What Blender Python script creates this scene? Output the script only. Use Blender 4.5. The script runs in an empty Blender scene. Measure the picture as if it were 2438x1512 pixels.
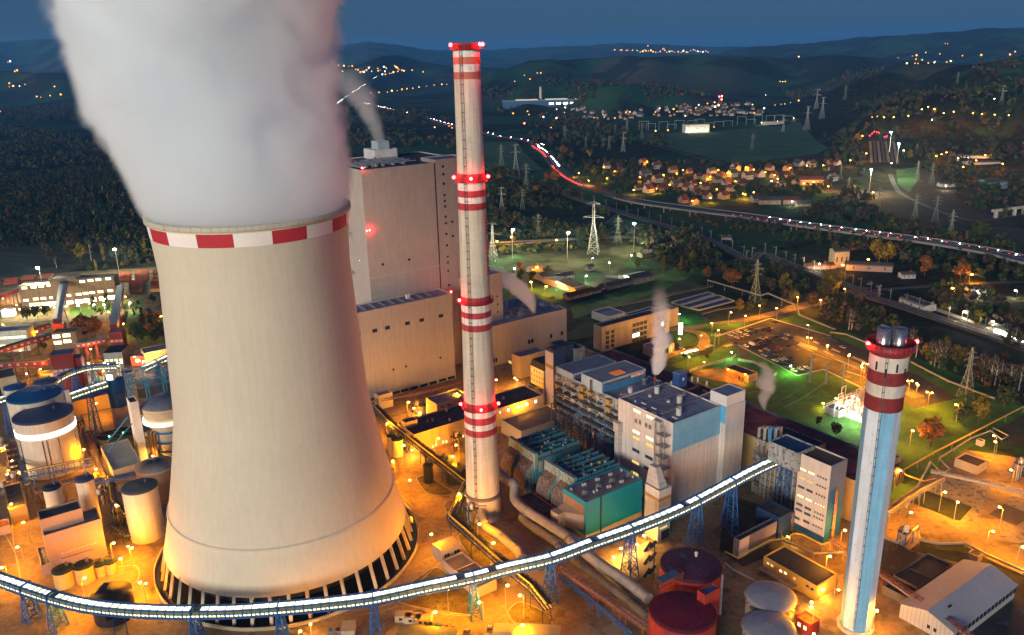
import bpy, bmesh, math, random
import numpy as np
from mathutils import Vector, Matrix
SC = bpy.context.scene; COL = SC.collection
RND = random.Random(7)
# ------------------------------------------------------------------ camera
# photo frame 2437 x 1512; the camera hovers 198 m above the yard
W, HH = 2437., 1512.; CX, CY = W/2, HH/2; CAMH = 198.
NADX, NADY, HORY = 1365., 6800., 128.
_dn = math.hypot(NADX-CX, NADY-CY); _u = np.array([NADX-CX, -(NADY-CY)])/_dn
FPX = math.sqrt((CY-HORY)*abs(_u[1])*_dn)
_down = np.array([_u[0]*_dn, _u[1]*_dn, -FPX]); _down /= np.linalg.norm(_down)
_zc = -_down; _f = np.array([0, 0, -1.]); _y = _f-_zc*_f.dot(_zc); _y /= np.linalg.norm(_y)
CAMR = np.array([np.cross(_y, _zc), _y, _zc])
cd = bpy.data.cameras.new('camera'); cam = bpy.data.objects.new('camera', cd); COL.objects.link(cam)
cd.sensor_width = 36; cd.lens = FPX/W*36; cd.clip_start = 1; cd.clip_end = 80000
cam.matrix_world = Matrix.Translation((0, 0, CAMH)) @ Matrix(CAMR.tolist()).to_4x4()
SC.camera = cam
# ------------------------------------------------------------------ dusk sky, afterglow sun behind the camera
SUN_EL, SUN_AZ = math.radians(6), math.radians(207)      # azimuth clockwise from +Y
wd = bpy.data.worlds.new('World'); SC.world = wd; wd.use_nodes = True
nt = wd.node_tree; nt.nodes.clear()
sky = nt.nodes.new('ShaderNodeTexSky'); sky.sky_type = 'NISHITA'; sky.sun_disc = False
sky.sun_elevation = SUN_EL; sky.sun_rotation = SUN_AZ
sky.air_density = 1.2; sky.dust_density = .6; sky.ozone_density = 5
hs = nt.nodes.new('ShaderNodeMix'); hs.data_type = 'RGBA'; hs.blend_type = 'MULTIPLY'; hs.inputs[0].default_value = 1
hs.inputs[7].default_value = (.205, .272, .54, 1)
bg = nt.nodes.new('ShaderNodeBackground'); bg.inputs[1].default_value = .15
wo = nt.nodes.new('ShaderNodeOutputWorld')
nt.links.new(sky.outputs[0], hs.inputs[6]); nt.links.new(hs.outputs[2], bg.inputs[0]); nt.links.new(bg.outputs[0], wo.inputs[0])
sl = bpy.data.lights.new('sun', 'SUN'); sl.energy = 4.8; sl.color = (1, .86, .66); sl.angle = math.radians(24)
so = bpy.data.objects.new('sun', sl); COL.objects.link(so)
_sd = Vector((math.sin(SUN_AZ)*math.cos(SUN_EL), math.cos(SUN_AZ)*math.cos(SUN_EL), math.sin(SUN_EL)))
so.rotation_euler = _sd.to_track_quat('Z', 'Y').to_euler(); so.location = (0, -60, 320)
vs = SC.view_settings; vs.view_transform = 'Standard'; vs.look = 'None'; vs.gamma = 1; vs.use_curve_mapping = False; vs.exposure = .3
cy = SC.cycles; cy.use_denoising = True
try: cy.denoiser = 'OPENIMAGEDENOISE'
except Exception: pass
cy.max_bounces = 20; cy.diffuse_bounces = 2; cy.glossy_bounces = 2; cy.transmission_bounces = 3; cy.transparent_max_bounces = 8
cy.volume_bounces = 20; cy.volume_step_rate = 1; cy.volume_max_steps = 160
cy.sample_clamp_indirect = 4; cy.use_light_tree = True; cy.caustics_reflective = False; cy.caustics_refractive = False
# ------------------------------------------------------------------ survey helpers: photo point -> place
def ray(p):
    d = CAMR @ np.array([p[0]-CX, CY-p[1], -FPX]); return d/np.linalg.norm(d)
def G(p, z=0.):
    d = ray(p); t = (z-CAMH)/d[2]; return Vector((d[0]*t, d[1]*t, z))
def proj(P):
    c = CAMR.T @ (np.array(P, float)-np.array([0, 0, CAMH])); return CX+FPX*c[0]/-c[2], CY-FPX*c[1]/-c[2]
def HT(base, p):
    d = ray(p); t = (base[0]*d[0]+base[1]*d[1])/(d[0]**2+d[1]**2); return CAMH+d[2]*t
_CR = dict(A=(0,900,2.16),B=(0,1500,1.4525),C=(500,1900,2.3589),D=(1300,1900,2.3589),E=(1300,1100,1.89),F=(1300,500,2.16),
 p1=(2100,1250,2.01636),p2=(1900,1600,2.52),p3=(2200,1900,2.35875),p4=(2900,1700,1.79766),p5=(2600,1000,2.16),p6=(3200,1200,2.1596),
 p7=(1900,300,1.68),p8=(2900,300,1.67977),a=(0,0,1.59133),b=(1300,100,2.438),c=(2200,150,2.438),d=(3100,100,2.44779),
 e=(0,1450,3.02361),f=(1450,1450,3.02375),g=(2000,1040,2.7),h=(500,2300,2.21636))
def K(n, x, y):
    o = _CR[n]; return ((o[0]+x/o[2])/1.6808, (o[1]+y/o[2])/1.6808)
def KG(n, x, y, z=0.): return G(K(n, x, y), z)
# ------------------------------------------------------------------ materials
MATS = {}
def mat(name, col, rough=.75, var=.15, scale=.12, streak=0., su=0., sz=0., metal=0., seam=.55, emit=None, estr=0., spec=.3, stain=None, stainamt=0.):
    if name in MATS: return MATS[name]
    m = bpy.data.materials.new(name); m.use_nodes = True; MATS[name] = m
    t = m.node_tree; b = t.nodes['Principled BSDF']; N = t.nodes.new; Lk = t.links.new
    b.inputs['Roughness'].default_value = rough; b.inputs['Metallic'].default_value = metal
    b.inputs['Specular IOR Level'].default_value = spec
    if emit:
        b.inputs['Base Color'].default_value = (*col, 1)
        b.inputs['Emission Color'].default_value = (*emit, 1); b.inputs['Emission Strength'].default_value = estr; return m
    tc = N('ShaderNodeTexCoord'); no = N('ShaderNodeTexNoise'); no.inputs['Scale'].default_value = scale
    no.inputs['Detail'].default_value = 6; no.inputs['Roughness'].default_value = .62
    Lk(tc.outputs['Object'], no.inputs['Vector'])
    mr = N('ShaderNodeMapRange'); mr.inputs[1].default_value = .3; mr.inputs[2].default_value = .7
    mr.inputs[3].default_value = 1-var; mr.inputs[4].default_value = 1+var; Lk(no.outputs['Fac'], mr.inputs[0])
    val = mr.outputs[0]
    def mul(a, bb):
        q = N('ShaderNodeMath'); q.operation = 'MULTIPLY'; Lk(a, q.inputs[0]); Lk(bb, q.inputs[1]); return q.outputs[0]
    if streak:
        mp = N('ShaderNodeMapping'); mp.inputs['Scale'].default_value = (1, 1, .05); Lk(tc.outputs['Object'], mp.inputs[0])
        n2 = N('ShaderNodeTexNoise'); n2.inputs['Scale'].default_value = .8; n2.inputs['Detail'].default_value = 4; Lk(mp.outputs[0], n2.inputs['Vector'])
        m2 = N('ShaderNodeMapRange'); m2.inputs[1].default_value = .35; m2.inputs[2].default_value = .7; m2.inputs[3].default_value = 1+streak*.4; m2.inputs[4].default_value = 1-streak
        Lk(n2.outputs['Fac'], m2.inputs[0]); val = mul(val, m2.outputs[0])
    nf = N('ShaderNodeTexNoise'); nf.inputs['Scale'].default_value = scale*13; nf.inputs['Detail'].default_value = 5; Lk(tc.outputs['Object'], nf.inputs['Vector'])
    mf = N('ShaderNodeMapRange'); mf.inputs[1].default_value = .3; mf.inputs[2].default_value = .7; mf.inputs[3].default_value = 1-var*.7; mf.inputs[4].default_value = 1+var*.7; Lk(nf.outputs['Fac'], mf.inputs[0]); val = mul(val, mf.outputs[0])
    if su or sz:
        sp = N('ShaderNodeSeparateXYZ'); Lk(tc.outputs['Object'], sp.inputs[0])
        def seamv(src, s):
            d = N('ShaderNodeMath'); d.operation = 'DIVIDE'; Lk(src, d.inputs[0]); d.inputs[1].default_value = s
            f = N('ShaderNodeMath'); f.operation = 'FRACT'; Lk(d.outputs[0], f.inputs[0])
            c = N('ShaderNodeMath'); c.operation = 'LESS_THAN'; Lk(f.outputs[0], c.inputs[0]); c.inputs[1].default_value = min(.3, .16/s)
            r = N('ShaderNodeMapRange'); r.inputs[3].default_value = 1; r.inputs[4].default_value = seam; Lk(c.outputs[0], r.inputs[0]); return r.outputs[0]
        if su:
            ad = N('ShaderNodeMath'); Lk(sp.outputs[0], ad.inputs[0]); Lk(sp.outputs[1], ad.inputs[1]); val = mul(val, seamv(ad.outputs[0], su))
        if sz: val = mul(val, seamv(sp.outputs[2], sz))
    mx = N('ShaderNodeMix'); mx.data_type = 'RGBA'; mx.blend_type = 'MULTIPLY'; mx.inputs[0].default_value = 1
    mx.inputs[6].default_value = (*col, 1); Lk(val, mx.inputs[7]); out = mx.outputs[2]
    if stain:
        n3 = N('ShaderNodeTexNoise'); n3.inputs['Scale'].default_value = scale*3.3; n3.inputs['Detail'].default_value = 8; Lk(tc.outputs['Object'], n3.inputs['Vector'])
        r3 = N('ShaderNodeMapRange'); r3.inputs[1].default_value = .62-.3*stainamt; r3.inputs[2].default_value = .72-.3*stainamt; Lk(n3.outputs['Fac'], r3.inputs[0])
        m3 = N('ShaderNodeMix'); m3.data_type = 'RGBA'; m3.inputs[7].default_value = (*stain, 1); Lk(r3.outputs[0], m3.inputs[0]); Lk(out, m3.inputs[6]); out = m3.outputs[2]
    Lk(out, b.inputs['Base Color'])
    return m
def glow(name, col, s): return mat(name, (.05, .05, .05), emit=col, estr=s)
BLUE = mat('blue_paint', (.02, .11, .36), .5, .2, .4); DKBLUE = mat('dark_blue_cladding', (.012, .035, .12), .55, .15, .3, su=1.2)
ROOF = mat('grey_roof_felt', (.19, .23, .30), .8, .25, .12, su=9, sz=0, seam=.8, stain=(.12, .15, .20), stainamt=.25)
ROOFD = mat('dark_roof_felt', (.055, .06, .065), .8, .3, .1, stain=(.03, .03, .035), stainamt=.3)
CONC = mat('pale_concrete', (.46, .43, .38), .85, .14, .15, streak=.18)
STEEL = mat('galvanised_steel', (.34, .35, .36), .45, .2, .5, metal=.6)
DARK = mat('dark_recess', (.02, .022, .025), .7, .2, 1)
GLASSD = mat('dark_window_glass', (.012, .03, .07), .12, .2, .5, spec=.6)
WHITE = mat('white_paint', (.72, .70, .66), .6, .1, .3); YELLOWP = mat('yellow_pipe_paint', (.55, .40, .05), .5, .15, .4)
RUST = mat('rusty_steel', (.16, .06, .03), .8, .35, .6, stain=(.05, .025, .02), stainamt=.6)
BROWNS = mat('red_brown_steel', (.20, .05, .03), .65, .25, .5); GREYB = mat('grey_insulated_duct', (.27, .26, .25), .55, .15, .2, sz=0, streak=.12)
LIT = glow('lit_window_glass', (1, .80, .42), 2.2); LITY = glow('lit_window_yellow', (1, .66, .18), 1.1)
LITO = glow('furnace_window_glow', (1, .27, .05), .9); LEDW = glow('white_tube_lamp', (1, .96, .80), 7)
SODIUM = glow('sodium_lamp', (1, .50, .10), 40); LEDG = glow('cool_white_lamp', (.9, 1, .93), 55); REDL = glow('red_warning_lamp', (1, .015, .02), 45); REDC = glow('red_lamp_core', (1, .25, .05), 60)
# ------------------------------------------------------------------ mesh building
class MB:
    def __init__(s): s.v = []; s.f = []; s.m = []; s.mats = []; s.sm = []
    def mi(s, m):
        if m not in s.mats: s.mats.append(m)
        return s.mats.index(m)
    def add(s, vs, fs, m, smooth=False):
        o = len(s.v); k = s.mi(m); s.v += [tuple(q) for q in vs]
        for f in fs: s.f.append([i+o for i in f]); s.m.append(k); s.sm.append(smooth)
        return s
    def box(s, c0, c1, m, M=None):
        x0, y0, z0 = c0; x1, y1, z1 = c1
        vs = [Vector(q) for q in ((x0,y0,z0),(x1,y0,z0),(x1,y1,z0),(x0,y1,z0),(x0,y0,z1),(x1,y0,z1),(x1,y1,z1),(x0,y1,z1))]
        if M: vs = [M @ q for q in vs]
        return s.add(vs, [(0,3,2,1),(4,5,6,7),(0,1,5,4),(1,2,6,5),(2,3,7,6),(3,0,4,7)], m)
    def bar(s, a, b, w, m, n=4):
        a = Vector(a); b = Vector(b); d = (b-a)
        if d.length < 1e-4: return s
        d.normalize(); u = d.cross(Vector((0, 0, 1)) if abs(d.z) < .95 else Vector((1, 0, 0))).normalized(); v = d.cross(u)
        h = w/2*(1.414 if n == 4 else 1); vs = []
        for P in (a, b):
            for i in range(n):
                t = 2*math.pi*(i+.5)/n; vs.append(P+u*math.cos(t)*h+v*math.sin(t)*h)
        fs = [(i, (i+1) % n, n+(i+1) % n, n+i) for i in range(n)]+[tuple(range(n-1, -1, -1)), tuple(range(n, 2*n))]
        return s.add(vs, fs, m, n > 6)
    def tube(s, path, r, m, n=10, caps=True):
        path = [Vector(p) for p in path]; rings = []
        for i, p in enumerate(path):
            d = (path[min(i+1, len(path)-1)]-path[max(i-1, 0)]).normalized()
            u = d.cross(Vector((0, 0, 1)) if abs(d.z) < .93 else Vector((0, 1, 0))).normalized(); v = d.cross(u)
            rr = r[i] if isinstance(r, (list, tuple)) else r
            rings.append([p+u*math.cos(2*math.pi*k/n)*rr+v*math.sin(2*math.pi*k/n)*rr for k in range(n)])
        vs = [q for R in rings for q in R]; fs = []
        for i in range(len(path)-1):
            for k in range(n): fs.append((i*n+k, i*n+(k+1) % n, (i+1)*n+(k+1) % n, (i+1)*n+k))
        s.add(vs, fs, m, True)
        if caps: s.add(rings[0], [tuple(range(n-1, -1, -1))], m); s.add(rings[-1], [tuple(range(n))], m)
        return s
    def lathe(s, prof, m, n=48, c=(0, 0), smooth=True, cap=False, a0=0.):
        vs = []; fs = []; L = len(prof)
        for r, z in prof:
            for k in range(n): vs.append((c[0]+r*math.cos(a0+2*math.pi*k/n), c[1]+r*math.sin(a0+2*math.pi*k/n), z))
        for i in range(L-1):
            for k in range(n): fs.append((i*n+k, i*n+(k+1) % n, (i+1)*n+(k+1) % n, (i+1)*n+k))
        s.add(vs, fs, m, smooth)
        if cap: s.add([vs[(L-1)*n+k] for k in range(n)], [tuple(range(n))], m)
        return s
    def prism(s, pts, z0, z1, m):
        n = len(pts); a = sum(pts[i][0]*pts[(i+1) % n][1]-pts[(i+1) % n][0]*pts[i][1] for i in range(n))
        if a < 0: pts = list(reversed(pts))
        vs = [(p[0], p[1], z0) for p in pts]+[(p[0], p[1], z1) for p in pts]
        return s.add(vs, [tuple(range(n-1, -1, -1)), tuple(range(n, 2*n))]+[(i, (i+1) % n, n+(i+1) % n, n+i) for i in range(n)], m)
    def wall(s, pts, h, w, m, z=0):
        for a, b in zip(pts, pts[1:]):
            a = Vector((a[0], a[1], z)); b = Vector((b[0], b[1], z)); d = (b-a).normalized(); n = Vector((-d.y, d.x, 0))*w/2; u = Vector((0, 0, h))
            s.add([a-n, b-n, b+n, a+n, a-n+u, b-n+u, b+n+u, a+n+u], [(0,3,2,1),(4,5,6,7),(0,1,5,4),(1,2,6,5),(2,3,7,6),(3,0,4,7)], m)
        return s
    def truss(s, a, b, w, h, m, bay=3., t=.22, n=4):
        """box truss from a to b: w wide, h high, standing on the line"""
        a = Vector(a); b = Vector(b); d = b-a; L = d.length; d.normalize(); sd = d.cross(Vector((0, 0, 1))).normalized(); up = sd.cross(d)
        k = max(1, round(L/bay)); pr = None
        for i in range(k+1):
            p = a+d*(L*i/k); c = [p-sd*w/2, p+sd*w/2, p+sd*w/2+up*h, p-sd*w/2+up*h]
            for j in range(4): s.bar(c[j], c[(j+1) % 4], t*.7, m)
            if pr:
                for j in range(4): s.bar(pr[j], c[j], t, m)
                for j in (1, 3): s.bar(pr[j] if i % 2 else pr[(j+1) % 4], c[(j+1) % 4] if i % 2 else c[j], t*.7, m)
                s.bar(pr[2], c[3], t*.6, m)
            pr = c
        return s
    def mesh(s, name):
        me = bpy.data.meshes.new(name); me.from_pydata(s.v, [], s.f)
        for m in s.mats: me.materials.append(m)
        me.polygons.foreach_set('material_index', s.m); me.polygons.foreach_set('use_smooth', s.sm); me.update(); return me
    def build(s, name, parent=None, loc=None):
        o = bpy.data.objects.new(name, s.mesh(name)); COL.objects.link(o)
        if parent: o.parent = parent
        if loc: o.location = loc
        return o
def tag(o, label, cat, group=None, kind=None):
    if label: o['label'] = label
    if cat: o['category'] = cat
    if group: o['group'] = group
    if kind: o['kind'] = kind
    return o
def thing(name, label, cat, loc=(0, 0, 0), rz=0, group=None):
    o = bpy.data.objects.new(name, None); COL.objects.link(o); o.location = loc; o.rotation_euler = (0, 0, rz); o.empty_display_size = 1
    return tag(o, label, cat, group)
def copytree(o, parent=None):
    c = o.copy(); COL.objects.link(c)
    if parent: c.parent = parent
    for ch in o.children: copytree(ch, c)
    return c
def setting(o): o['kind'] = 'structure'; return o
def nth(i):
    return ['first', 'second', 'third', 'fourth', 'fifth', 'sixth', 'seventh', 'eighth', 'ninth', 'tenth', 'eleventh', 'twelfth', 'thirteenth', 'fourteenth', 'fifteenth', 'sixteenth', 'seventeenth', 'eighteenth', 'nineteenth', 'twentieth'][i] if i < 20 else f'number {i+1}'
AX = math.radians(34.7)        # plant grid: right-hand axis of the older half
AXN = AX
class Bld:
    """rectangular building surveyed from three roof corners (front, right end, left end)"""
    def __init__(s, name, label, cat, A, Bp, C, zt, ang, wallm, roofm=None, zb=0., par=.7, Lx=None, Ly=None, wallname='wall', cap=None):
        a = A.copy() if isinstance(A, Vector) else G(A, zt); ex = Vector((math.cos(ang), math.sin(ang), 0)); ey = Vector((-ex.y, ex.x, 0))
        s.Lx = Lx or (G(Bp, zt)-a).dot(ex); s.Ly = Ly or (G(C, zt)-a).dot(ey); s.h = zt-zb; s.ang = ang; s.o = Vector((a.x, a.y, zb)); s.ex = ex; s.ey = ey
        s.r = thing(name, label, cat, s.o, ang)
        s.mk(0, 0, s.Lx, s.Ly, 0, s.h, wallm, roofm or ROOF, par, wallname, cap)
    def mk(s, x0, y0, x1, y1, z0, h, wallm, roofm, par=.7, wallname='wall', cap=None):
        x0, x1 = sorted((x0, x1)); y0, y1 = sorted((y0, y1)); t = .35
        m = MB(); P = [(x0,y0),(x1,y0),(x1,y1),(x0,y1)]; Q = [(x0+t,y0+t),(x1-t,y0+t),(x1-t,y1-t),(x0+t,y1-t)]
        vs = [(*p, z0) for p in P]+[(*p, h) for p in P]+[(*q, h) for q in Q]+[(*q, h-par-.1) for q in Q]
        fs = [(0,1,5,4),(1,2,6,5),(2,3,7,6),(3,0,4,7)]
        m.add(vs, fs, wallm); m.add(vs, [(4,5,9,8),(5,6,10,9),(6,7,11,10),(7,4,8,11),(8,9,13,12),(9,10,14,13),(10,11,15,14),(11,8,12,15)], cap or wallm)
        m.build(wallname, s.r)
        r = MB(); r.box((x0+t, y0+t, h-par-.3), (x1-t, y1-t, h-par), roofm); r.build('roof', s.r)
    def loc(s, p): d = Vector(p)-s.o; return Vector((d.dot(s.ex), d.dot(s.ey), d.z))
    def W(s, x, y, z): return s.o+s.ex*x+s.ey*y+Vector((0, 0, z))
    def face(s, p, f, off=0.):
        """photo point on face F (y=off) or L (x=off) -> local u,z"""
        d = Vector(ray(p)); n = s.ey if f == 'F' else s.ex; c = Vector((0, 0, CAMH)); t = (s.o+n*off-c).dot(n)/d.dot(n)
        q = s.loc(c+d*t); return (q.x if f == 'F' else q.y), q.z
    def roofpt(s, p, z=None):
        z = s.h if z is None else z; return s.loc(G(p, s.o.z+z))
    def win(s, f, u, z, w, h, m=None, off=0., bars=0, frame=None, name='window', d=.12, lab=None):
        key = ('win', f, round(w, 2), round(h, 2), (m or GLASSD).name, bars, (frame or STEEL).name)
        if key not in WC:
            b = MB(); fr = frame or STEEL; t = .12
            def bx(u0, u1, z0, z1, mm, e):
                if f == 'F': b.box((u0, -e, z0), (u1, d, z1), mm)
                else: b.box((-e, u0, z0), (d, u1, z1), mm)
            bx(-w/2, w/2, -h/2, h/2, m or GLASSD, .04)
            for q in ((-w/2-t, w/2+t, -h/2-t, -h/2), (-w/2-t, w/2+t, h/2, h/2+t), (-w/2-t, -w/2, -h/2, h/2), (w/2, w/2+t, -h/2, h/2)): bx(*q, fr, .1)
            for i in range(1, bars+1):
                uu = -w/2+w*i/(bars+1); bx(uu-.07, uu+.07, -h/2, h/2, fr, .09)
            WC[key] = b.mesh(name)
        o = bpy.data.objects.new(name, WC[key]); COL.objects.link(o); o.parent = s.r
        o.location = (u, off, z) if f == 'F' else (off, u, z)
        if lab: o['label'] = lab
        return o
    def winp(s, f, p, w, h, m=None, off=0., **k):
        u, z = s.face(p, f, off); return s.win(f, u, z, w, h, m, off, **k)
WC = {}
def rail(m, pts, h=1.1, mt=None, step=2.5, t=.09):
    mt = mt or STEEL; pts = [Vector(p) for p in pts]
    for a, b in zip(pts, pts[1:]):
        n = max(1, round((b-a).length/step))
        for z in (h, h*.5): m.bar(a+Vector((0, 0, z)), b+Vector((0, 0, z)), t, mt, 3)
        for i in range(n+1):
            p = a.lerp(b, i/n); m.bar(p, p+Vector((0, 0, h)), t, mt, 3)
def ladder(m, a, b, mt, out, w=.8):
    a = Vector(a); b = Vector(b); o = Vector(out).normalized(); sd = o.cross((b-a).normalized()).normalized()*w/2
    for k in (-1, 1):
        m.bar(a+sd*k, b+sd*k, .16, mt, 3); m.bar(a+sd*k+o*.8, b+sd*k+o*.8, .1, mt, 3)
    n = int((b-a).length/3.2)
    for i in range(n+1):
        p = a.lerp(b, i/max(n, 1)); m.bar(p-sd, p+sd, .22, mt, 3); m.bar(p-sd+o*.8, p+sd+o*.8, .16, mt, 3); m.bar(p+sd, p+sd+o*.8, .1, mt, 3); m.bar(p-sd, p-sd+o*.8, .1, mt, 3)
def flat(name, pts, z, m, zf=None):
    b = MB(); b.add([(p[0], p[1], z) for p in pts], [tuple(range(len(pts)))], m); me = b.mesh(name)
    if me.polygons[0].normal.z < 0: me.flip_normals()
    o = bpy.data.objects.new(name, me); COL.objects.link(o); return setting(o)
def ribbon(name, pts, w, m, marks=None, z=None, thick=0.):
    """road along world points, w wide"""
    b = MB(); L = []; R = []; pts = [Vector(p) for p in pts]
    for i, p in enumerate(pts):
        d = pts[min(i+1, len(pts)-1)]-pts[max(i-1, 0)]; d.z = 0; d.normalize(); n = Vector((-d.y, d.x, 0))
        L.append(p+n*w/2); R.append(p-n*w/2)
    n = len(pts); b.add(L+R, [(i, n+i, n+i+1, i+1) for i in range(n-1)], m)
    if thick:
        T = Vector((0, 0, -thick)); b.add([q+T for q in L]+[q+T for q in R], [(i+1, n+i+1, n+i, i) for i in range(n-1)], m)
        b.add(L+[q+T for q in L], [(i, i+1, n+i+1, n+i) for i in range(n-1)], m); b.add(R+[q+T for q in R], [(i+1, i, n+i, n+i+1) for i in range(n-1)], m)
    if marks:
        for off, ww, dash in marks:
            acc = 0
            for i in range(n-1):
                seg = (pts[i+1]-pts[i]); l = seg.length; d = seg.normalized(); nn = Vector((-d.y, d.x, 0)); s = 0.
                while s < l:
                    e = min(l, s+(dash or l)); a0 = pts[i]+d*s+nn*off+Vector((0, 0, .03)); a1 = pts[i]+d*e+nn*off+Vector((0, 0, .03))
                    b.add([a0-nn*ww/2, a1-nn*ww/2, a1+nn*ww/2, a0+nn*ww/2], [(0, 1, 2, 3)], WHITE); s = e+(dash or 1)*1.5
    return b.build(name)
def smooth(pts, k=6):
    """Catmull-Rom through points"""
    P = [Vector(p) for p in pts]; P = [2*P[0]-P[1]]+P+[2*P[-1]-P[-2]]; out = []
    for i in range(1, len(P)-2):
        for j in range(k):
            t = j/k; a, b, c, d = P[i-1:i+3]
            out.append(.5*((2*b)+(c-a)*t+(2*a-5*b+4*c-d)*t*t+(3*b-a-3*c+d)*t**3))
    return out+[P[-2]]
# ------------------------------------------------------------------ land: one sheet to beyond the hills
RIDGES = [  # distance, half-depth, silhouette points (photo) ; heights follow from the distance
 (15000, 3200, [(-900,104),(-300,99),(0,97),(60,95),(132,97),(300,101),(560,108),(830,108),(880,105),(950,109),(1000,117),(1100,122),(1200,118),(1309,112),(1410,110),(1504,105),(1600,108),(1722,114),(1900,112),(2300,110),(2900,112),(3400,110)]),
 (9500, 1700, [(1500,170),(1640,148),(1735,122),(1790,115),(1845,109),(1940,100),(2038,91),(2136,85),(2200,80),(2281,73),(2360,69),(2437,69),(2700,62),(3200,75)]),
 (6500, 620, [(-900,180),(-300,176),(0,171),(120,170),(200,172),(420,185),(780,170),(830,160),(871,147),(895,138),(910,132),(944,131),(965,136),(981,142),(1005,150),(1060,158),(1130,160),(1240,165),(1300,175),(1500,215)]),
 (4800, 700, [(1050,190),(1150,175),(1212,160),(1261,143),(1309,140),(1400,141),(1500,135),(1600,133),(1700,131),(1800,133),(1860,138),(1940,134),(2007,130),(2060,136),(2150,146),(2300,150),(2437,150)]),
 (2700, 420, [(1850,260),(1950,225),(2048,193),(2110,174),(2177,157),(2230,152),(2288,152),(2340,148),(2400,138),(2437,130),(2600,110),(2900,100)]),
 (1950, 260, [(1950,300),(2020,272),(2080,252),(2150,236),(2200,228),(2260,226),(2330,228),(2400,215),(2437,205),(2700,170)]),
 (3300, 260, [(1130,255),(1200,222),(1240,205),(1300,196),(1400,198),(1500,196),(1580,205),(1700,232),(1800,260)]),
]
_rt = []
for dr, w, pts in RIDGES:
    az = []; el = []
    for p in pts:
        d = ray(p); az.append(math.atan2(d[0], d[1])); el.append(d[2]/math.hypot(d[0], d[1]))
    _rt.append((dr, w, np.array(az), np.array(el)))
def TZ(x, y):
    x = np.asarray(x, float); y = np.asarray(y, float); d = np.hypot(x, y); a = np.arctan2(x, y)
    z = np.zeros_like(d)
    for dr, w, az, el in _rt:
        e = np.interp(a, az, el); fade = np.clip(np.minimum((a-az[0])/.06+0.0, (az[-1]-a)/.06), 0, 1)
        wob = 1+.05*np.sin(a*23+dr)+.03*np.sin(a*61+dr*.3)
        zr = np.maximum(CAMH+dr*e, 0)*fade
        z = np.maximum(z, zr*np.exp(-((d-dr*wob)/w)**2)*1.0)
    und = np.clip((d-1500)/1500, 0, 1)*(6*np.sin(x*.004+1)*np.cos(y*.0031)+4*np.sin(x*.011)*np.sin(y*.009+2))
    z = z+und*np.clip(d/4000, .3, 3)
    back = np.clip((np.abs(a)-1.0)/.4, 0, 1)
    return z*(1-back)+back*und-.12
def GT(p):
    """photo point -> place on the land"""
    d = ray(p); o = np.array([0, 0, CAMH])
    ts = np.geomspace(60, 40000, 900); P = o+d[None]*ts[:, None]; h = P[:, 2]-TZ(P[:, 0], P[:, 1]); k = np.argmax(h < 0)
    if h[k] >= 0: k = len(ts)-1
    t = ts[k-1]+(ts[k]-ts[k-1])*h[k-1]/(h[k-1]-h[k]+1e-9); q = o+d*t
    return Vector((q[0], q[1], float(TZ(q[0], q[1]))))
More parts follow.
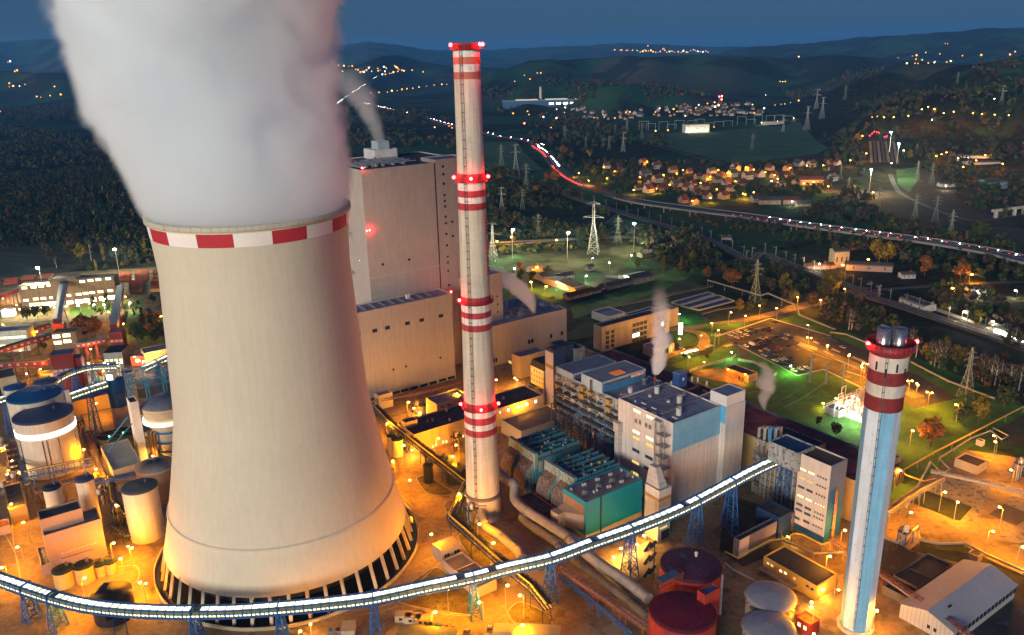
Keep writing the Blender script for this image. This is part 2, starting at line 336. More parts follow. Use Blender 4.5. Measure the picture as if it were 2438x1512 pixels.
def _terrain():
    az = np.concatenate([np.radians(np.arange(-180, -44, 3.)), np.radians(np.arange(-44, 44, .22)), np.radians(np.arange(44, 180, 3.))])
    rr = np.concatenate([[2., 40, 90, 160, 250, 360, 480, 620, 780, 950, 1100], np.geomspace(1200, 42000, 190)])
    A, R = np.meshgrid(az, rr); X = R*np.sin(A); Y = R*np.cos(A); Z = TZ(X, Y); n = len(az); k = len(rr)
    v = np.stack([X, Y, Z], -1).reshape(-1, 3).tolist(); f = []
    for i in range(k-1):
        for j in range(n):
            j2 = (j+1) % n; f.append((i*n+j, (i+1)*n+j, (i+1)*n+j2, i*n+j2))
    v.append([0, 0, -.12]); f += [(len(v)-1, j, (j+1) % n) for j in range(n)]
    me = bpy.data.meshes.new('terrain'); me.from_pydata(v, [], f); me.polygons.foreach_set('use_smooth', [True]*len(f)); me.update()
    if me.polygons[0].normal.z < 0: me.flip_normals()
    m = bpy.data.materials.new('fields_and_woods'); m.use_nodes = True; t = m.node_tree; N = t.nodes.new; Lk = t.links.new; b = t.nodes['Principled BSDF']
    b.inputs['Roughness'].default_value = .95; b.inputs['Specular IOR Level'].default_value = .05
    ge = N('ShaderNodeNewGeometry'); vo = N('ShaderNodeTexVoronoi'); vo.inputs['Scale'].default_value = .0028
    wn = N('ShaderNodeTexNoise'); wn.inputs['Scale'].default_value = .0025; wn.inputs['Detail'].default_value = 3
    wa = N('ShaderNodeVectorMath'); wa.operation = 'MULTIPLY_ADD'; wa.inputs[1].default_value = (260, 260, 0)
    Lk(ge.outputs['Position'], wn.inputs['Vector']); Lk(wn.outputs['Color'], wa.inputs[0]); Lk(ge.outputs['Position'], wa.inputs[2])
    mp = N('ShaderNodeMapping'); mp.inputs['Scale'].default_value = (1, .6, 0); Lk(wa.outputs[0], mp.inputs[0]); Lk(mp.outputs[0], vo.inputs['Vector'])
    cr = N('ShaderNodeValToRGB'); cr.color_ramp.interpolation = 'CONSTANT'; e = cr.color_ramp.elements
    cols = [(0, (.040, .085, .036)), (.22, (.070, .055, .040)), (.36, (.034, .10, .040)), (.52, (.055, .066, .04)), (.66, (.028, .072, .034)), (.82, (.075, .08, .05))]
    e[0].position = 0; e[0].color = (*cols[0][1], 1); e[1].position = cols[1][0]; e[1].color = (*cols[1][1], 1)
    for p, c in cols[2:]: q = e.new(p); q.color = (*c, 1)
    sx = N('ShaderNodeSeparateColor'); Lk(vo.outputs['Color'], sx.inputs[0]); Lk(sx.outputs[0], cr.inputs[0])
    n1 = N('ShaderNodeTexNoise'); n1.inputs['Scale'].default_value = .0016; n1.inputs['Detail'].default_value = 9; n1.inputs['Roughness'].default_value = .62; Lk(ge.outputs['Position'], n1.inputs['Vector'])
    r1 = N('ShaderNodeMapRange'); r1.inputs[1].default_value = .49; r1.inputs[2].default_value = .52; Lk(n1.outputs['Fac'], r1.inputs[0])
    n2 = N('ShaderNodeTexNoise'); n2.inputs['Scale'].default_value = .05; n2.inputs['Detail'].default_value = 8; n2.inputs['Roughness'].default_value = .75; Lk(ge.outputs['Position'], n2.inputs['Vector'])
    c2 = N('ShaderNodeValToRGB'); c2.color_ramp.elements[0].position = .35; c2.color_ramp.elements[0].color = (.011, .016, .009, 1); c2.color_ramp.elements[1].position = .68; c2.color_ramp.elements[1].color = (.045, .042, .022, 1); Lk(n2.outputs['Fac'], c2.inputs[0])
    mx = N('ShaderNodeMix'); mx.data_type = 'RGBA'; Lk(r1.outputs[0], mx.inputs[0]); Lk(cr.outputs[0], mx.inputs[6]); Lk(c2.outputs[0], mx.inputs[7])
    m3 = N('ShaderNodeMix'); m3.data_type = 'RGBA'; m3.blend_type = 'MULTIPLY'; m3.inputs[0].default_value = .6; Lk(mx.outputs[2], m3.inputs[6])
    r3 = N('ShaderNodeMapRange'); r3.inputs[1].default_value = .3; r3.inputs[2].default_value = .7; r3.inputs[3].default_value = .5; r3.inputs[4].default_value = 1.5; Lk(n2.outputs['Fac'], r3.inputs[0]); Lk(r3.outputs[0], m3.inputs[7])
    Lk(m3.outputs[2], b.inputs['Base Color'])
    me.materials.append(m); o = bpy.data.objects.new('terrain', me); COL.objects.link(o); setting(o)
_terrain()
ASPH = mat('yard_asphalt', (.24, .18, .105), .85, .32, .04, stain=(.14, .105, .065), stainamt=.22)  # warm tint puts the sodium lamp light into the asphalt colour
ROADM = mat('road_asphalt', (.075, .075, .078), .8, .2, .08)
PARK = mat('parking_asphalt', (.040, .041, .046), .8, .22, .06, stain=(.10, .10, .10), stainamt=.15)
GRASS = mat('mown_grass', (.055, .15, .02), .95, .45, .09, stain=(.06, .10, .02), stainamt=.25)
GRASSD = mat('rough_grass', (.028, .040, .015), .95, .5, .07, stain=(.04, .035, .018), stainamt=.35)
SLAB = mat('concrete_slabs', (.26, .235, .19), .9, .25, .1, su=3.2, sz=0, stain=(.12, .10, .07), stainamt=.3)
PAVE = mat('pale_kerb_concrete', (.38, .36, .31), .9, .2, .2)
BALL = mat('rail_ballast', (.075, .06, .05), .95, .3, .3)
def gp(*pts): return [G(p) for p in pts]
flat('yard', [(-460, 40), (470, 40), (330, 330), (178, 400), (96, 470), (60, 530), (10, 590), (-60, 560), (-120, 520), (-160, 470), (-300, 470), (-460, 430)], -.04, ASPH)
# power station lawn between the turbine hall and the car park
flat('lawn', gp((1655,915),(1640,880),(1700,835),(1760,795),(1900,745),(2050,800),(2300,900),(2430,958),(2437,985),(2260,1095),(2150,1180),(2060,1230),(1900,1105),(1780,985)), .012, GRASS)
flat('grass', gp((1290,820),(1420,760),(1375,700),(1420,660),(1600,640),(1690,690),(1640,730),(1580,760),(1420,800)), .0, GRASSD)
flat('meadow', gp((1358,728),(1480,690),(1600,640),(1690,590),(1640,660),(1580,690),(1460,730),(1365,760)), .02, GRASS)
flat('grass', gp((1655,742),(1760,725),(1900,700),(1990,690),(2400,935),(2330,950),(1950,775),(1900,770),(1800,790),(1740,800)), .0, GRASSD)
RGH = mat('trodden_ground', (.17, .125, .06), .95, .4, .05, stain=(.06, .075, .02), stainamt=.45)
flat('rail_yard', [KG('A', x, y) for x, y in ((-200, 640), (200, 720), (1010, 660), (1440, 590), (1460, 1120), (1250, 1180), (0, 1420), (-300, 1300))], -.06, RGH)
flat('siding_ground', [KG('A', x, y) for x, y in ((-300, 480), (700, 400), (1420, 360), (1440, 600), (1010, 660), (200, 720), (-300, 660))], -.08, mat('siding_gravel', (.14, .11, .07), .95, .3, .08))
flat('lawn', [KG('A', x, y) for x, y in ((560, 720), (1010, 668), (1250, 640), (1230, 720), (1000, 740), (620, 800))], -.03, GRASS); flat('lawn', [KG('A', x, y) for x, y in ((1060, 760), (1200, 740), (1450, 790), (1460, 1000), (1240, 1060), (1050, 960))], -.03, GRASS)
# ---- cooling tower and its plume
TC = Vector((-96.7, 303.8, 0)); TZT, TRT, TCC = 112., 34.5, 100.; TRIM = 145.4
def tr(z): return TRT*math.sqrt(1+((z-TZT)/TCC)**2)
def _tower():
    t = thing('cooling_tower', 'huge pale concrete cooling tower with red and white checked rim, steaming', 'cooling tower', TC)
    cm = mat('tower_concrete', (.63, .575, .46), .9, .03, .03, streak=.05, sz=6, seam=.975)
    m = MB(); zs = list(np.linspace(10.5, TRIM, 44)); m.lathe([(tr(z), z) for z in zs]+[(tr(TRIM)-.9, TRIM), (tr(TRIM-12)-.9, TRIM-12), (tr(60)-1, 60), (tr(11)-1.2, 11), (tr(10.5), 10.5)], cm, 128); m.build('shell', t)
    r = MB(); r.lathe([(tr(TRIM)+.05, TRIM-1.8), (tr(TRIM)+.55, TRIM-1.7), (tr(TRIM)+.55, TRIM+.1), (tr(TRIM)-1.1, TRIM+.1), (tr(TRIM)-1.1, TRIM-1.0)], mat('rim_concrete', (.52, .49, .40), .85, .12, .3, su=3), 128); r.build('rim', t)
    red = mat('tower_red_paint', (.46, .03, .045), .7, .08, .1); wh = mat('tower_white_paint', (.84, .80, .76), .7, .05, .1); n = 18
    for k in range(n):
        b = MB(); a0 = math.radians(-92.7-10)+2*math.pi*k/n; z0, z1 = TRIM-7.0, TRIM-2.3; q = 6; vs = []
        for i in range(q+1):
            a = a0+2*math.pi/n*i/q
            for z in (z0, z1): vs.append(((tr(z)+.06)*math.cos(a), (tr(z)+.06)*math.sin(a), z))
        b.add(vs, [(2*i, 2*i+2, 2*i+3, 2*i+1) for i in range(q)], wh if k % 2 else red, True); o = b.build('checker_panel', t)
    ring = MB(); rr = tr(28)+.02; ring.lathe([(tr(27)+.01, 27), (tr(27)+.5, 27.2), (tr(28)+.5, 28), (tr(28)+.02, 28.2)], cm, 128); ring.build('ring_beam', t)
    for k in range(46):
        a = 2*math.pi*(k+.3)/46; c, s = math.cos(a), math.sin(a); b = MB()
        b.bar((tr(11)*c*.985, tr(11)*s*.985, 11.4), (51.2*c, 51.2*s, -.02), 1.15, mat('leg_concrete', (.50, .45, .37), .85, .1, .3)); b.build('leg', t)
    b = MB(); b.lathe([(53.8, -.03), (53.8, 1.3), (54.4, 1.3), (54.4, -.03)], mat('basin_concrete', (.42, .38, .31), .85, .2, .2), 128); b.build('basin_wall', t)
    w = MB(); w.lathe([(.1, .06), (53.7, .06)], mat('basin_water', (.012, .012, .01), .12, .3, .2, spec=.5), 96); w.build('basin_water', t)
    w = MB(); w.lathe([(.1, 9.5), (tr(10)-3, 9.5), (tr(10)-3, 6.5), (.1, 6.5)], DARK, 64); w.build('fill_pack', t)
    w = MB(); P = [Vector((55.0*math.cos(a), 55.0*math.sin(a), 0)) for a in np.linspace(0, 2*math.pi, 121)]; rail(w, P, 1.2, mat('handrail_paint', (.45, .36, .16), .6), 3.1, .14); w.build('handrail', t)
    return t
TOWER = _tower()
def volmat(name, build):
    m = bpy.data.materials.new(name); m.use_nodes = True; t = m.node_tree; t.nodes.clear(); o = t.nodes.new('ShaderNodeOutputMaterial')
    v = t.nodes.new('ShaderNodeVolumePrincipled'); t.links.new(v.outputs[0], o.inputs['Volume']); v.inputs['Density'].default_value = 0
    build(t, v, lambda op, a, b=None, c=None: _mth(t, op, a, b, c)); return m
def _mth(t, op, a, b=None, c=None):
    n = t.nodes.new('ShaderNodeMath'); n.operation = op
    for i, q in enumerate((a, b, c)):
        if q is None: continue
        if isinstance(q, (int, float)): n.inputs[i].default_value = q
        else: t.links.new(q, n.inputs[i])
    return n.outputs[0]
def steam(name, label, base, prof, k, nscale, namp, edge, group=None, col=(.97, .965, .98), ramp=0., fade=0.):
    """steam column: prof = [(z, dx, dy, radius)], soft ragged edge, real scattering volume"""
    H = prof[-1][0]; g = max(p[3] for p in prof)
    def build(t, v, M):
        tc = t.nodes.new('ShaderNodeTexCoord'); sp = t.nodes.new('ShaderNodeSeparateXYZ'); t.links.new(tc.outputs['Object'], sp.inputs[0])
        zz = M('DIVIDE', sp.outputs[2], H)
        def curve(vals):
            c = t.nodes.new('ShaderNodeFloatCurve'); cu = c.mapping.curves[0]; lo, hi = min(vals), max(vals)+1e-6
            for i, (p, val) in enumerate(zip(prof, vals)):
                x, y = p[0]/H, (val-lo)/(hi-lo)
                if i == 0: cu.points[0].location = (x, y)
                elif i == len(prof)-1: cu.points[1].location = (x, y)
                else: cu.points.new(x, y)
            c.mapping.update(); t.links.new(zz, c.inputs['Value']); return M('MULTIPLY_ADD', c.outputs[0], hi-lo, lo)
        dx = M('SUBTRACT', sp.outputs[0], curve([p[1] for p in prof])); dy = M('SUBTRACT', sp.outputs[1], curve([p[2] for p in prof]))
        r = M('SQRT', M('ADD', M('MULTIPLY', dx, dx), M('MULTIPLY', dy, dy)))
        n = t.nodes.new('ShaderNodeTexNoise'); n.inputs['Scale'].default_value = nscale; n.inputs['Detail'].default_value = 6; n.inputs['Roughness'].default_value = .62; n.inputs['Distortion'].default_value = .8; t.links.new(tc.outputs['Object'], n.inputs['Vector'])
        rad = curve([p[3] for p in prof]); q = M('SUBTRACT', 1, M('DIVIDE', r, rad))
        amp = M('MULTIPLY', M('MINIMUM', M('MULTIPLY', zz, 5), 1), namp)
        q = M('ADD', q, M('MULTIPLY', M('SUBTRACT', n.outputs['Fac'], .5), amp))
        s = t.nodes.new('ShaderNodeMapRange'); s.interpolation_type = 'SMOOTHSTEP'; s.inputs[1].default_value = 0; s.inputs[2].default_value = edge; t.links.new(q, s.inputs[0])
        d = M('MULTIPLY', s.outputs[0], k)
        if ramp: d = M('MULTIPLY', d, M('MINIMUM', M('MULTIPLY_ADD', zz, 1/ramp, .65), 1))
        if fade: d = M('MULTIPLY', d, M('POWER', M('MAXIMUM', M('SUBTRACT', 1, zz), 0), fade))
        t.links.new(d, v.inputs['Density']); v.inputs['Color'].default_value = (*col, 1); v.inputs['Anisotropy'].default_value = 0
    vm = volmat(name+'_vapour', build); m = MB(); n = 32; rings = []
    for z, dx, dy, r in prof: rings.append([(dx+r*(1+namp*.45)*math.cos(2*math.pi*i/n), dy+r*(1+namp*.45)*math.sin(2*math.pi*i/n), z) for i in range(n)])
    vs = [p for R in rings for p in R]; L = len(prof)
    m.add(vs, [(i*n+j, i*n+(j+1) % n, (i+1)*n+(j+1) % n, (i+1)*n+j) for i in range(L-1) for j in range(n)]+[tuple(range(n-1, -1, -1)), tuple(range((L-1)*n, L*n))], vm)
    o = m.build(name, None, base); tag(o, label, 'steam', group); return o, vm
PL, PLM = steam('steam_plume', 'broad white steam plume pouring from the cooling tower', TC+Vector((0, 0, TRIM-6)),
  [(0, 0, 0, 35.2), (6, 0, 0, 38.4), (15, -1, 0, 40.2), (25, -2.6, 1, 41.8), (40, -7, 2, 45), (54, -9.5, 3, 46.5), (79, -8, 4, 50.5), (96, -6.5, 5, 54), (140, -8, 8, 60), (190, -12, 12, 66)], .2, .055, .42, .13, col=(.945, .976, 1), ramp=.12)
# ---- tall banded chimney
def band(m, prof_r, z0, z1, mt, n=48): m.lathe([(prof_r(z0), z0), (prof_r(z1), z1)], mt, n)
CH = Vector((-14.8, 325.0, 0)); CHH = 201.
def cr(z): return float(np.interp(z, [0, 12, 40, 80, 150, 201], [7.9, 7.5, 7.0, 6.4, 5.45, 5.0]))
def zat(base, p): return HT(base, p)
def redlamp(parent, loc, e=900, s=.75, core=True):
    b = MB(); b.lathe([(.05, s), (s*.8, s*.6), (s, 0), (s*.8, -s*.6), (.05, -s)], REDL, 10); o = b.build('warning_lamp', parent, loc)
    b = MB(); b.lathe([(.05, s*.5), (s*.5, 0), (.05, -s*.5)], REDC, 8); q = b.build('bulb', o, (0, -s*.75, 0))
    l = LIGHTS('red_warning_light', (1, .02, .03), e, .5); l.parent = o; l.location = Vector(loc).normalized()*0+Vector((0, 0, 0))+Vector(_outv(loc))*1.6
    return o
def _outv(loc):
    v = Vector((loc[0], loc[1], 0)); return v.normalized() if v.length > .01 else Vector((0, -1, 0))
_LD = {}
def LIGHTS(name, col, e, r=.4, spot=None):
    key = (name, e, spot)
    if key not in _LD:
        l = bpy.data.lights.new(name, 'SPOT' if spot else 'POINT'); l.energy = e; l.color = col; l.shadow_soft_size = r
        if spot: l.spot_size = math.radians(spot); l.spot_blend = .6
        _LD[key] = l
    o = bpy.data.objects.new(name, _LD[key]); COL.objects.link(o); return o
def _chimney():
    t = thing('chimney', 'tall slender beige chimney with red and white bands and four lamp galleries', 'chimney', CH)
    body = mat('chimney_concrete', (.56, .51, .43), .85, .10, .12, streak=.22, sz=2.4, seam=.93)
    red = mat('chimney_red_paint', (.40, .04, .05), .7, .2, .35, streak=.3, stain=(.30, .09, .08), stainamt=.15); wh = mat('chimney_white_paint', (.74, .70, .66), .7, .12, .35, streak=.3, stain=(.5, .42, .36), stainamt=.15)
    fr = mat('faded_red_paint', (.50, .13, .10), .7, .15, .3)
    def z(px, py): return zat(CH, (px, py))
    m = MB(); zs = [0, 11.5, 12, 40, 60, 80, 110, 150, CHH-.3]
    m.lathe([(cr(q), q) for q in zs]+[(cr(CHH)-.7, CHH-.3), (cr(CHH)-.7, CHH-14), (.1, CHH-14)], body, 56); m.build('shaft', t)
    m = MB(); m.lathe([(cr(11)+.02, 10.9), (cr(11)+.9, 11.1), (cr(11)+.9, 12.2), (cr(12.5)+.02, 12.4)], mat('dark_ring_paint', (.13, .11, .12), .7), 56); m.build('collar', t)
    def bnd(y0, y1, mt, nm): # photo rows on the axis
        x = lambda y: 1111+(y-105)*.0355
        b = MB(); z1, z0 = z(x(y0), y0), z(x(y1), y1); b.lathe([(cr(z0)+.05, z0), (cr(z1)+.05, z1)], mt, 56); b.build(nm, t)
    for ys in (((128,139),(157,175)), ((438,450),(468,484)), ((724,738),(753,768)), ((974,987),(1002,1016))):
        pass
    rows = [(123,138,wh),(138,155,fr),(155,173,wh),(173,190,fr), (436,452,wh),(452,468,red),(468,482,wh),(482,498,red), (722,738,wh),(738,752,red),(752,767,wh),(767,782,red), (968,984,wh),(984,1000,red),(1000,1013,wh),(1013,1028,red)]
    for y0, y1, mt in rows: bnd(y0-2, y1-2, mt, 'red_band' if mt is not wh else 'white_band')
    bnd(103, 121, mat('cap_red', (.24, .02, .02), .7), 'cap_band')
    lad = MB(); a = math.radians(-110)
    pts = [(Vector(((cr(q)+.3)*math.cos(a), (cr(q)+.3)*math.sin(a), q))) for q in (3, 40, 80, 150, CHH)]
    for p, q in zip(pts, pts[1:]): ladder(lad, p, q, mat('ladder_brown', (.11, .05, .045), .7), (math.cos(a), math.sin(a), 0), .9)
    lad.build('ladder', t)
    # painted outline letters on the right flank
    l = MB(); lm = mat('letter_red', (.46, .09, .08), .8)
    def strk(z0, z1, a0, a1):
        A0, A1 = math.radians(a0), math.radians(a1); r0, r1 = cr(z0)+.08, cr(z1)+.08
        l.bar((r0*math.cos(A0), r0*math.sin(A0), z0), (r1*math.cos(A1), r1*math.sin(A1), z1), .34, lm)
    def hb(zz, a0, a1):
        for q in np.linspace(a0, a1, 5)[:-1]: strk(zz, zz, q, q+(a1-a0)/4)
    zl = lambda y: z(1150, y)
    for y0, y1, kind in ((512, 553, 'E'), (565, 600, 'L'), (612, 650, 'E')):
        zt_, zb_ = zl(y0), zl(y1); a0, a1 = -33, 8
        if kind == 'E':
            zm = (zt_+zb_)/2
            for aa in (a0,): strk(zb_, zt_, aa, aa)
            for q in (zt_, zt_-1.3, zm+.7, zm-.7, zb_+1.3, zb_): hb(q, a0, a1)
        else:
            strk(zb_, zt_, a0, a0); strk(zb_+1.3, zt_, a0+12, a0+12); hb(zb_, a0, a1); hb(zb_+1.3, a0+12, a1)
    l.build('lettering', t)
    gal = mat('gallery_red', (.25, .02, .03), .6, .2, .3)
    for y, hh, lam in ((118, 3.2, (-150, -35, -15)), (430, 3.2, (-165, -88, -12)), (717, 3.0, (-150,)), (966, 3.2, (-84, -12, 190))):
        x = 1111+(y-105)*.0355; zz = z(x, y); r = cr(zz); g = MB(); R1 = r+1.15
        g.lathe([(r+.03, zz-.15), (R1, zz-.15), (R1, zz+.1), (r+.03, zz+.1)], gal, 48)
        if y != 118:
            b = MB(); b.lathe([(r+.07, zz-.1), (cr(zz+hh)+.07, zz+hh)], red, 56); b.build('red_band', t)
        for hq in (.6, 1.1, 1.6): g.lathe([(R1-.05, zz+hq-.06), (R1+.05, zz+hq-.06), (R1+.05, zz+hq+.06), (R1-.05, zz+hq+.06)], gal, 48)
        for k in range(20):
            a = 2*math.pi*k/20; g.bar((R1*math.cos(a), R1*math.sin(a), zz), (R1*math.cos(a), R1*math.sin(a), zz+1.6), .14, gal, 3)
        g.build('gallery', t)
        for a in lam:
            a = math.radians(a); redlamp(t, ((R1+.3)*math.cos(a), (R1+.3)*math.sin(a), zz+1.7), 1900, .72)
    # flue inlet hood
    a = math.radians(-92); c, s = math.cos(a), math.sin(a); b = MB(); p = Vector((7.3*c, 7.3*s, 4)); Mx = Matrix.Translation((7.2*c, 7.2*s, 0)) @ Matrix.Rotation(a+math.pi/2, 4, 'Z')
    b.box((-1.7, -1.2, 1), (1.7, .8, 9.4), GREYB, Mx); b.box((-1.5, -1.35, 6.6), (1.5, -1.19, 9.2), mat('rusty_cream_panel', (.5, .45, .38), .8, .2, .4, stain=(.25, .1, .06), stainamt=.2), Mx); b.build('flue_hood', t)
    return t
CHIM = _chimney()
# ---- blue and white chimney with two steel flues
RC = Vector((120.3, 244.4, 0)); RCH = zat(RC, (2112, 822))
def rc(z): return 5.15+.65*z/RCH
def _rchim():
    t = thing('chimney', 'stout blue and white striped chimney with banded top and two steel flues', 'chimney', RC)
    lb = mat('pale_blue_paint', (.20, .45, .68), .7, .10, .2, streak=.2, stain=(.22, .42, .60), stainamt=.12); pw = mat('bluish_white_paint', (.62, .70, .80), .7, .07, .2, streak=.2, stain=(.5, .54, .58), stainamt=.12)
    red = mat('maroon_paint', (.21, .025, .03), .75, .25, .35, streak=.12); wh = mat('dirty_white_paint', (.58, .54, .48), .75, .15, .35, streak=.15)
    z = lambda y: zat(RC, (2112-(y-822)*.118, y)); z4 = z(966)
    n = 8; ang0 = math.radians(-121)
    m = MB(); vs = []
    for zz in (0, z4):
        for k in range(n): a = ang0+2*math.pi*k/n; vs.append((rc(zz)*1.02*math.cos(a), rc(zz)*1.02*math.sin(a), zz))
    for k in range(n): m.add([vs[k], vs[(k+1) % n], vs[n+(k+1) % n], vs[n+k]], [(0, 1, 2, 3)], pw if k % 2 else lb)
    m.add(vs[n:], [tuple(range(n))], wh); m.build('shaft', t)
    rows = [(838, 812, red), (873, 838, wh), (904, 873, red), (932, 904, wh), (966, 932, red)]
    for yb, yt, mt in rows:
        b = MB(); z0, z1 = z(yb), z(yt); b.lathe([(rc(z0)*1.03, z0), (rc(z1)*1.03, z1)], mt, 48); b.build('red_band' if mt is red else 'white_band', t)
    b = MB(); b.lathe([(rc(z4)*1.03, z4-.05), (rc(z4)*1.0, z4-.06)], wh, 48); b.build('band_soffit', t)
    zt = z(826); g = MB(); R = rc(zt)+1.6
    g.lathe([(rc(zt), zt-2.0), (R-.1, zt-.3), (R, zt), (R, zt+2.2), (R-.12, zt+2.2), (R-.12, zt), (.1, zt)], mat('gallery_maroon', (.24, .02, .03), .5, .2, .4), 48)
    for k in range(28): a = 2*math.pi*k/28; g.bar((R*math.cos(a), R*math.sin(a), zt), (R*math.cos(a), R*math.sin(a), zt+2.3), .12, STEEL, 3)
    g.build('gallery', t)
    for q in (-1, 1):
        b = MB(); b.lathe([(2.15, zt), (2.15, zt+6.6), (1.95, zt+6.6), (1.95, zt-1)], mat('polished_flue_steel', (.45, .45, .45), .3, .25, .6, metal=.85, su=0, sz=1.6, seam=.7), 32, (q*2.35*.97, q*-.5)); b.build('flue', t)
    for k in range(5):
        a = math.radians(-150+30*k); b = MB(); zz = z(862)-.6*(k % 2)*3; r = rc(zz)*1.03
        b.bar((r*math.cos(a), r*math.sin(a), zz-1.2), (r*math.cos(a), r*math.sin(a), zz+1.6), .5, DARK); b.build('slot', t)
    for a in (-172, -4):
        a = math.radians(a); redlamp(t, ((R+.5)*math.cos(a), (R+.5)*math.sin(a), zt+2.0), 1800, .62)
    lad = MB(); a = math.radians(-120); pts = [Vector(((rc(q)*1.03+.15)*math.cos(a), (rc(q)*1.03+.15)*math.sin(a), q)) for q in (3, 50, zt)]
    for p, q in zip(pts, pts[1:]): ladder(lad, p, q, mat('ladder_grey', (.12, .12, .13), .7), (math.cos(a), math.sin(a), 0), .6)
    lad.build('ladder', t)
    b = MB(); b.lathe([(6.4, -.05), (6.4, 1.2), (5, 1.2)], CONC, 12, a0=ang0); b.build('plinth', t)
_rchim()
# ------------------------------------------------------------------ new unit: the tall boiler house and its lower blocks
CLAD = mat('beige_sheet_cladding', (.37, .34, .325), .65, .06, .03, su=1.1, seam=.9, sz=7.5, streak=.10)
CAPM = mat('parapet_sheet', (.40, .42, .45), .5, .1, .2)
tall = Bld('boiler_house', 'tallest beige windowless boiler house block behind the cooling tower', 'boiler house', K('F',312,392), K('F',1120,278), K('F',120,345), 135.5, AXN, CLAD, ROOFD, Ly=62, cap=CAPM)
print('TALL', tall.Lx, tall.Ly, tall.o)
TL = tall
# stair tower at the right third is separated by a dark joint
uj, _ = tall.face(K('F',945,325), 'F')
b = MB(); b.box((uj-.35, -.12, 0), (uj+.35, .1, tall.h-.2), DARK); b.build('joint', tall.r)
b = MB(); zz = tall.face(K('F',390,1325), 'F')[1]; b.box((0, -.14, zz-.35), (uj, .05, zz+.15), CAPM); b.build('ledge', tall.r)
for (x, y) in ((1017,310),(1019,360),(1022,427),(1026,508),(1032,608),(1034,657),(1037,705),(1042,793),(1045,850),(1100,838),(1049,943),(1105,960),(1054,1041),(1060,1137),(1062,1189),(1065,1260),(1072,1384),(500,1206),(728,1164)):
    tall.winp('F', K('F', x, y), 1.5 if x != 500 and x != 728 else 1.7, 1.5, GLASSD)
tall.winp('L', K('F', 298, 1166), 1.4, 1.5)
def roofbits(bl, pts, m=STEEL):
    for (p, r, h, nm) in pts:
        q = bl.roofpt(p); b = MB(); b.lathe([(r, 0), (r, h), (r*.85, h), (r*.85, h-.6), (.05, h-.6)], m, 16); b.build(nm, bl.r, (q.x, q.y, bl.h-.75))
roofbits(tall, [(K('F',207,330),2.2,3.4,'vent_stack'),(K('F',262,325),.9,2,'vent_pipe'),(K('F',350,362),1.7,1.6,'vent_stack'),(K('F',440,350),1.7,1.8,'vent_stack'),(K('F',368,318),.6,2.6,'vent_pipe'),(K('F',428,305),.8,2.6,'vent_pipe'),(K('F',600,300),.9,2,'vent_pipe'),(K('F',692,318),.7,2.4,'vent_pipe')])
b = MB()
for i in range(5): b.box((6+i*7, 12, 0), (7.2+i*7, 44, 1.1), mat('roof_duct', (.2, .25, .3), .6))
for i in range(4): b.box((3, 14+i*8, 1.1), (44, 15+i*8, 1.7), mat('roof_duct', (.2, .25, .3), .6))
b.build('roof_duct', tall.r, (0, 0, tall.h-.75))
q0 = tall.roofpt(K('F',568,250)); q1 = tall.roofpt(K('F',820,235))
tall.mk(uj*.62, 44, uj*.95, 60, tall.h-1, tall.h+5.5, mat('white_roof_room', (.5, .52, .55), .7), ROOF, .4, 'roof_room')
tall.mk(uj*.7, 46, uj*.86, 56, tall.h+5, tall.h+10.5, mat('glazed_penthouse', (.3, .4, .45), .4, su=1.5), ROOF, .3, 'penthouse')
tall.mk(uj+.4, -.2, tall.Lx+.1, 18, tall.h-1, tall.h+1.6, CLAD, ROOF, .8, 'stair_head', CAPM)
def edge_lamp(bl, u, f, z, off=-.6, e=600):
    return redlamp(bl.r, (u, off, z) if f == 'F' else (off, u, z), e, .6)
edge_lamp(tall, .5, 'F', tall.h+1.2); edge_lamp(tall, tall.Lx, 'F', tall.h+3)
for dx in (-.2, 1.6):
    u, z = tall.face(K('F',358,912), 'F'); edge_lamp(tall, u+dx, 'F', z, -.8, 900)
edge_lamp(tall, tall.Lx+.6, 'F', tall.face(K('F',1136,795), 'F')[1], -.4)
for (x, y, w, h_) in ((205,600,5,9),(200,745,7,3),(190,520,4,4),(215,935,9,1.2),(240,1272,9,1.2),(205,1050,3,12)):
    u, z = tall.face(K('F', x, y), 'L'); b = MB(); b.box((-5.5, u-w/2, z-h_/2), (-.02, u+w/2, z+h_/2), CAPM); rail(b, [(-5.5, u-w/2, z+h_/2), (-5.5, u+w/2, z+h_/2)], 1.1, STEEL, 2.5, .1); b.build('side_gallery', tall.r)
# lower front block of the new unit
A = K('E',965,143); Bv = K('E',965,143)
low = Bld('boiler_house', 'wide lower beige block with two bands of dark windows along its foot', 'boiler house', K('E',212,296), K('E',965,143), K('E',205,260), 57, AXN, CLAD, ROOF, Ly=16, cap=CAPM)
ext = low.loc(tall.o)
print('LOW', low.Lx, low.Ly, low.o, 'tall origin in low', ext)
for (x, y) in ((250,450),(377,422),(472,400),(623,366),(731,342),(876,310)): low.winp('F', K('E', x, y), 3.2, 2.2)
for (x, y) in ((517,716),(612,692),(872,626)): low.winp('F', K('E', x, y), 1.3, 1.4)
for (x, y) in ((536,891),(603,873),(672,855),(748,835),(817,816),(889,795),(955,777)): low.winp('F', K('E', x, y), 5.4, 1.9)
for (x, y) in ((362,940),(603,910),(672,893),(748,872),(817,853),(889,833),(955,813)): low.winp('F', K('E', x, y), 5.4, 1.9)
b = MB()
for i in range(9): b.box((3+i*6.4, 4, 0), (4+i*6.4, 13, .8), STEEL)
b.build('roof_duct', low.r, (0, 0, low.h-.75))
redlamp(low.r, (low.Lx-.4, .3, low.h+1.2), 3200, .6)
low.mk(low.Lx*.6, 9, low.Lx*.6+2.2, 11, low.h-.8, low.h+2, WHITE, ROOF, .2, 'roof_hatch')

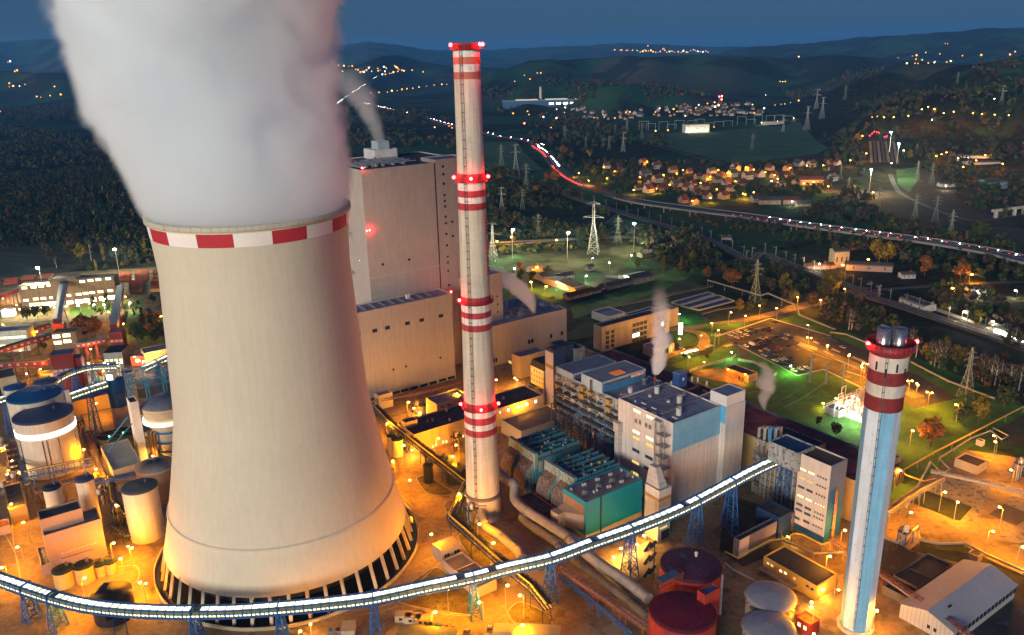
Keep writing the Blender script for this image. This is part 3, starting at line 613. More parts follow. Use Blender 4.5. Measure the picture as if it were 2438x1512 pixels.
EX = Vector((math.cos(AX), math.sin(AX), 0)); EY = Vector((-EX.y, EX.x, 0))
BEIGE2 = mat('beige_render', (.40, .35, .29), .8, .1, .1, streak=.1, su=3, seam=.93)
B0 = KG('F', 1530, 1272, 60)
mid = Bld('boiler_house', 'narrow beige block rising between the banded chimney and the turbine hall', 'boiler house', B0-EX*30, None, None, 60, AXN, CLAD, ROOF, Lx=30, Ly=40, cap=CAPM)
for (x, y) in ((1303,163),(1305,222),(1307,280),(1300,352)): mid.winp('F', K('E', x, y), 1.2, 1.2)
B0 = KG('g', 720, 525, 28)
turb = Bld('turbine_hall', 'long low beige hall with a cluttered blue roof right of the banded chimney', 'turbine hall', B0-EX*75, None, None, 28, AXN, CLAD, ROOF, Lx=75, Ly=44, cap=CAPM)
for (x, y) in ((315,885),(349,875),(552,823),(668,792)): turb.winp('F', K('g', x, y), 2.0, 3.0)
for (x, y) in ((1278,648),(1296,644)): turb.winp('F', K('E', x, y), 1.4, 3)
rd = mat('roof_plant_grey', (.26, .28, .30), .6, .2, .4)
for i in range(26):
    x, y = RND.uniform(28, 72), RND.uniform(5, 38); w, d, h = RND.uniform(1.5, 5), RND.uniform(2, 7), RND.uniform(1, 3.2)
    b = MB(); b.box((0, 0, 0), (w, d, h), rd); b.box((w*.2, d*.2, h), (w*.6, d*.5, h+.5), STEEL); b.build('air_unit', turb.r, (x, y, turb.h-.75))
q = KG('g', 372, 578, 28.5)
steam('steam_plume', 'bluish white steam drifting left from the turbine hall roof', q, [(0,0,0,.8),(5,-1.5,0,3.2),(11,-5,0,6.5),(18,-11,1,9),(25,-20,2,10.5),(33,-29,3,11)], .5, .16, 1.3, .5, fade=.6)
steam('steam_plume', 'wispy steam trailing off the penthouse of the tallest block', tall.W(uj*.78, 51, tall.h+10), [(0,0,0,5),(8,-2,2,6.5),(18,-7,6,9),(30,-14,12,13),(46,-22,20,15)], .1, .1, 1.2, .7, fade=.7)
# ------------------------------------------------------------------ white boiler building with the blue roof
WCL = mat('white_sheet_cladding', (.56, .53, .52), .6, .08, .1, su=4.2, sz=5.5, streak=.16, seam=.78)
BCL = mat('sky_blue_cladding', (.20, .42, .60), .6, .10, .12, su=0, sz=6.2, seam=.7, streak=.08); WBL = mat('bright_blue_cladding', (.08, .36, .62), .6, .1, .2)
wb = Bld('boiler_house', 'tall white boiler building with blue roof and lit window strips', 'boiler house', K('p1',1195,895), K('p1',1560,738), K('p1',752,690), 44, AX, WCL, ROOF)
uT = wb.face(K('p1',1700,700), 'F', -3)
xr = wb.face(K('p1',1785,625), 'F', -3.)[0]; x0 = wb.Lx-.3
zb_ = wb.face(K('p1',1195,1130), 'F')[1]
def panel(bl, f, u0, u1, z0, z1, m, nm, off=0., d=.12):
    b = MB()
    if f == 'F': b.box((u0, off-d, z0), (u1, off+.05, z1), m)
    else: b.box((off-d, u0, z0), (off+.05, u1, z1), m)
    return b.build(nm, bl.r)
panel(wb, 'F', .15, x0, zb_, wb.h-.05, BCL, 'blue_panel')
wb.mk(x0, -3, xr, 14, 0, wb.h, WCL, ROOF, .7, 'stair_tower'); wb.mk(x0+.4, -2.6, xr-.05, 7, wb.h-.8, wb.h+5.2, mat('pale_roof_house', (.62, .62, .64), .6, .08, .2), ROOF, .3, 'lift_house')
panel(wb, 'L', -2.9, -.12, zb_+6, wb.h-.05, WBL, 'blue_panel', x0)
for (x, y, mt) in ((903,797,LIT),(1011,848,LIT),(898,965,LIT),(1006,1018,LIT),(898,1015,LITY),(1005,1072,LITY),(895,1115,GLASSD),(1000,1172,GLASSD),(893,1210,LITY),(990,1262,GLASSD),(888,1300,LITY)):
    wb.winp('L', K('p1', x, y), 4.6, 1.5, mt, bars=4)
for (x, y) in ((896,875),(928,887),(978,910),(1008,925)): wb.winp('L', K('p1', x, y), 1.5, 2.0, mat('louvre_grey', (.16, .16, .18), .6))
# ducts up the left face
dm = mat('pale_duct_sheet', (.44, .42, .41), .5, .15, .4, sz=2.4, su=0, seam=.6, streak=.1)
for (xa, yt, yb, w) in ((770,905,1235,2.6),(1095,890,1330,3.4)):
    u, z1 = wb.face(K('p1', xa, yt), 'L'); _, z0 = wb.face(K('p1', xa, yb), 'L'); b = MB()
    b.box((-2.4, u-w/2, z0), (-.1, u+w/2, z1), dm); b.box((-2.9, u-w/2-.5, z1-3), (-.05, u+w/2+.5, z1+1.6), dm)
    b.add([(-2.4,u-w/2,z0),(-2.4,u+w/2,z0),(-.1,u+w/2,z0),(-.1,u-w/2,z0),(-3.6,u-w,z0-6),(-3.6,u+w,z0-6),(-.1,u+w,z0-6),(-.1,u-w,z0-6)],[(0,1,5,4),(1,2,6,5),(2,3,7,6),(3,0,4,7)], dm); b.build('vent_duct', wb.r)
b = MB(); u = wb.face(K('p1',1120,1000), 'L')[0]
for k in range(7):
    z = 6+k*5.3; b.box((-4.2, u-4.5, z), (-.1, u+1.5, z+.2), STEEL); rail(b, [(-.2, u-4.5, z), (-4.2, u-4.5, z), (-4.2, u+1.5, z), (-.2, u+1.5, z)], 1.1, STEEL, 2, .08)
    b.bar((-4, u-4.3, z), (-1, u+1.3, z+5.2), .22, STEEL)
for (xx, yy) in ((-4.1, u-4.4), (-4.1, u+1.4)): b.bar((xx, yy, 0), (xx, yy, 44), .28, STEEL)
b.build('stair_landing', wb.r)
roofbits(wb, [(K('p1',849,640),1.15,3,'vent_stack'),(K('p1',1063,640),1.25,3.6,'vent_stack'),(K('p1',1246,718),1.3,3.6,'vent_stack'),(K('p1',1240,815),1.3,3.6,'vent_stack'),(K('p1',1007,668),.8,1,'roof_fan'),(K('p1',1158,712),.8,1,'roof_fan'),(K('p1',1285,655),.9,1,'roof_fan'),(K('p1',1347,545),.5,2.4,'vent_pipe'),(K('p1',1394,555),.5,2.6,'vent_pipe'),(K('p1',1180,570),.5,1.6,'vent_pipe'),(K('p1',1465,585),.5,2.6,'vent_pipe'),(K('p1',890,712),.5,.9,'vent_pipe')], mat('pale_vent_sheet', (.5, .48, .46), .5, .15, .5))
b = MB(); hr = mat('ochre_handrail', (.30, .17, .08), .6)
def rp(x, y): q = wb.roofpt(K('p1', x, y), wb.h-.7); return Vector((q.x, q.y, wb.h-.7))
for pts in (((770,660),(850,710),(1130,600),(1115,590),(1300,560)),((1130,700),(1400,605),(1290,545)),((1100,815),(1480,660),(1440,640)),((1330,545),(1590,665)),((1290,548),(1610,650))): rail(b, [rp(*p) for p in pts], 1.1, hr, 2.2, .11)
for pts in (((770,668),(1300,565)),((1105,822),(1480,668))):
    a, c = rp(*pts[0]), rp(*pts[1]); b.wall([a, c], .5, 1.0, STEEL, wb.h-.7)
b.build('roof_walkway', wb.r)
for (x, y) in ((957,735),(957,773),(1040,775),(1040,812),(1120,852),(1208,852)):
    q = rp(x, y); b = MB(); b.box((-.4, -1.4, 0), (.4, 1.4, .35), WHITE); b.build('skylight', wb.r, q)
b = MB(); q = wb.loc(KG('p1',1256,470,51)); b.box((0, -4.2, 0), (5.2, 0, 7), mat('deep_blue_sheet', (.015, .07, .25), .5, .1, .3, su=1)); b.box((-.2, -4.4, 7), (5.4, .2, 7.3), ROOF); b.box((2.2, -4.3, 3.4), (3.2, -4.15, 4.8), WHITE); b.build('roof_cabin', wb.r, (q.x-3, q.y+2, wb.h-.7))
redpipe = MB(); q = wb.roofpt(K('p1',1047,575)); redpipe.tube([(0, 0, 0), (0, 0, 5.5)], .35, BROWNS, 8); redpipe.build('exhaust_pipe', wb.r, (q.x, q.y, wb.h-.7))
steam('steam_plume', 'thin bright white steam rising from the roof pipe of the white building', wb.W(q.x, q.y, wb.h+4.8), [(0,0,0,1),(4,.5,0,2.6),(8,1.8,0,4.4),(12,1.6,0,3.8),(17,3,.4,5.8),(23,1.6,1,4.4),(30,2.6,2,5.6),(46,1,3,4)], .75, .26, 1.35, .6, fade=1.5)
ann = Bld('filter_tower', 'low white concrete tower with a yellow band at the foot of the white boiler building', 'filter tower', K('p3',1032,155), K('p3',1135,100), K('p3',898,80), 24.5, AX, mat('white_concrete', (.52, .48, .45), .8, .12, .15, streak=.2), ROOF)
yb = mat('ochre_band', (.34, .20, .05), .7, .2, .3)
zy = ann.face(K('p3',1030,245), 'F')[1]; panel(ann, 'F', 0, ann.Lx, zy-.7, zy+.7, yb, 'yellow_band'); panel(ann, 'L', 0, ann.Ly, zy-.7, zy+.7, yb, 'yellow_band')
ann.winp('F', K('p3',1070,495), 4.2, 1, LITY, bars=4); u, z = ann.face(K('p3',1085,575), 'F'); b = MB(); b.box((u-2.3, -.15, .3), (u+2.3, .05, 4.6), DARK); b.build('gate', ann.r)
b = MB(); b.add([(1, 1, 0), (ann.Lx-1, 1, 0), (ann.Lx-1, 9, 0), (1, 9, 0), (1.8, 4, 9), (4, 4, 9), (4, 8, 9), (1.8, 8, 9)], [(0,1,5,4),(1,2,6,5),(2,3,7,6),(3,0,4,7),(4,5,6,7)], dm); b.build('duct_cone', ann.r, (0, 0, ann.h-.7)); 
# ------------------------------------------------------------------ old boiler house: steel, ducts and walkways on its flank
OBW = mat('weathered_blue_white_panel', (.30, .34, .37), .7, .25, .2, streak=.3, stain=(.13, .08, .05), stainamt=.28, su=3.5, sz=4, seam=.6)
LBL = mat('light_blue_sheet', (.34, .44, .54), .6, .12, .2, streak=.1); MBL = mat('mid_blue_sheet', (.05, .20, .42), .55, .15, .3)
oC = KG('p1', 250, 470, 36); oA = wb.W(0, wb.Ly+.5, 0); dl = (oC-oA).dot(EY); oA = oC-EY*dl
ob = Bld('boiler_house', 'old grey blue boiler house with stacked ducts and walkways on its flank', 'boiler house', Vector((oA.x, oA.y, 36)), None, None, 36, AX, OBW, ROOF, Lx=34, Ly=dl)
print('OB', ob.Lx, ob.Ly, wb.Lx, wb.Ly)
s0 = ob.face(K('p1',455,540), 'L')[0]; s1 = ob.face(K('p1',622,620), 'L')[0]
for (ya, yb2, hh, x1) in ((s1+.2, s0, 5.2, 30), (s0+6.5, dl-.1, 2.6, 30)):
    ob.mk(-.12, ya, x1, yb2, ob.h-.8, ob.h+hh, LBL, mat('roof_pale_blue', (.20, .23, .26), .7, .2, .1, su=6, seam=.8), .15, 'clerestory')
    b = MB(); b.box((.6, ya-.14, ob.h-.7), (x1-.2, ya-.02, ob.h+hh-1.6), MBL); b.build('blue_panel', ob.r)
    for i in range(12 if hh > 4 else 9):
        lit = (hh > 4 and i > 7); o = ob.win('F', 2.2+i*2.3, ob.h+hh-2.1+.3, 1.9, 1.1, LITO if lit else mat('rust_brown_glass', (.12, .07, .04), .3, .4, 1), ya-.1, bars=1)
# glowing roof light
q = ob.loc(KG('p1', 745, 487, 41)); 
for i in range(2):
    b = MB()
    b.box((-3.6, i*2.6-2.6, 0), (3.6, i*2.6-.3, .25), mat('roof_light_glow', (.2, .1, .05), emit=(1, .22, .04), estr=.55))
    for k in range(8): b.box((-3.6+k, i*2.6-2.6, .2), (-3.4+k, i*2.6-.3, .4), BROWNS)
    b.build('roof_light', ob.r, (q.x, q.y, ob.h+5.05))
rr = random.Random(3)
for i in range(10):
    m_ = MB(); x = 25+rr.uniform(0, 6); y = 1+i*dl/10; r = rr.uniform(.8, 1.5); m_.lathe([(r, 0), (r, 2.6), (r*1.15, 2.8), (r*.8, 3.3), (.05, 3.4)], STEEL, 14); m_.build('vent_stack', ob.r, (x, y, ob.h-.7))
# flank: bays with blue columns, walkways, ducts, hoppers
fl = MB(); wk = MB(); du = MB(); pp = MB(); dul = []; stl = mat('flank_blue_steel', (.04, .17, .36), .5, .25, .5, stain=(.14, .07, .03), stainamt=.2); grd = mat('dark_grating', (.06, .06, .065), .7, .3, 1); oc = mat('ochre_sheet', (.34, .22, .08), .7, .25, .4)
nb = 9
for k in range(nb+1):
    y = dl*k/nb; fl.bar((-.5, y, 0), (-.5, y, 24), .6, stl); fl.bar((-3.2, y, 0), (-3.2, y, 18), .45, stl)
for z in (6, 10, 14, 18, 22):
    fl.bar((-.6, 0, z), (-.6, dl, z), .4, stl); fl.bar((-3.2, 0, z), (-3.2, dl, z), .3, stl)
for k in range(nb):
    y0, y1 = dl*k/nb, dl*(k+1)/nb
    fl.bar((-.6, y0, 6), (-.6, y1, 14), .25, stl); fl.bar((-3.2, y1, 6), (-3.2, y0, 14), .2, stl)
for z, dpt in ((18.2, 4), (22.4, 3.4), (26.5, 3), (30, 2.4)):
    for k in range(3):
        y0 = dl*(k*.33+rr.uniform(0, .05)); y1 = y0+dl*.27; wk.box((-dpt, y0, z), (-.1, y1, z+.18), grd); rail(wk, [(-dpt, y0, z+.18), (-dpt, y1, z+.18)], 1.1, STEEL, 2.2, .09)
        for q in np.arange(y0, y1, 3): wk.bar((-dpt, q, z), (-.2, q, z-1.6), .14, grd)
for k in range(nb):
    yc = dl*(k+.5)/nb
    for z, s in ((24, 1.4), (28.2, 1.2), (32.5, 1.3)):
        if rr.random() < .75:
            du = MB(); dul.append(du); h = rr.uniform(1.4, 3); w = rr.uniform(1.2, 2.0); du.box((-2.4, yc-w, z), (-.1, yc+w, z+h), rr.choice([dm, GREYB, oc, OBW, STEEL]))
        if rr.random() < .6: pp.tube([(-1.2, yc-2.5, z+s), (-1.9, yc-.5, z+s), (-1.9, yc+1.5, z-1), (-1.2, yc+2, z-3)], .45, rr.choice([STEEL, dm, RUST]), 8)
    du = MB(); dul.append(du); du.box((-.3, yc-1.9, 7), (.04, yc+1.9, 12.5), rr.choice([OBW, mat('faded_turquoise', (.10, .24, .27), .7, .2, .4), GREYB]))
    du.box((-.35, yc-2, 19), (.04, yc+2, 21.5), mat('louvre_dark', (.05, .055, .06), .6, .2, .5, sz=.8))
    du.box((-.35, yc-2.1, 25.2), (.03, yc+2.1, 27.4), mat('louvre_dark', (.05, .055, .06), .6))
for y0, y1 in ((.05, .3), (.4, .62), (.72, .95)):
    pp.tube([(-1.4, dl*y0, 17), (-1.4, dl*y1, 17)], .8, GREYB, 10); pp.tube([(-1.0, dl*y0, 23.5), (-1.0, dl*y1, 23.5)], .6, STEEL, 10); pp.tube([(-2.5, dl*y0, 14.5), (-2.5, dl*y1, 14.2)], .5, RUST, 8)
fl.build('steel_frame', ob.r); wk.build('walkway', ob.r); [q.build('duct_box', ob.r) for q in dul]; pp.build('pipework', ob.r)
for (x, yt, yb3) in ((243,440,950),(530,545,870)):
    u, z1 = ob.face(K('p1', x, yt), 'L', -2); b = MB(); b.tube([(-2, u, .1), (-2, u, z1)], .42, mat('rust_pipe_dark', (.085, .035, .03), .7, .3, .6), 10); b.build('downpipe', ob.r)
u, z = ob.face(K('p1',545,970), 'L', -.4); b = MB(); b.box((-.45, u-.55, z-2.8), (-.3, u+.55, z+2.8), LITO); b.build('lit_doorway', ob.r)
for (xa, w_) in ((258,4.4),(500,4.0)):
    u, z = ob.face(K('p1', xa+20, 560 if xa < 300 else 650), 'L'); panel(ob, 'L', u-w_, u+w_, z-1.2, z+1.2, oc, 'ochre_panel')
# blue stair tower
bt = Bld('stair_tower', 'dark blue stair tower with one pale pink face left of the old boiler house', 'stair tower', K('p1',232,318), K('p1',312,285), K('p1',162,285), 37, AX, mat('navy_sheet', (.02, .05, .14), .6, .15, .3, su=3, sz=4, seam=.7), ROOFD)
panel(bt, 'L', .5, bt.Ly-.6, 1.2, bt.h-1.2, mat('pinkish_white_sheet', (.50, .44, .45), .7, .08, .2, sz=9), 'pale_panel'); z = bt.face(K('p1',195,430), 'L')[1]; panel(bt, 'L', .5, bt.Ly-.6, z-1.2, z+1, oc, 'ochre_band', 0, .2); panel(bt, 'L', .45, bt.Ly-.5, .2, 1.6, mat('yellow_band_paint', (.45, .33, .03), .7), 'yellow_band', 0, .2)
bt.mk(bt.Lx-.05, 4, bt.Lx+9, 15, 0, bt.h-.5, mat('navy_glass_panel', (.02, .07, .15), .4, .2, .3, su=2, sz=2.6, seam=1.6), ROOFD, .5, 'lift_block')
bt.mk(bt.Lx+9, 2, bt.Lx+16, 13, 0, bt.h-3, OBW, ROOFD, .5, 'service_block')
b = MB(); rail(b, [(0, bt.Ly, bt.h), (0, 0, bt.h), (bt.Lx, 0, bt.h), (bt.Lx, 4, bt.h)], 1.1, hr, 2, .1); b.build('roof_railing', bt.r)
# ------------------------------------------------------------------ low halls behind the chimney
YCR = mat('cream_render', (.50, .42, .28), .85, .1, .12, streak=.12); WLOW = mat('pale_yellow_sheet', (.52, .46, .34), .7, .08, .1, su=1.6, seam=.9)
sh = Bld('workshop', 'long cream workshop with flat black roof behind the banded chimney', 'workshop', K('f',620,875), K('f',2195,395), K('f',400,735), 11, AX, YCR, ROOFD)
sh.mk(.8, sh.Ly-8, 8, sh.Ly-3, sh.h-1, sh.h+2.6, YCR, ROOFD, .3, 'roof_house')
for (x, y) in ((1763,576),(1880,540),(1987,508),(2092,473)): sh.winp('F', K('f', x, y), 1.5, 1.6, glow('lit_white_window', (1, .93, .78), 4))
for (x, y) in ((850,1020),(892,992),(976,962),(1015,956),(1097,928),(1133,916),(1213,892),(1665,605)): sh.winp('F', K('f', x, y), .9, 1.5, LIT)
roofbits(sh, [(K('f',787,712),.6,1.6,'vent_pipe'),(K('f',846,695),.6,1.4,'vent_pipe'),(K('f',1053,692),.6,1.4,'vent_pipe'),(K('f',1018,580),.7,1.8,'vent_pipe'),(K('f',1705,430),.8,1.6,'vent_pipe')])
for (x, y) in ((2035,275),(2060,290),(2140,350),(2160,365),(2165,345)):
    q = sh.roofpt(K('f', x, y)); b = MB(); b.box((-.9, -.7, 0), (.9, .7, 1.6), STEEL); b.lathe([(.6, 1.6), (.6, 1.8), (.1, 1.8)], DARK, 12); b.build('air_unit', sh.r, (q.x, q.y, sh.h-.75))
for x in (930, 1045): u, z = sh.face(K('f', x, 850), 'F'); b = MB(); b.tube([(u, -.25, .4), (u, -.25, sh.h-1)], .14, STEEL, 6); b.build('downpipe', sh.r)
s2b = Bld('workshop', 'small cream workshop with flat grey roof behind the long black roofed one', 'workshop', K('f',900,508), K('f',1290,400), K('f',748,425), 10, AX, YCR, ROOF)
for (x, y) in ((968,538),(1048,513),(1166,478)): s2b.winp('F', K('f', x, y), 2.2, .9, DARK)
g8 = KG('f', 1920, 835, 8)
gr = Bld('storage_hall', 'flat grey roofed hall with one yellow lit end beside the chimney', 'storage hall', Vector((g8.x, g8.y, 8)), None, K('f',1670,690), 8, AX, WLOW, mat('grey_gravel_roof', (.12, .125, .135), .9, .2, .3, su=2.4, sz=0, seam=.85), Lx=32)
q0 = KG('f', 95, 640, 8)
pm = Bld('pump_house', 'little cream pump house with a grey roof at the foot of the boiler house', 'pump house', K('f',195,405), K('f',368,365), K('f',160,360), 9, AX, YCR, ROOF)
# office and mansard block
cb = Bld('switch_house', 'stepped beige concrete house with one lit window beside the turbine hall', 'switch house', K('g',215,1050), K('g',470,980), K('g',62,1040), 15, AX, BEIGE2, ROOF, Ly=9, Lx=20)
cb.winp('L', K('g',110,1105), 3.2, 1.8, LITY, bars=3); cb.winp('L', K('g',110,1170), 3.2, 1.6, DARK, bars=3)
A0 = KG('g', 470, 1200, 12)
mb = Bld('office_block', 'three storey white office block with a dark mansard roof', 'office block', Vector((A0.x, A0.y, 12)), None, K('g',235,1160), 12, AX, mat('white_render', (.55, .54, .50), .85, .08, .2), ROOFD, Lx=12)
b = MB(); L = mb.Ly; b.add([(-.3,-.2,12),(12,-.2,12),(12,L+.2,12),(-.3,L+.2,12),(1.5,0,15.5),(11,0,15.5),(11,L,15.5),(1.5,L,15.5)], [(0,1,5,4),(1,2,6,5),(2,3,7,6),(3,0,4,7),(4,5,6,7)], mat('dark_slate', (.035, .035, .035), .8, .3, .5)); b.build('mansard_roof', mb.r)
n = int(L/2.6)
for k in range(n):
    for zz in (3, 6.2, 9.4): mb.win('L', 1.6+k*2.6, zz, 1.2, 1.5, LITY if (k*7+int(zz)*3) % 11 == 0 else GLASSD, bars=1, frame=WHITE)
# concrete admin building with three window fields
ad = Bld('office_building', 'long raw concrete office building with three grid window fields', 'office building', K('g',1100,725), K('g',1845,530), K('g',1018,690), 18, AX, mat('raw_concrete', (.42, .37, .28), .9, .22, .12, streak=.18, su=3.6, sz=4.4, seam=.88), ROOFD)
def grid(bl, x0, y0, x1, y1, n, m, w, h, litset=()):
    u0, za = bl.face(K('g', x0, y0), 'F'); u1, zb = bl.face(K('g', x1, y1), 'F')
    for r in range(n):
        z = za+(zb-za)*r/(n-1)
        for c in range(m):
            u = u0+(u1-u0)*c/max(1, m-1); bl.win('F', u, z, w, h, (glow('lit_white_window', (1, .93, .78), 4) if (r, c) in litset else GLASSD), bars=2)
grid(ad, 1160, 790, 1215, 925, 4, 2, 3.0, 2.6, ())
grid(ad, 1450, 705, 1565, 840, 4, 4, 3.0, 2.6, ((2, 0), (2, 1)))
grid(ad, 1710, 635, 1752, 760, 3, 2, 2.4, 2.8, ((1, 1),))
adl = Bld('office_annex', 'low concrete entrance wing in front of the long office building', 'office annex', K('g',1680,960), K('g',1885,840), K('g',1335,985), 7, AX, mat('raw_concrete', (.42, .37, .28)), ROOF, Lx=18, Ly=12)
for k in range(4): adl.win('F', 2.5+k*4, 3.2, 3.0, 4.2, LITY if k % 2 else GLASSD, bars=2)
ad2 = Bld('office_annex', 'grey block at the far right end of the long office building', 'office annex', K('g',1845,535), K('g',1920,530), K('g',1757,485), 14, AX, BEIGE2, ROOF, Lx=8, Ly=10)
wt = Bld('pump_house', 'small white pump house by the settling basins', 'pump house', K('g',1165,612), K('g',1343,560), K('g',1107,520), 6, AX, WHITE, ROOF)
for k in range(3): wt.win('F', 4+k*5, 2.6, 2.4, 1.6, DARK)
# ------------------------------------------------------------------ red-brown turbine hall
B0 = KG('p4', 1218, 258, 20); A0 = B0-EX*30; Lh = (KG('g', 1225, 955, 20)-B0).dot(EY)
rh = Bld('turbine_hall', 'very long low turbine hall with a rust red roof', 'turbine hall', Vector((A0.x, A0.y, 20)), None, None, 20, AX, mat('ochre_render', (.42, .30, .12), .85, .1, .15), mat('rust_red_roof', (.30, .075, .045), .85, .25, .05, stain=(.17, .04, .03), stainamt=.4), Lx=30, Ly=Lh)
b = MB(); n = int(Lh/2.2)
for k in range(n): b.box((28.6, 1+k*2.2, 0), (29.4, 2.6+k*2.2, .9), mat('roof_vent_blue', (.10, .13, .18), .6))
b.build('ridge_vent', rh.r, (0, 0, rh.h-.72))
steam('steam_plume', 'faint orange lit puff of steam above the rust red roof', KG('p5', 1000, 1385, 20), [(0,0,0,.7),(4,-.4,0,2.4),(7,-1.6,0,3.4),(11,.4,1,4.2),(15,-1.2,1,6.2),(19,.6,2,4.4),(26,-2.6,3,3.6)], .3, .28, 1.5, .6, fade=.6)
# concrete bunker bay with pipes between the white building and the office tower
bk = Bld('bunker_bay', 'dirty concrete bunker bay hung with pipes behind the conveyor head', 'bunker bay', K('p4',526,222), None, K('p4',125,125), 28, AX, mat('dirty_concrete', (.24, .225, .20), .9, .3, .2, streak=.3, stain=(.08, .07, .06), stainamt=.35), ROOFD, Lx=20)
rr = random.Random(5); Y = bk.Ly; b = MB()
for k in range(9): y = 1+k*(Y-2)/9; b.tube([(-.7, y, .2), (-.7, y, 12+rr.uniform(0, 12)), (-.7, y+1.2, 24), (1, y+1.2, 27.6)], rr.uniform(.25, .6), rr.choice([STEEL, GREYB, RUST, GREYB]), 8)
for z in (6, 9.5, 13, 17, 21): b.box((-1.3, 0, z), (-.05, Y, z+.35), rr.choice([STEEL, GREYB, RUST]))
b.build('pipework', bk.r)
for k in range(16): y = rr.uniform(0, Y-3); z = rr.uniform(3, 24); b = MB(); b.box((-1.0, y, z), (-.04, y+rr.uniform(1, 3.5), z+rr.uniform(1, 3)), rr.choice([GREYB, DARK, OBW, RUST])); b.build('wall_box', bk.r)
for k in range(4): b = MB(); b.tube([(1.5, Y-1-k*3, 0), (1.5, Y-1-k*3, 5+k), (2.5, Y-2.5-k*3, 6.5+k), (3, Y-2.8-k*3, 0)], .8, GREYB if k != 2 else MBL, 10); b.build('roof_duct', bk.r, (0, 0, 27.3))
tb = Bld('transfer_house', 'blue roofed transfer house where the lit conveyor ends', 'transfer house', K('p4',525,205), K('p4',645,148), K('p4',312,118), 37, AX, OBW, mat('deep_blue_roof', (.02, .06, .13), .6, .2, .2), zb=28)
# ------------------------------------------------------------------ office tower
OFW = mat('pale_office_concrete', (.56, .50, .46), .8, .08, .12, streak=.1, sz=3.3, seam=.9)
of = Bld('office_tower', 'eight storey pale office tower with blue side wall and pairs of lit windows', 'office tower', K('p4',765,300), K('p4',885,245), K('p4',527,205), 36, AX, OFW, mat('dark_brown_roof', (.10, .07, .04), .8, .2, .1))
panel(of, 'F', 0.02, of.Lx, .1, of.h-.1, mat('strong_blue_sheet', (.02, .12, .30), .55, .1, .2, sz=4), 'blue_panel')
panel(of, 'L', 0.02, of.Ly, .1, 3, mat('strong_blue_sheet', (.02, .12, .30)), 'blue_panel')
rows = [((563,322,1),(622,348,1)),((556,383,0),(614,411,0)),((549,447,2),(609,475,2)),((543,512,1),(603,540,1)),((536,572,2),(596,602,2)),((532,612,2),(592,642,2)),((515,668,2),(585,697,2))]
for r in rows:
    for x, y, s in r: of.winp('L', K('p4', x, y), 2.9, 1.0, (LITY, LIT, GLASSD)[s if s < 2 else 2], bars=4)
for i, y in enumerate((367,431,496,563,627,660,720,775)):
    for k in range(4): of.winp('L', K('p4', 670-i*5.6+k*19, y+k*9), .55, .7, LIT if i == 3 else GLASSD)
for k in range(7): of.win('F', of.Lx*.55, 4+k*4.3, .5, .5, GLASSD)
b = MB(); ppo = mat('orange_pipe', (.42, .20, .10), .5, .2, .5)
for d in (0, .9): b.tube([(of.Lx*.38+d, -1, 1), (of.Lx*.38+d, -1, 23), (of.Lx*.38+.3+d, -.2, 24.5)], .3, ppo, 8)
for z in (6, 12, 18): b.box((of.Lx*.38-.6, -1.3, z), (of.Lx*.38+1.6, -.1, z+.15), STEEL)
b.build('riser_pipe', of.r)
# blue-and-grey low block between conveyor pier and tower
ww = Bld('workshop', 'dark blue low workshop with pale parapet wall left of the office tower', 'workshop', K('p4',105,830), K('p4',495,622), K('p4',72,838), 9, AX, mat('violet_grey_render', (.15, .13, .17), .8, .15, .2), ROOFD, Ly=3)
panel(ww, 'F', 0, 6, 0.2, ww.h, mat('pinkish_white_sheet', (.50, .44, .45)), 'pale_panel'); 
for k in range(2): ww.win('F', ww.Lx-4+k*1.7, 5.5, 1, 1.4, LITY)
w2 = Bld('workshop', 'blue sheeted hut roofed in black below the bunker bay', 'workshop', K('p4',390,668), K('p4',490,622), K('p4',220,588), 11, AX, DKBLUE, ROOFD)
# ------------------------------------------------------------------ teal filter building
TEAL = mat('teal_sheet', (.008, .23, .36), .5, .08, .05, su=1.0, seam=.95)
te = Bld('filter_building', 'teal green filter building with a violet grey roof and a dark stripe', 'filter building', K('p2',1118,1035), K('p2',1680,795), K('p2',890,885), 18.6, AX, TEAL, mat('violet_grey_roof', (.17, .165, .20), .8, .12, .1))
panel(te, 'F', 0, te.Lx, 0, 2.6, mat('ochre_base', (.46, .36, .20), .85, .15, .2), 'base_panel'); panel(te, 'L', 0, te.Ly, 0, 2.6, mat('ochre_base', (.46, .36, .20)), 'base_panel')
u, _ = te.face(K('p2',1268,1100), 'F'); panel(te, 'F', u-.35, u+.35, .1, te.h, DARK, 'dark_stripe', 0, .2)
panel(te, 'L', 1, te.Ly-.7, 4, te.h-2, mat('brown_ribbed_sheet', (.25, .16, .12), .7, .1, .2, sz=.7, su=0, seam=.75), 'brown_panel', 0, .16)
b = MB(); u0 = te.face(K('p2',925,1150), 'L', -4)[0]
b.add([(-.1,1,5),(-.1,te.Ly-1,5),(-.1,te.Ly-1,12),(-.1,1,12),(-4,te.Ly-6,4),(-4,te.Ly-1,4),(-4,te.Ly-1,11),(-4,te.Ly-6,11)],[(0,3,7,4),(3,2,6,7),(2,1,5,6),(1,0,4,5),(4,7,6,5)], mat('tan_duct_sheet', (.36, .28, .22), .7, .12, .2)); b.box((-7.5, te.Ly-6, .2), (-4, te.Ly-1, 11), mat('tan_duct_sheet', (.36, .28, .22))); b.build('inlet_duct', te.r)
fan = mat('fan_white', (.55, .55, .55), .5)
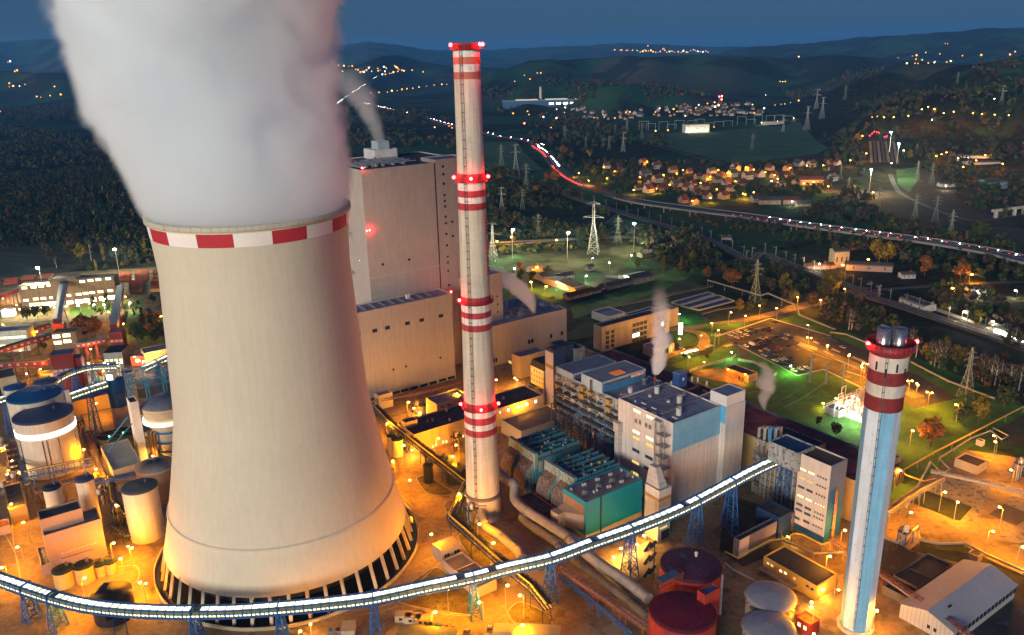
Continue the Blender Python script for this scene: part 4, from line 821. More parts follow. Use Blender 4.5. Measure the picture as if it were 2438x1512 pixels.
for (x, y) in ((972,898),(1088,850),(1112,845),(1225,798),(1248,793),(1358,748),(1375,742),(1477,703),(1200,922),(1340,872),(1365,865),(1470,820),(1490,815),(1592,770),(1230,905)):
    q = te.roofpt(K('p2', x, y)); b = MB(); b.lathe([(.55, 0), (.55, .8), (.65, .8), (.65, 1), (.05, 1.1)], fan, 14); b.build('roof_fan', te.r, (q.x, q.y, te.h-.75))
for (x, y) in ((1105,940),(1245,875),(1380,820),(1555,755)):
    q = te.roofpt(K('p2', x, y)); b = MB(); b.box((-1.3, -.6, 0), (1.3, .6, 1.3), STEEL); b.box((-.8, -.9, 1.3), (.6, .5, 2.2), mat('ahu_green', (.16, .22, .18), .6)); b.tube([(.4, 0, .6), (2.2, .2, .6), (2.2, .2, 1.8)], .3, STEEL, 8); b.build('air_unit', te.r, (q.x, q.y, te.h-.75))
b = MB(); rail(b, [(.2, te.Ly-.2, te.h), (.2, .2, te.h), (te.Lx-.2, .2, te.h), (te.Lx-.2, te.Ly-.2, te.h)], 1.1, STEEL, 2.2, .07); b.build('roof_railing', te.r)
# ------------------------------------------------------------------ electrostatic precipitators, four alike in two pairs
ESPW = mat('pale_turquoise_sheet', (.20, .31, .33), .65, .15, .2, streak=.35, stain=(.16, .07, .04), stainamt=.18); ESPT = mat('turquoise_steel', (.035, .20, .30), .6, .25, .3, stain=(.10, .05, .03), stainamt=.2)
ESPR = mat('sooty_roof_sheet', (.075, .07, .07), .8, .35, .3, stain=(.10, .05, .035), stainamt=.3); RCW = mat('rust_scroll_sheet', (.13, .10, .09), .75, .4, .4, streak=.5, stain=(.22, .21, .20), stainamt=.35)
LE = {'a': ('p2',470,445,330,375), 'b': ('p2',610,545,475,465), 'c': ('p2',850,690,690,590), 'd': ('p2',1005,790,855,700)}
labs = {'a': 'pale precipitator with rusty scroll, farthest from the teal building', 'b': 'pale precipitator with dark brown scroll, second from the big chimney', 'c': 'pale precipitator streaked with rust, third from the big chimney', 'd': 'pale precipitator with rusty scroll, touching the teal building'}
for i, (k, (n_, xa, ya, xc, yc)) in enumerate(LE.items()):
    A0 = KG(n_, xa, ya, 20); wL = max(9.6, min(10.6, (KG(n_, xc, yc, 20)-A0).dot(EY))); r = thing('precipitator', labs[k], 'precipitator', (A0.x, A0.y, 0), AX, 'electrostatic precipitators')
    m = MB(); m.box((0, .2, 4), (27, wL-.2, 16.2), ESPT); m.build('casing', r)
    m = MB(); m.box((-.5, 0, 12), (1.3, wL, 20), ESPW)
    for q in np.arange(.8, wL, 1.2): m.box((-.62, q-.08, 12.3), (-.5, q+.08, 19.8), ESPW)
    m.build('front_panel', r)
    m = MB(); prof = [(-.4, 15.5), (-2.2, 14.2), (-4.2, 12.2), (-5.6, 9.6), (-6.2, 6.6), (-5.8, 3.2), (-5.2, .05), (-.4, .05)]
    n = len(prof); vs = [(x, .9, z) for x, z in prof]+[(x, wL-.9, z) for x, z in prof]
    m.add(vs, [(j, j+1, n+j+1, n+j) for j in range(n-1)], RCW, True); m.add(vs, [tuple(range(n-1, -1, -1)), tuple(range(n, 2*n))], ESPW); m.build('inlet_scroll', r)
    m = MB(); 
    for q in np.arange(1.4, wL-.9, .9): m.bar((-.45, q, 15.6), (-3.2, q, 13.4), .22, RUST)
    m.build('scroll_ribs', r)
    for j in range(3):
        x0 = 1.6+j*8.6; m = MB(); m.box((x0, 0, 16.2), (x0+8, wL, 17), ESPR)
        for q in range(3): y = wL*(q+.06)/3; m.box((x0+.2, y, 17), (x0+7.8, y+.35, 18.9), ESPT); m.box((x0+.2, y+.35, 17), (x0+7.6, y+2.3, 17.9), ESPR)
        m.build('roof_field', r)
        rr = random.Random(i*7+j)
        for q in range(6): x, y = x0+rr.uniform(.6, 7), rr.uniform(.6, wL-1); m = MB(); m.box((0, 0, 0), (.9, .6, .6+rr.random()*.6), rr.choice([fan, STEEL, RUST, YELLOWP if rr.random() < .3 else STEEL])); m.build('rapper', r, (x, y, 17.9))
    m = MB()
    for j in range(3):
        for q in range(2):
            c = (1.6+j*8.6+4, wL*(q+.5)/2); m.add([(c[0]-4, c[1]-wL/4, 4), (c[0]+4, c[1]-wL/4, 4), (c[0]+4, c[1]+wL/4, 4), (c[0]-4, c[1]+wL/4, 4), (c[0]-.5, c[1]-.5, .8), (c[0]+.5, c[1]-.5, .8), (c[0]+.5, c[1]+.5, .8), (c[0]-.5, c[1]+.5, .8)], [(0,1,5,4),(1,2,6,5),(2,3,7,6),(3,0,4,7)], ESPT)
    m.build('hopper', r)
    m = MB(); m.box((2, -.5, 10), (4, .2, 15.5), ESPW); m.box((8, -.4, 9), (12, .2, 14), ESPT); rail(m, [(1.5, .1, 17), (27, .1, 17)], 1.2, STEEL, 2.4, .09); m.build('side_gear', r)
# low dark building by the ESP inlets
ds = Bld('pump_house', 'low shed with a red wall and black roof beside the flue pipe', 'pump house', K('p2',690,1140), K('p2',820,1090), K('p2',470,965), 6, AX, BROWNS, ROOFD)
# ------------------------------------------------------------------ big flue pipes
def pipe(name, label, pts, r, m, n=16, ring=None, cat='pipe', group=None, rm=None):
    P = smooth(pts, 5); o = Vector((P[len(P)//2].x, P[len(P)//2].y, 0)); t = thing(name, label, cat, o, 0, group)
    b = MB(); b.tube([p-o for p in P], r, m, n); b.build('pipe', t)
    if ring:
        acc = 0
        for p, q in zip(P, P[1:]):
            acc += (q-p).length
            if acc > ring:
                acc = 0; d = (q-p).normalized(); rg = MB(); rg.tube([p-o-d*.35, p-o+d*.35], r+.22, rm or m, n); rg.build('flange', t)
    return t
pf = [KG('p2',205,690,11), KG('p2',300,800,11), KG('p2',392,850,10.5), KG('p2',402,1000,6.5), KG('p2',500,1100,7), KG('p2',620,1180,7), KG('p2',1050,1445,7), KG('p3',180,600,7), KG('p3',430,810,7), KG('p3',700,990,7), KG('p3',930,1170,7)]
pipe('flue_pipe', 'fat grey flue pipe bending from the chimney towards the red silos', pf, 2.15, GREYB, 20, 19, 'flue pipe')
pf2 = [KG('p2',470,1180,3.2), KG('p2',600,1290,3), KG('p2',900,1480,3), KG('p3',100,690,3), KG('p3',480,980,3), KG('p3',760,1200,3), KG('p3',930,1340,3)]
pipe('flue_pipe', 'dark lower flue pipe running beneath the fat grey one', pf2, 1.9, mat('dark_insulated_duct', (.16, .15, .14), .6, .25, .2, streak=.2), 18, 24, 'flue pipe')
pf3 = [CH+Vector((-.4, -8.6, 7.2)), CH+Vector((-.3, -10.5, 6.4)), KG('D',1530,490,5), KG('D',1640,560,4.4), KG('D',1750,650,3.6), KG('D',1830,720,3.3), KG('D',1865,790,3.4)]
pipe('flue_pipe', 'short grey flue pipe coming out of the chimney hood', pf3, 2.0, GREYB, 18, 9, 'flue pipe')
# ------------------------------------------------------------------ red silos
SR = mat('red_silo_paint', (.36, .035, .025), .6, .12, .3, streak=.3, sz=3.4, seam=.8, stain=(.20, .025, .018), stainamt=.2); SRT = mat('crimson_roof', (.17, .012, .03), .7, .2, .15, stain=(.11, .012, .022), stainamt=.3); 
for lb, px, py, roofm in (('dark red silo with bluish faded patch and a small vent on its roof', 1330, 850, mat('plum_roof', (.10, .03, .055), .65, .2, .06, stain=(.08, .10, .20), stainamt=.12)), ('crimson topped red silo nearest the bottom edge', 1250, 1290, SRT)):
    c = KG('p3', px, py, 17.5); t = thing('silo', lb, 'silo', (c.x, c.y, 0), 0, 'red silos'); R = 11.2
    b = MB(); b.lathe([(R, -.02), (R, 17.2)], SR, 64); b.build('wall', t); b = MB(); b.lathe([(R+.15, 17.1), (R+.15, 17.5), (R-.2, 17.6), (.05, 18.0)], roofm, 64); b.build('roof', t)
    b = MB(); rail(b, [(R*math.cos(a), R*math.sin(a), 17.5) for a in np.linspace(0, 2*math.pi, 41)], 1.1, BROWNS, 2, .08); b.build('railing', t)
    b = MB(); b.lathe([(.5, 0), (.5, 1.2), (.7, 1.2), (.5, 1.8), (.05, 1.9)], WHITE, 12); b.build('vent', t, (3, 5, 17.8)) if py < 1000 else None
    b = MB(); b.box((R*.86, -R*.55, .1), (R*.86+.9, -R*.55+.9, 17), WHITE); b.build('corner_strip', t) if py < 1000 else None
q = KG('p3', 1480, 1150, 20)
rh2 = Bld('lift_house', 'red sheeted lift house with blue roof between the red silos', 'lift house', K('p3',1468,1138), K('p3',1595,1055), K('p3',1388,1088), 21.5, AX, SR, mat('blue_cap_roof', (.05, .16, .30), .6, .1, .2))
b = MB(); t = thing('loading_gantry', 'rust red loading gantry with a corrugated roof spanning the two red silos', 'gantry', KG('p3', 1120, 1030, 17.8), AX)
b.truss((-6, 0, 1.4), (6, 0, 1.4), 2.6, 1.8, BROWNS, 2.4, .2)
for x in (-5.5, 5.5):
    for y in (-1.2, 1.2): b.bar((x, y, -.2), (x, y, 1.6), .25, BROWNS)
b.build('frame', t); b = MB(); b.box((-5, -1.8, 3.3), (4, 1.6, 3.5), mat('corrugated_blue_roof', (.10, .15, .20), .5, .2, .4, su=.9)); b.build('roof', t)
# silver domed tanks
DOME = mat('weathered_aluminium', (.36, .38, .40), .45, .12, .3, metal=.3)
for lb, px, py in (('pale domed tank in front of the yellow shed', 330, 1225), ('pale domed tank cut by the bottom edge', 315, 1450)):
    c = KG('p4', px, py, 9.5); t = thing('storage_tank', lb, 'tank', (c.x, c.y, 0), 0, 'pale domed tanks'); b = MB(); b.lathe([(8.6, -.02), (8.6, 9)], mat('tank_cream', (.42, .38, .32), .7, .15, .2, streak=.15), 56); b.build('wall', t)
    b = MB(); b.lathe([(9.1, 9), (9.1, 9.25), (8, 9.7), (5, 10.4), (.05, 10.8)], DOME, 56)
    for k in range(36): a = 2*math.pi*k/36; b.bar((9*math.cos(a), 9*math.sin(a), 9.36), (.4*math.cos(a), .4*math.sin(a), 10.85), .1, DOME, 3)
    b.build('dome_roof', t); b = MB()
    for k in range(26): a = 2*math.pi*k/26; b.bar((8.7*math.cos(a), 8.7*math.sin(a), 8.2), (10.2*math.cos(a), 10.2*math.sin(a), 8.2), .16, BROWNS); 
    b.lathe([(10.1, 8.1), (10.2, 8.3)], BROWNS, 48); b.build('rim_brackets', t)
# yellow shed, grey warehouse and hut
ys = Bld('shed', 'long yellow rendered shed with a black felt roof under the office tower', 'shed', K('p4',660,1160), K('p4',822,1078), K('p4',275,945), 6.5, AX, mat('ochre_yellow_render', (.45, .30, .07), .85, .12, .2), mat('black_shingle_roof', (.035, .037, .042), .85, .3, .4, su=0, sz=0))
for (x, y, m_) in ((310,995,LITY),(338,1012,LITY),(402,1050,LIT),(435,1066,LIT),(500,1105,LITY),(594,1160,DARK),(628,1182,DARK)): ys.winp('L', K('p4', x, y), 1.2, 1.0, m_)
panel(ys, 'L', 8, ys.Ly, 1.6, 2.2, mat('shed_canopy', (.3, .28, .25), .7), 'ledge', 0, 2.6)
A0 = KG('p4', 1650, 1490, 6); B0 = KG('p4', 2040, 1190, 6); C0 = KG('p4', 1135, 1372, 6)
t = thing('warehouse', 'big warehouse with a pale gable roof in the bottom right corner', 'warehouse', (A0.x, A0.y, 0), AX); Lx = (B0-A0).dot(EX); Ly = (C0-A0).dot(EY); print('WH', Lx, Ly)
Lx = max(Lx, 44); m = MB(); m.prism([(0,0),(Lx,0),(Lx,Ly),(0,Ly)], -.02, 6, mat('warehouse_sheet', (.40, .39, .38), .7, .1, .2, su=1.5)); m.add([(0,0,6),(0,Ly,6),(0,Ly/2,9),(Lx,0,6),(Lx,Ly,6),(Lx,Ly/2,9)], [(0,2,1),(3,4,5)], mat('warehouse_sheet', (.4,.39,.38))); m.build('wall', t)
WR = mat('pale_sheet_roof', (.40, .42, .44), .6, .08, .06, su=0, sz=0)
for s in (0, 1):
    m = MB(); e = -.5 if s == 0 else Ly+.5; m.add([(-.5, e, 5.95), (Lx+.5, e, 5.95), (Lx+.5, Ly/2, 9.2), (-.5, Ly/2, 9.2)], [(0,1,2,3) if s == 0 else (3,2,1,0)], WR); m.add([(-.5, e, 5.75), (Lx+.5, e, 5.75), (Lx+.5, Ly/2, 9.0), (-.5, Ly/2, 9.0)], [(3,2,1,0)], WR); m.build('roof_slope', t)
m = MB()
for k in range(16): m.box((1.5+k*2.7, -.12, 2.6), (3.6+k*2.7, .05, 4.6), GLASSD)
m.build('window_band', t); m = MB(); m.box((8, Ly*.33, 7.5), (10, Ly*.42, 8.4), DARK); m.build('roof_hatch', t)
for y in (.3, .42):
    m = MB(); m.box((-.1, Ly*y, 2), (.05, Ly*y+1.1, 3.4), GLASSD); m.build('window', t)
Bld('shed', 'low shed with a sooty black roof along the pale warehouse', 'shed', K('p4',1300,1240), K('p4',1500,1110), K('p4',1090,1260), 3.6, AX, mat('dark_render', (.12, .10, .08), .85, .2, .3), ROOFD, Ly=9)
Bld('shed', 'long black roofed shed behind the pale warehouse', 'shed', K('p4',1390,1170), K('p4',1660,1010), K('p4',1270,1150), 4, AX, mat('dark_render', (.12, .10, .08)), mat('charcoal_roof', (.045, .043, .042), .85, .2, .2), Ly=10)
hut = Bld('hut', 'red boarded hut with a black roof beside the domed tanks', 'hut', K('p4',615,1440), K('p4',635,1420), K('p4',460,1440), 5.5, AX, mat('red_boards', (.25, .03, .02), .7, .15, .5, su=.5), ROOFD, Lx=5.5, Ly=6)
hut.win('L', 2, 3, 1.1, 1.4, LIT, frame=WHITE); hut.win('L', 4.4, 3, 1.1, 1.4, LIT, frame=WHITE)
# ------------------------------------------------------------------ lit coal conveyor sweeping across the foot of the picture
CPTS = [(-60,1362,13.4),(0,1380,13.4),(61,1401,13.5),(123,1421,13.5),(205,1441,13.6),(300,1452,13.7),(410,1457,13.8),(459,1457,13.9),(560,1455,14),(663,1448,14.2),(773,1438,14.5),(887,1424,15),(1000,1400,15.6),(1126,1374,16.4),(1202,1354,17.2),(1309,1329,18.6),(1410,1292,19.6),(1501,1260,20.6),(1594,1223,21.4),(1660,1192,22.2),(1743,1148,23.8),(1800,1118,25),(1872,1086,26.6)]
CW = [G((x, y), z) for x, y, z in CPTS]
LPAN = glow('conveyor_roof_light', (1, .98, .80), 2.2); LPAN2 = glow('conveyor_roof_light_dim', (.95, 1, .72), 1.5); LWIN = glow('conveyor_window_light', (1, .96, .6), 2.0)
TRANSL = mat('translucent_roof_sheet', (.17, .21, .12), .4, .15, .5)
def conveyor(name, label, P, w, h, piers, dark_from=None, bay=3.0):
    t = thing(name, label, 'conveyor bridge', (P[0].x, P[0].y, 0)); o = Vector((P[0].x, P[0].y, 0)); S = smooth(P, 10)
    L = [0.]
    for a, b in zip(S, S[1:]): L.append(L[-1]+(b-a).length)
    def at(s):
        s = min(max(s, 0), L[-1]-1e-3); i = int(np.searchsorted(L, s, 'right'))-1; i = min(i, len(S)-2); return S[i].lerp(S[i+1], (s-L[i])/(L[i+1]-L[i]))-o
    ps = []
    for q in piers:
        d = [((s+o)-S[0]).length for s in [Vector()]]; k = min(range(len(S)), key=lambda i: (S[i]-q).length); ps.append(L[k])
    cuts = sorted(set([0]+[round(q, 2) for q in ps]+[L[-1]]))
    for a, b in zip(cuts, cuts[1:]):
        if b-a < 3: continue
        n = max(1, round((b-a)/bay)); fr = MB(); dk = MB(); rl = MB(); wl = MB()
        for i in range(n):
            p, q = at(a+(b-a)*i/n), at(a+(b-a)*(i+1)/n); d = (q-p).normalized(); sd = d.cross(Vector((0, 0, 1))).normalized(); u = sd.cross(d); hw, hh = w/2, h/2
            c = lambda P_, s_, z_: P_+sd*(s_*hw)+u*(z_*hh)
            dk.add([c(p,-1,-.86),c(p,1,-.86),c(q,1,-.86),c(q,-1,-.86),c(p,-1,-1),c(p,1,-1),c(q,1,-1),c(q,-1,-1)],[(0,1,2,3),(7,6,5,4),(0,4,5,1),(2,6,7,3),(1,5,6,2),(0,3,7,4)], GREYB)
            for s_ in (-1, 1):
                fr.bar(c(p,s_,-1), c(q,s_,-1), .42, BLUE); fr.bar(c(p,s_,1), c(q,s_,1), .3, BLUE); fr.bar(c(p,s_,-1), c(p,s_,1.1), .28, BLUE); fr.bar(c(p,s_,-1), c(q,s_,.0) if i % 2 else c(q,s_,-1), .15, BLUE); fr.bar(c(p,s_,0.02), c(q,s_,0.02), .16, BLUE)
                dk.add([c(p,s_*.97,.1),c(q,s_*.97,.1),c(q,s_*.97,.75),c(p,s_*.97,.75)],[(0,1,2,3)], TRANSL)
                for f0, f1 in ((.08,.42),(.55,.9)):
                    A_, B_ = p.lerp(q, f0), p.lerp(q, f1); wl.add([c(A_,s_*1.0,-.5),c(B_,s_*1.0,-.5),c(B_,s_*1.0,-.06),c(A_,s_*1.0,-.06)],[(0,1,2,3)], LWIN)
            fr.bar(c(p,-1,1.02), c(p,1,1.02), .24, BLUE); fr.bar(c(p,-1,1.02), c(q,1,1.02) , .11, BLUE)
            dk.add([c(p,-1,.8),c(p,1,.8),c(q,1,.8),c(q,-1,.8)],[(0,1,2,3)], TRANSL)
            if dark_from != 'dim' and not (dark_from and (i*7+int(a)) % 19 == 3):
                A_, B_ = p.lerp(q, .0), p.lerp(q, 1.); e_ = RND.uniform(.55, .64); rl.add([c(A_,-e_,.9),c(A_,.5,.9),c(B_,.5,.9),c(B_,-e_,.9)],[(0,1,2,3)], RND.choice([LPAN, LPAN, LPAN2]))
        s_ = fr.build('gallery_span', t); dk.build('deck', s_); rl.v and rl.build('roof_light', s_); wl.build('window_band', s_)
    for q in ps:
        c = at(q); d = (at(q+1)-at(q-1)).normalized(); d.z = 0; d.normalize(); sd = Vector((d.y, -d.x, 0)); zt = c.z-h/2; m = MB(); pr = None; n = 5
        wide = 3.4 if zt > 14.5 else 2.8
        for i in range(n+1):
            f = i/n; z = zt*(1-f); ww = w*.42+(wide-w*.42)*f; dd = .7+1.3*f; cs = [Vector((c.x, c.y, z-.05*(i == n)))+sd*(a_*ww)+d*(b_*dd) for a_, b_ in ((-1,-1),(1,-1),(1,1),(-1,1))]
            if pr:
                for j in range(4): m.bar(pr[j], cs[j], .42, BLUE); m.bar(pr[j] if i % 2 else pr[(j+1) % 4], cs[(j+1) % 4] if i % 2 else cs[j], .2, BLUE)
            for j in range(4): m.bar(cs[j], cs[(j+1) % 4], .22, BLUE)
            pr = cs
        m.build('trestle', t)
        m = MB(); cc = c+Vector((0, 0, 0)); m.bar(cc+sd*(w*.58)-Vector((0, 0, h*.62)), cc+sd*(w*.58)+Vector((0, 0, h*.66)), .5, BLUE); m.bar(cc-sd*(w*.58)-Vector((0, 0, h*.62)), cc-sd*(w*.58)+Vector((0, 0, h*.66)), .5, BLUE); m.bar(cc-sd*(w*.6)+Vector((0, 0, h*.64)), cc+sd*(w*.6)+Vector((0, 0, h*.64)), .45, BLUE); m.build('portal_frame', t)
    return t
conveyor('conveyor_bridge', 'long brightly lit blue conveyor bridge curving past the cooling tower foot', CW, 3.8, 3.1, [CW[i] for i in (2, 3, 7, 9, 11, 13, 15, 17, 19, 20, 22)], True)
b = MB(); t = thing('lattice_tower', 'dense dark blue lattice tower under the conveyor left of the cooling tower', 'lattice tower', KG('B', 740, 1500), AX)
for x in (-4, 0): b.truss((x, -1, 0), (x, -1, 10.5), 4, 4, BLUE, 2.4, .3)
b.build('frame', t); b = MB(); b.box((-6, -4, 10.2), (2, 3, 10.5), DARK); b.build('platform', t)
# stair tower by the silos
t = thing('stair_tower', 'open dark steel stair tower by the red silos under the lit conveyor', 'stair tower', KG('p3', 975, 1000), AX); b = MB(); b.truss((0, -.01, 0), (0, -.01, 17), 4.5, 4.5, mat('dark_blue_steel', (.03, .05, .11), .6, .2, .5), 3, .26); b.build('frame', t)
for k in range(6):
    b = MB(); b.box((-2.1, 0.2 if k % 2 else 3, k*3), (2.1, 1.4 if k % 2 else 4.2, k*3+.15), STEEL); b.bar((-1.6, .8 if k % 2 else 3.6, k*3), (1.6, .8 if k % 2 else 3.6, min(17, k*3+3)), .8, DARK); b.build('stair_flight', t)
# ------------------------------------------------------------------ pipe bridges
def pipebridge(label, pts, w=2.4, h=1.8, zb=None, m=None, pipes=3, ym=True, deck=None, cat='pipe bridge', leg=14.):
    m = m or mat('dark_blue_steel', (.03, .05, .11), .6, .2, .5); o = Vector((pts[0].x, pts[0].y, 0)); t = thing('pipe_bridge', label, cat, o); rr = random.Random(len(label))
    for a, b in zip(pts, pts[1:]):
        a, b = a-o, b-o; k = MB(); k.truss(a, b, w, h, m, 2.6, .2); k.build('truss', t)
        if deck: k = MB(); dd = (b-a).normalized(); ss = dd.cross(Vector((0, 0, 1))).normalized()*w*.45; k.add([a-ss, a+ss, b+ss, b-ss], [(0,1,2,3)], DARK); k.add([q+Vector((0,0,h*.8)) for q in (a-ss, a, b, b-ss)], [(0,1,2,3)], DARK); k.build('deck', t)
        d = (b-a).normalized(); sd = d.cross(Vector((0, 0, 1))).normalized(); p = MB()
        for i in range(pipes): p.tube([a+sd*(-w*.35+w*.7*i/max(1, pipes-1))+Vector((0, 0, .4)), b+sd*(-w*.35+w*.7*i/max(1, pipes-1))+Vector((0, 0, .4))], rr.choice([.2, .28, .36]), rr.choice([STEEL, GREYB, STEEL]), 8)
        p.build('pipe', t)
        if ym: p = MB(); p.tube([a+sd*w*.3+Vector((0, 0, h+.3)), b+sd*w*.3+Vector((0, 0, h+.3))], .3, YELLOWP, 8); p.build('yellow_pipe', t)
        n = max(1, int((b-a).length/leg))
        for i in range(n+1):
            c = a.lerp(b, (i+.15)/(n+.3)); q = MB()
            for s in (-1, 1): q.bar(c+sd*s*w*.45, Vector((c.x, c.y, -.03))+sd*s*w*.5, .26, m)
            q.bar(Vector((c.x, c.y, c.z*.3))-sd*w*.48, Vector((c.x, c.y, c.z*.85))+sd*w*.46, .14, m); q.build('trestle', t)
    return t
pipebridge('blue pipe bridge with a yellow pipe running diagonally from the workshops to the chimney', [KG('f',150,560,7), KG('f',330,750,7), KG('f',760,1090,7), KG('f',1260,1480,7)], 3.4, 2.4, m=mat('navy_bridge_steel', (.012, .03, .10), .6, .2, .5), deck=1)
pipebridge('kinked blue pipe bridge passing the banded chimney foot and diving under the conveyor', [KG('D',1330,120,7), KG('D',1190,420,7), KG('D',1660,840,7), KG('D',1960,1080,7), KG('D',2110,1270,7)], 3.6, 2.6, m=mat('navy_bridge_steel', (.012, .03, .10)), deck=1)
pipebridge('rust red pipe bridge running beside the flue pipes towards the red silos', [KG('p3',60,850,6.5), KG('p3',400,1090,6.5), KG('p3',660,1270,6.5), KG('p3',930,1460,6.5)], 3, 1.8, None, mat('orange_red_steel', (.30, .09, .03), .6, .2, .4), 4, False)
pipebridge('thin blue pipe bridge on stilts below the rust red one', [KG('p3',90,960,4), KG('p3',420,1220,4), KG('p3',760,1500,4)], 1.2, .8, None, BLUE, 1, False)
pipebridge('rust red pipe bridge passing the blue chimney towards the warehouse', [KG('p4',760,830,6), KG('p4',1090,1060,6), KG('p4',1420,1290,6), KG('p4',1760,1530,6)], 2, 1.6, None, BROWNS, 2, False)
pipebridge('grey pipe bridge with yellow pipes right of the blue chimney', [KG('p4',1150,650,6), KG('p4',1400,480,6), KG('p4',1560,400,6)], 2.6, 1.4, None, STEEL, 4, True)
pipebridge('slim steel pipe bridge crossing the orange yard on the right edge', [KG('p4',1480,340,7), KG('p4',1860,420,7), KG('p4',2250,520,7)], 1.6, 1.2, None, STEEL, 2, False, leg=30)
pipebridge('pipe rack with rust and yellow pipes in front of the boiler house foot', [KG('f',120,480,5), KG('f',600,400,5), KG('f',1230,245,5)], 2.6, 1.6, None, BROWNS, 4, False)
def plainpipe(label, pts, r, m, legs=0, ends=None):
    P = [Vector(p) for p in pts]; o = Vector((P[0].x, P[0].y, 0)); t = thing('pipe', label, 'pipe', o); b = MB(); b.tube([p-o for p in P], r, m, 8); b.build('pipe_run', t)
    if legs:
        for a, c in zip(P, P[1:]):
            n = max(1, int((c-a).length/legs))
            for i in range(n+1):
                q = a.lerp(c, i/n)-o; b = MB(); b.bar((q.x, q.y, -.03), (q.x, q.y, q.z-r), .22, STEEL); b.build('post', t)
    return t
plainpipe('yellow pipe on posts around the foot of the office tower', [KG('p4',0,910,3.5), KG('p4',90,955,3.5), KG('p4',320,830,4), KG('p4',420,820,4), KG('p4',500,780,4), KG('p4',560,790,4), KG('p4',700,860,4), KG('p4',760,840,4)], .35, YELLOWP, 12)
plainpipe('pale insulated pipe stepping round the foot of the office tower', [KG('p4',400,770,3), KG('p4',420,830,3), KG('p4',640,920,3), KG('p4',850,920,3)], .45, STEEL, 10)
plainpipe('pair of pale pipes beside the domed tanks', [KG('p4',0,990,2.5), KG('p4',60,1040,2.5), KG('p4',220,1120,2.5)], .4, STEEL, 8)
plainpipe('long yellow pipe on short posts along the right hand fence', [KG('p4',1270,330,4), KG('p4',1500,200,4), KG('p4',1890,0,4), KG('p6',1935,920,4)], .4, YELLOWP, 14)
plainpipe('pale pipe with square expansion loops beside the right hand yard', [KG('p4',1300,600,1.5), KG('p4',1480,265,2), KG('p4',1560,350,2), KG('p4',1620,320,2), KG('p4',1540,240,2), KG('p4',1760,100,2), KG('p4',1910,40,2), KG('p4',1990,105,2), KG('p4',2040,80,2), KG('p4',1930,20,2)], .45, STEEL, 14)
plainpipe('yellow bridge pipe looping over the right hand yard', [KG('p4',1270,330,5), KG('p4',1300,360,5), KG('p4',1430,405,5), KG('p4',1510,385,5), KG('p4',1560,415,5)], .4, YELLOWP, 9)
plainpipe('silver pipe winding along the dark bank beside the orange road', [KG('p4',1120,800,2), KG('p4',1240,850,2), KG('p4',1390,730,4), KG('p4',1400,830,2), KG('p4',1530,855,2), KG('p4',1730,850,2), KG('p4',1880,930,2), KG('p4',2150,1050,2)], .55, STEEL, 12)
plainpipe('fat grey heating pipe winding round the car park', [KG('p5',500,262,5), KG('p5',960,395,5), KG('p5',1020,375,6), KG('p5',1270,480,6), KG('p5',1290,560,1.5), KG('p5',1480,640,1.5), KG('p5',1610,690,1.5), KG('p5',1560,712,1.5), KG('p5',1700,730,1.5), KG('p5',1890,810,1.5), KG('p6',910,510,1.5), KG('p6',1280,700,1.5), KG('p6',1680,850,1.5)], .7, mat('grey_green_pipe', (.20, .21, .17), .5, .2, .3), 16)
# ------------------------------------------------------------------ left cluster: silos, absorber, tanks
SW = mat('silo_white', (.56, .52, .45), .7, .08, .1, streak=.12, sz=5, su=0, seam=.9); SB = mat('blue_silo_roof', (.015, .10, .25), .6, .12, .15); SV = mat('violet_silo_roof', (.06, .07, .13), .6, .12, .15)
def silo(label, p, R, h, roofm, ring=False, name='silo', wallm=None, group='silos on the left', rz=None):
    c = G(p, h); t = thing(name, label, 'silo' if name == 'silo' else 'tank', (c.x, c.y, 0), 0, group); b = MB(); b.lathe([(R, -.03), (R, h)], wallm or SW, 56); b.build('wall', t)
    b = MB(); b.lathe([(R+.25, h-.1), (R+.25, h+.35), (R-.3, h+.45), (.05, h+1.0+R*.04)], roofm, 56); b.build('roof', t)
    b = MB(); rail(b, [((R+.1)*math.cos(a), (R+.1)*math.sin(a), h+.3) for a in np.linspace(0, 2*math.pi, max(13, int(R*4)))], 1.0, BLUE, 2.4, .09); b.build('railing', t)
    b = MB(); b.lathe([(.6, 0), (.6, 1.6), (.05, 2)], SV, 12); b.build('vent', t, (R*.25, R*.35, h+.7))
    if ring:
        for z in (h-6.6, h-8.1): b = MB(); b.lathe([(R+.06, z), (R+.28, z), (R+.28, z+1.05), (R+.06, z+1.05)], glow('light_ring_glow', (1, .88, .74), 3.4), 64); b.build('light_ring', t)
        for a in (-120, -70, -62, -40):
            a = math.radians(a); b = MB(); b.bar(((R+.2)*math.cos(a), (R+.2)*math.sin(a), 0), ((R+.2)*math.cos(a), (R+.2)*math.sin(a), h-9), .3, mat('violet_steel', (.10, .06, .12), .6)); b.build('downpipe', t)
    return t
silo('big white silo with violet roof and a glowing white light ring', K('e',520,625), 13.6, 30, SV, True)
silo('big white silo with bright blue roof behind the ringed one', K('e',420,390), 13, 33, SB)
silo('small pale silo with blue roof at the left end of the silo group', K('e',180,300), 5.6, 28, SB)
silo('small pale silo with violet roof at the back of the silo group', K('e',545,230), 6, 28, SV)
bc = KG('e', 1385, 200, 29); t = thing('silo', 'tall slim silo, upper half dark blue, lower half pink', 'silo', (bc.x, bc.y, 0), 0, 'silos on the left')
b = MB(); b.lathe([(4.6, -.03), (4.6, 13)], mat('pink_render', (.50, .33, .24), .8, .1, .2), 40); b.build('base', t); b = MB(); b.lathe([(4.75, 13), (4.75, 29), (.05, 29.6)], mat('ribbed_navy_sheet', (.012, .07, .22), .5, .2, .4, sz=1.3, su=0, seam=.6), 40); b.build('upper_drum', t)
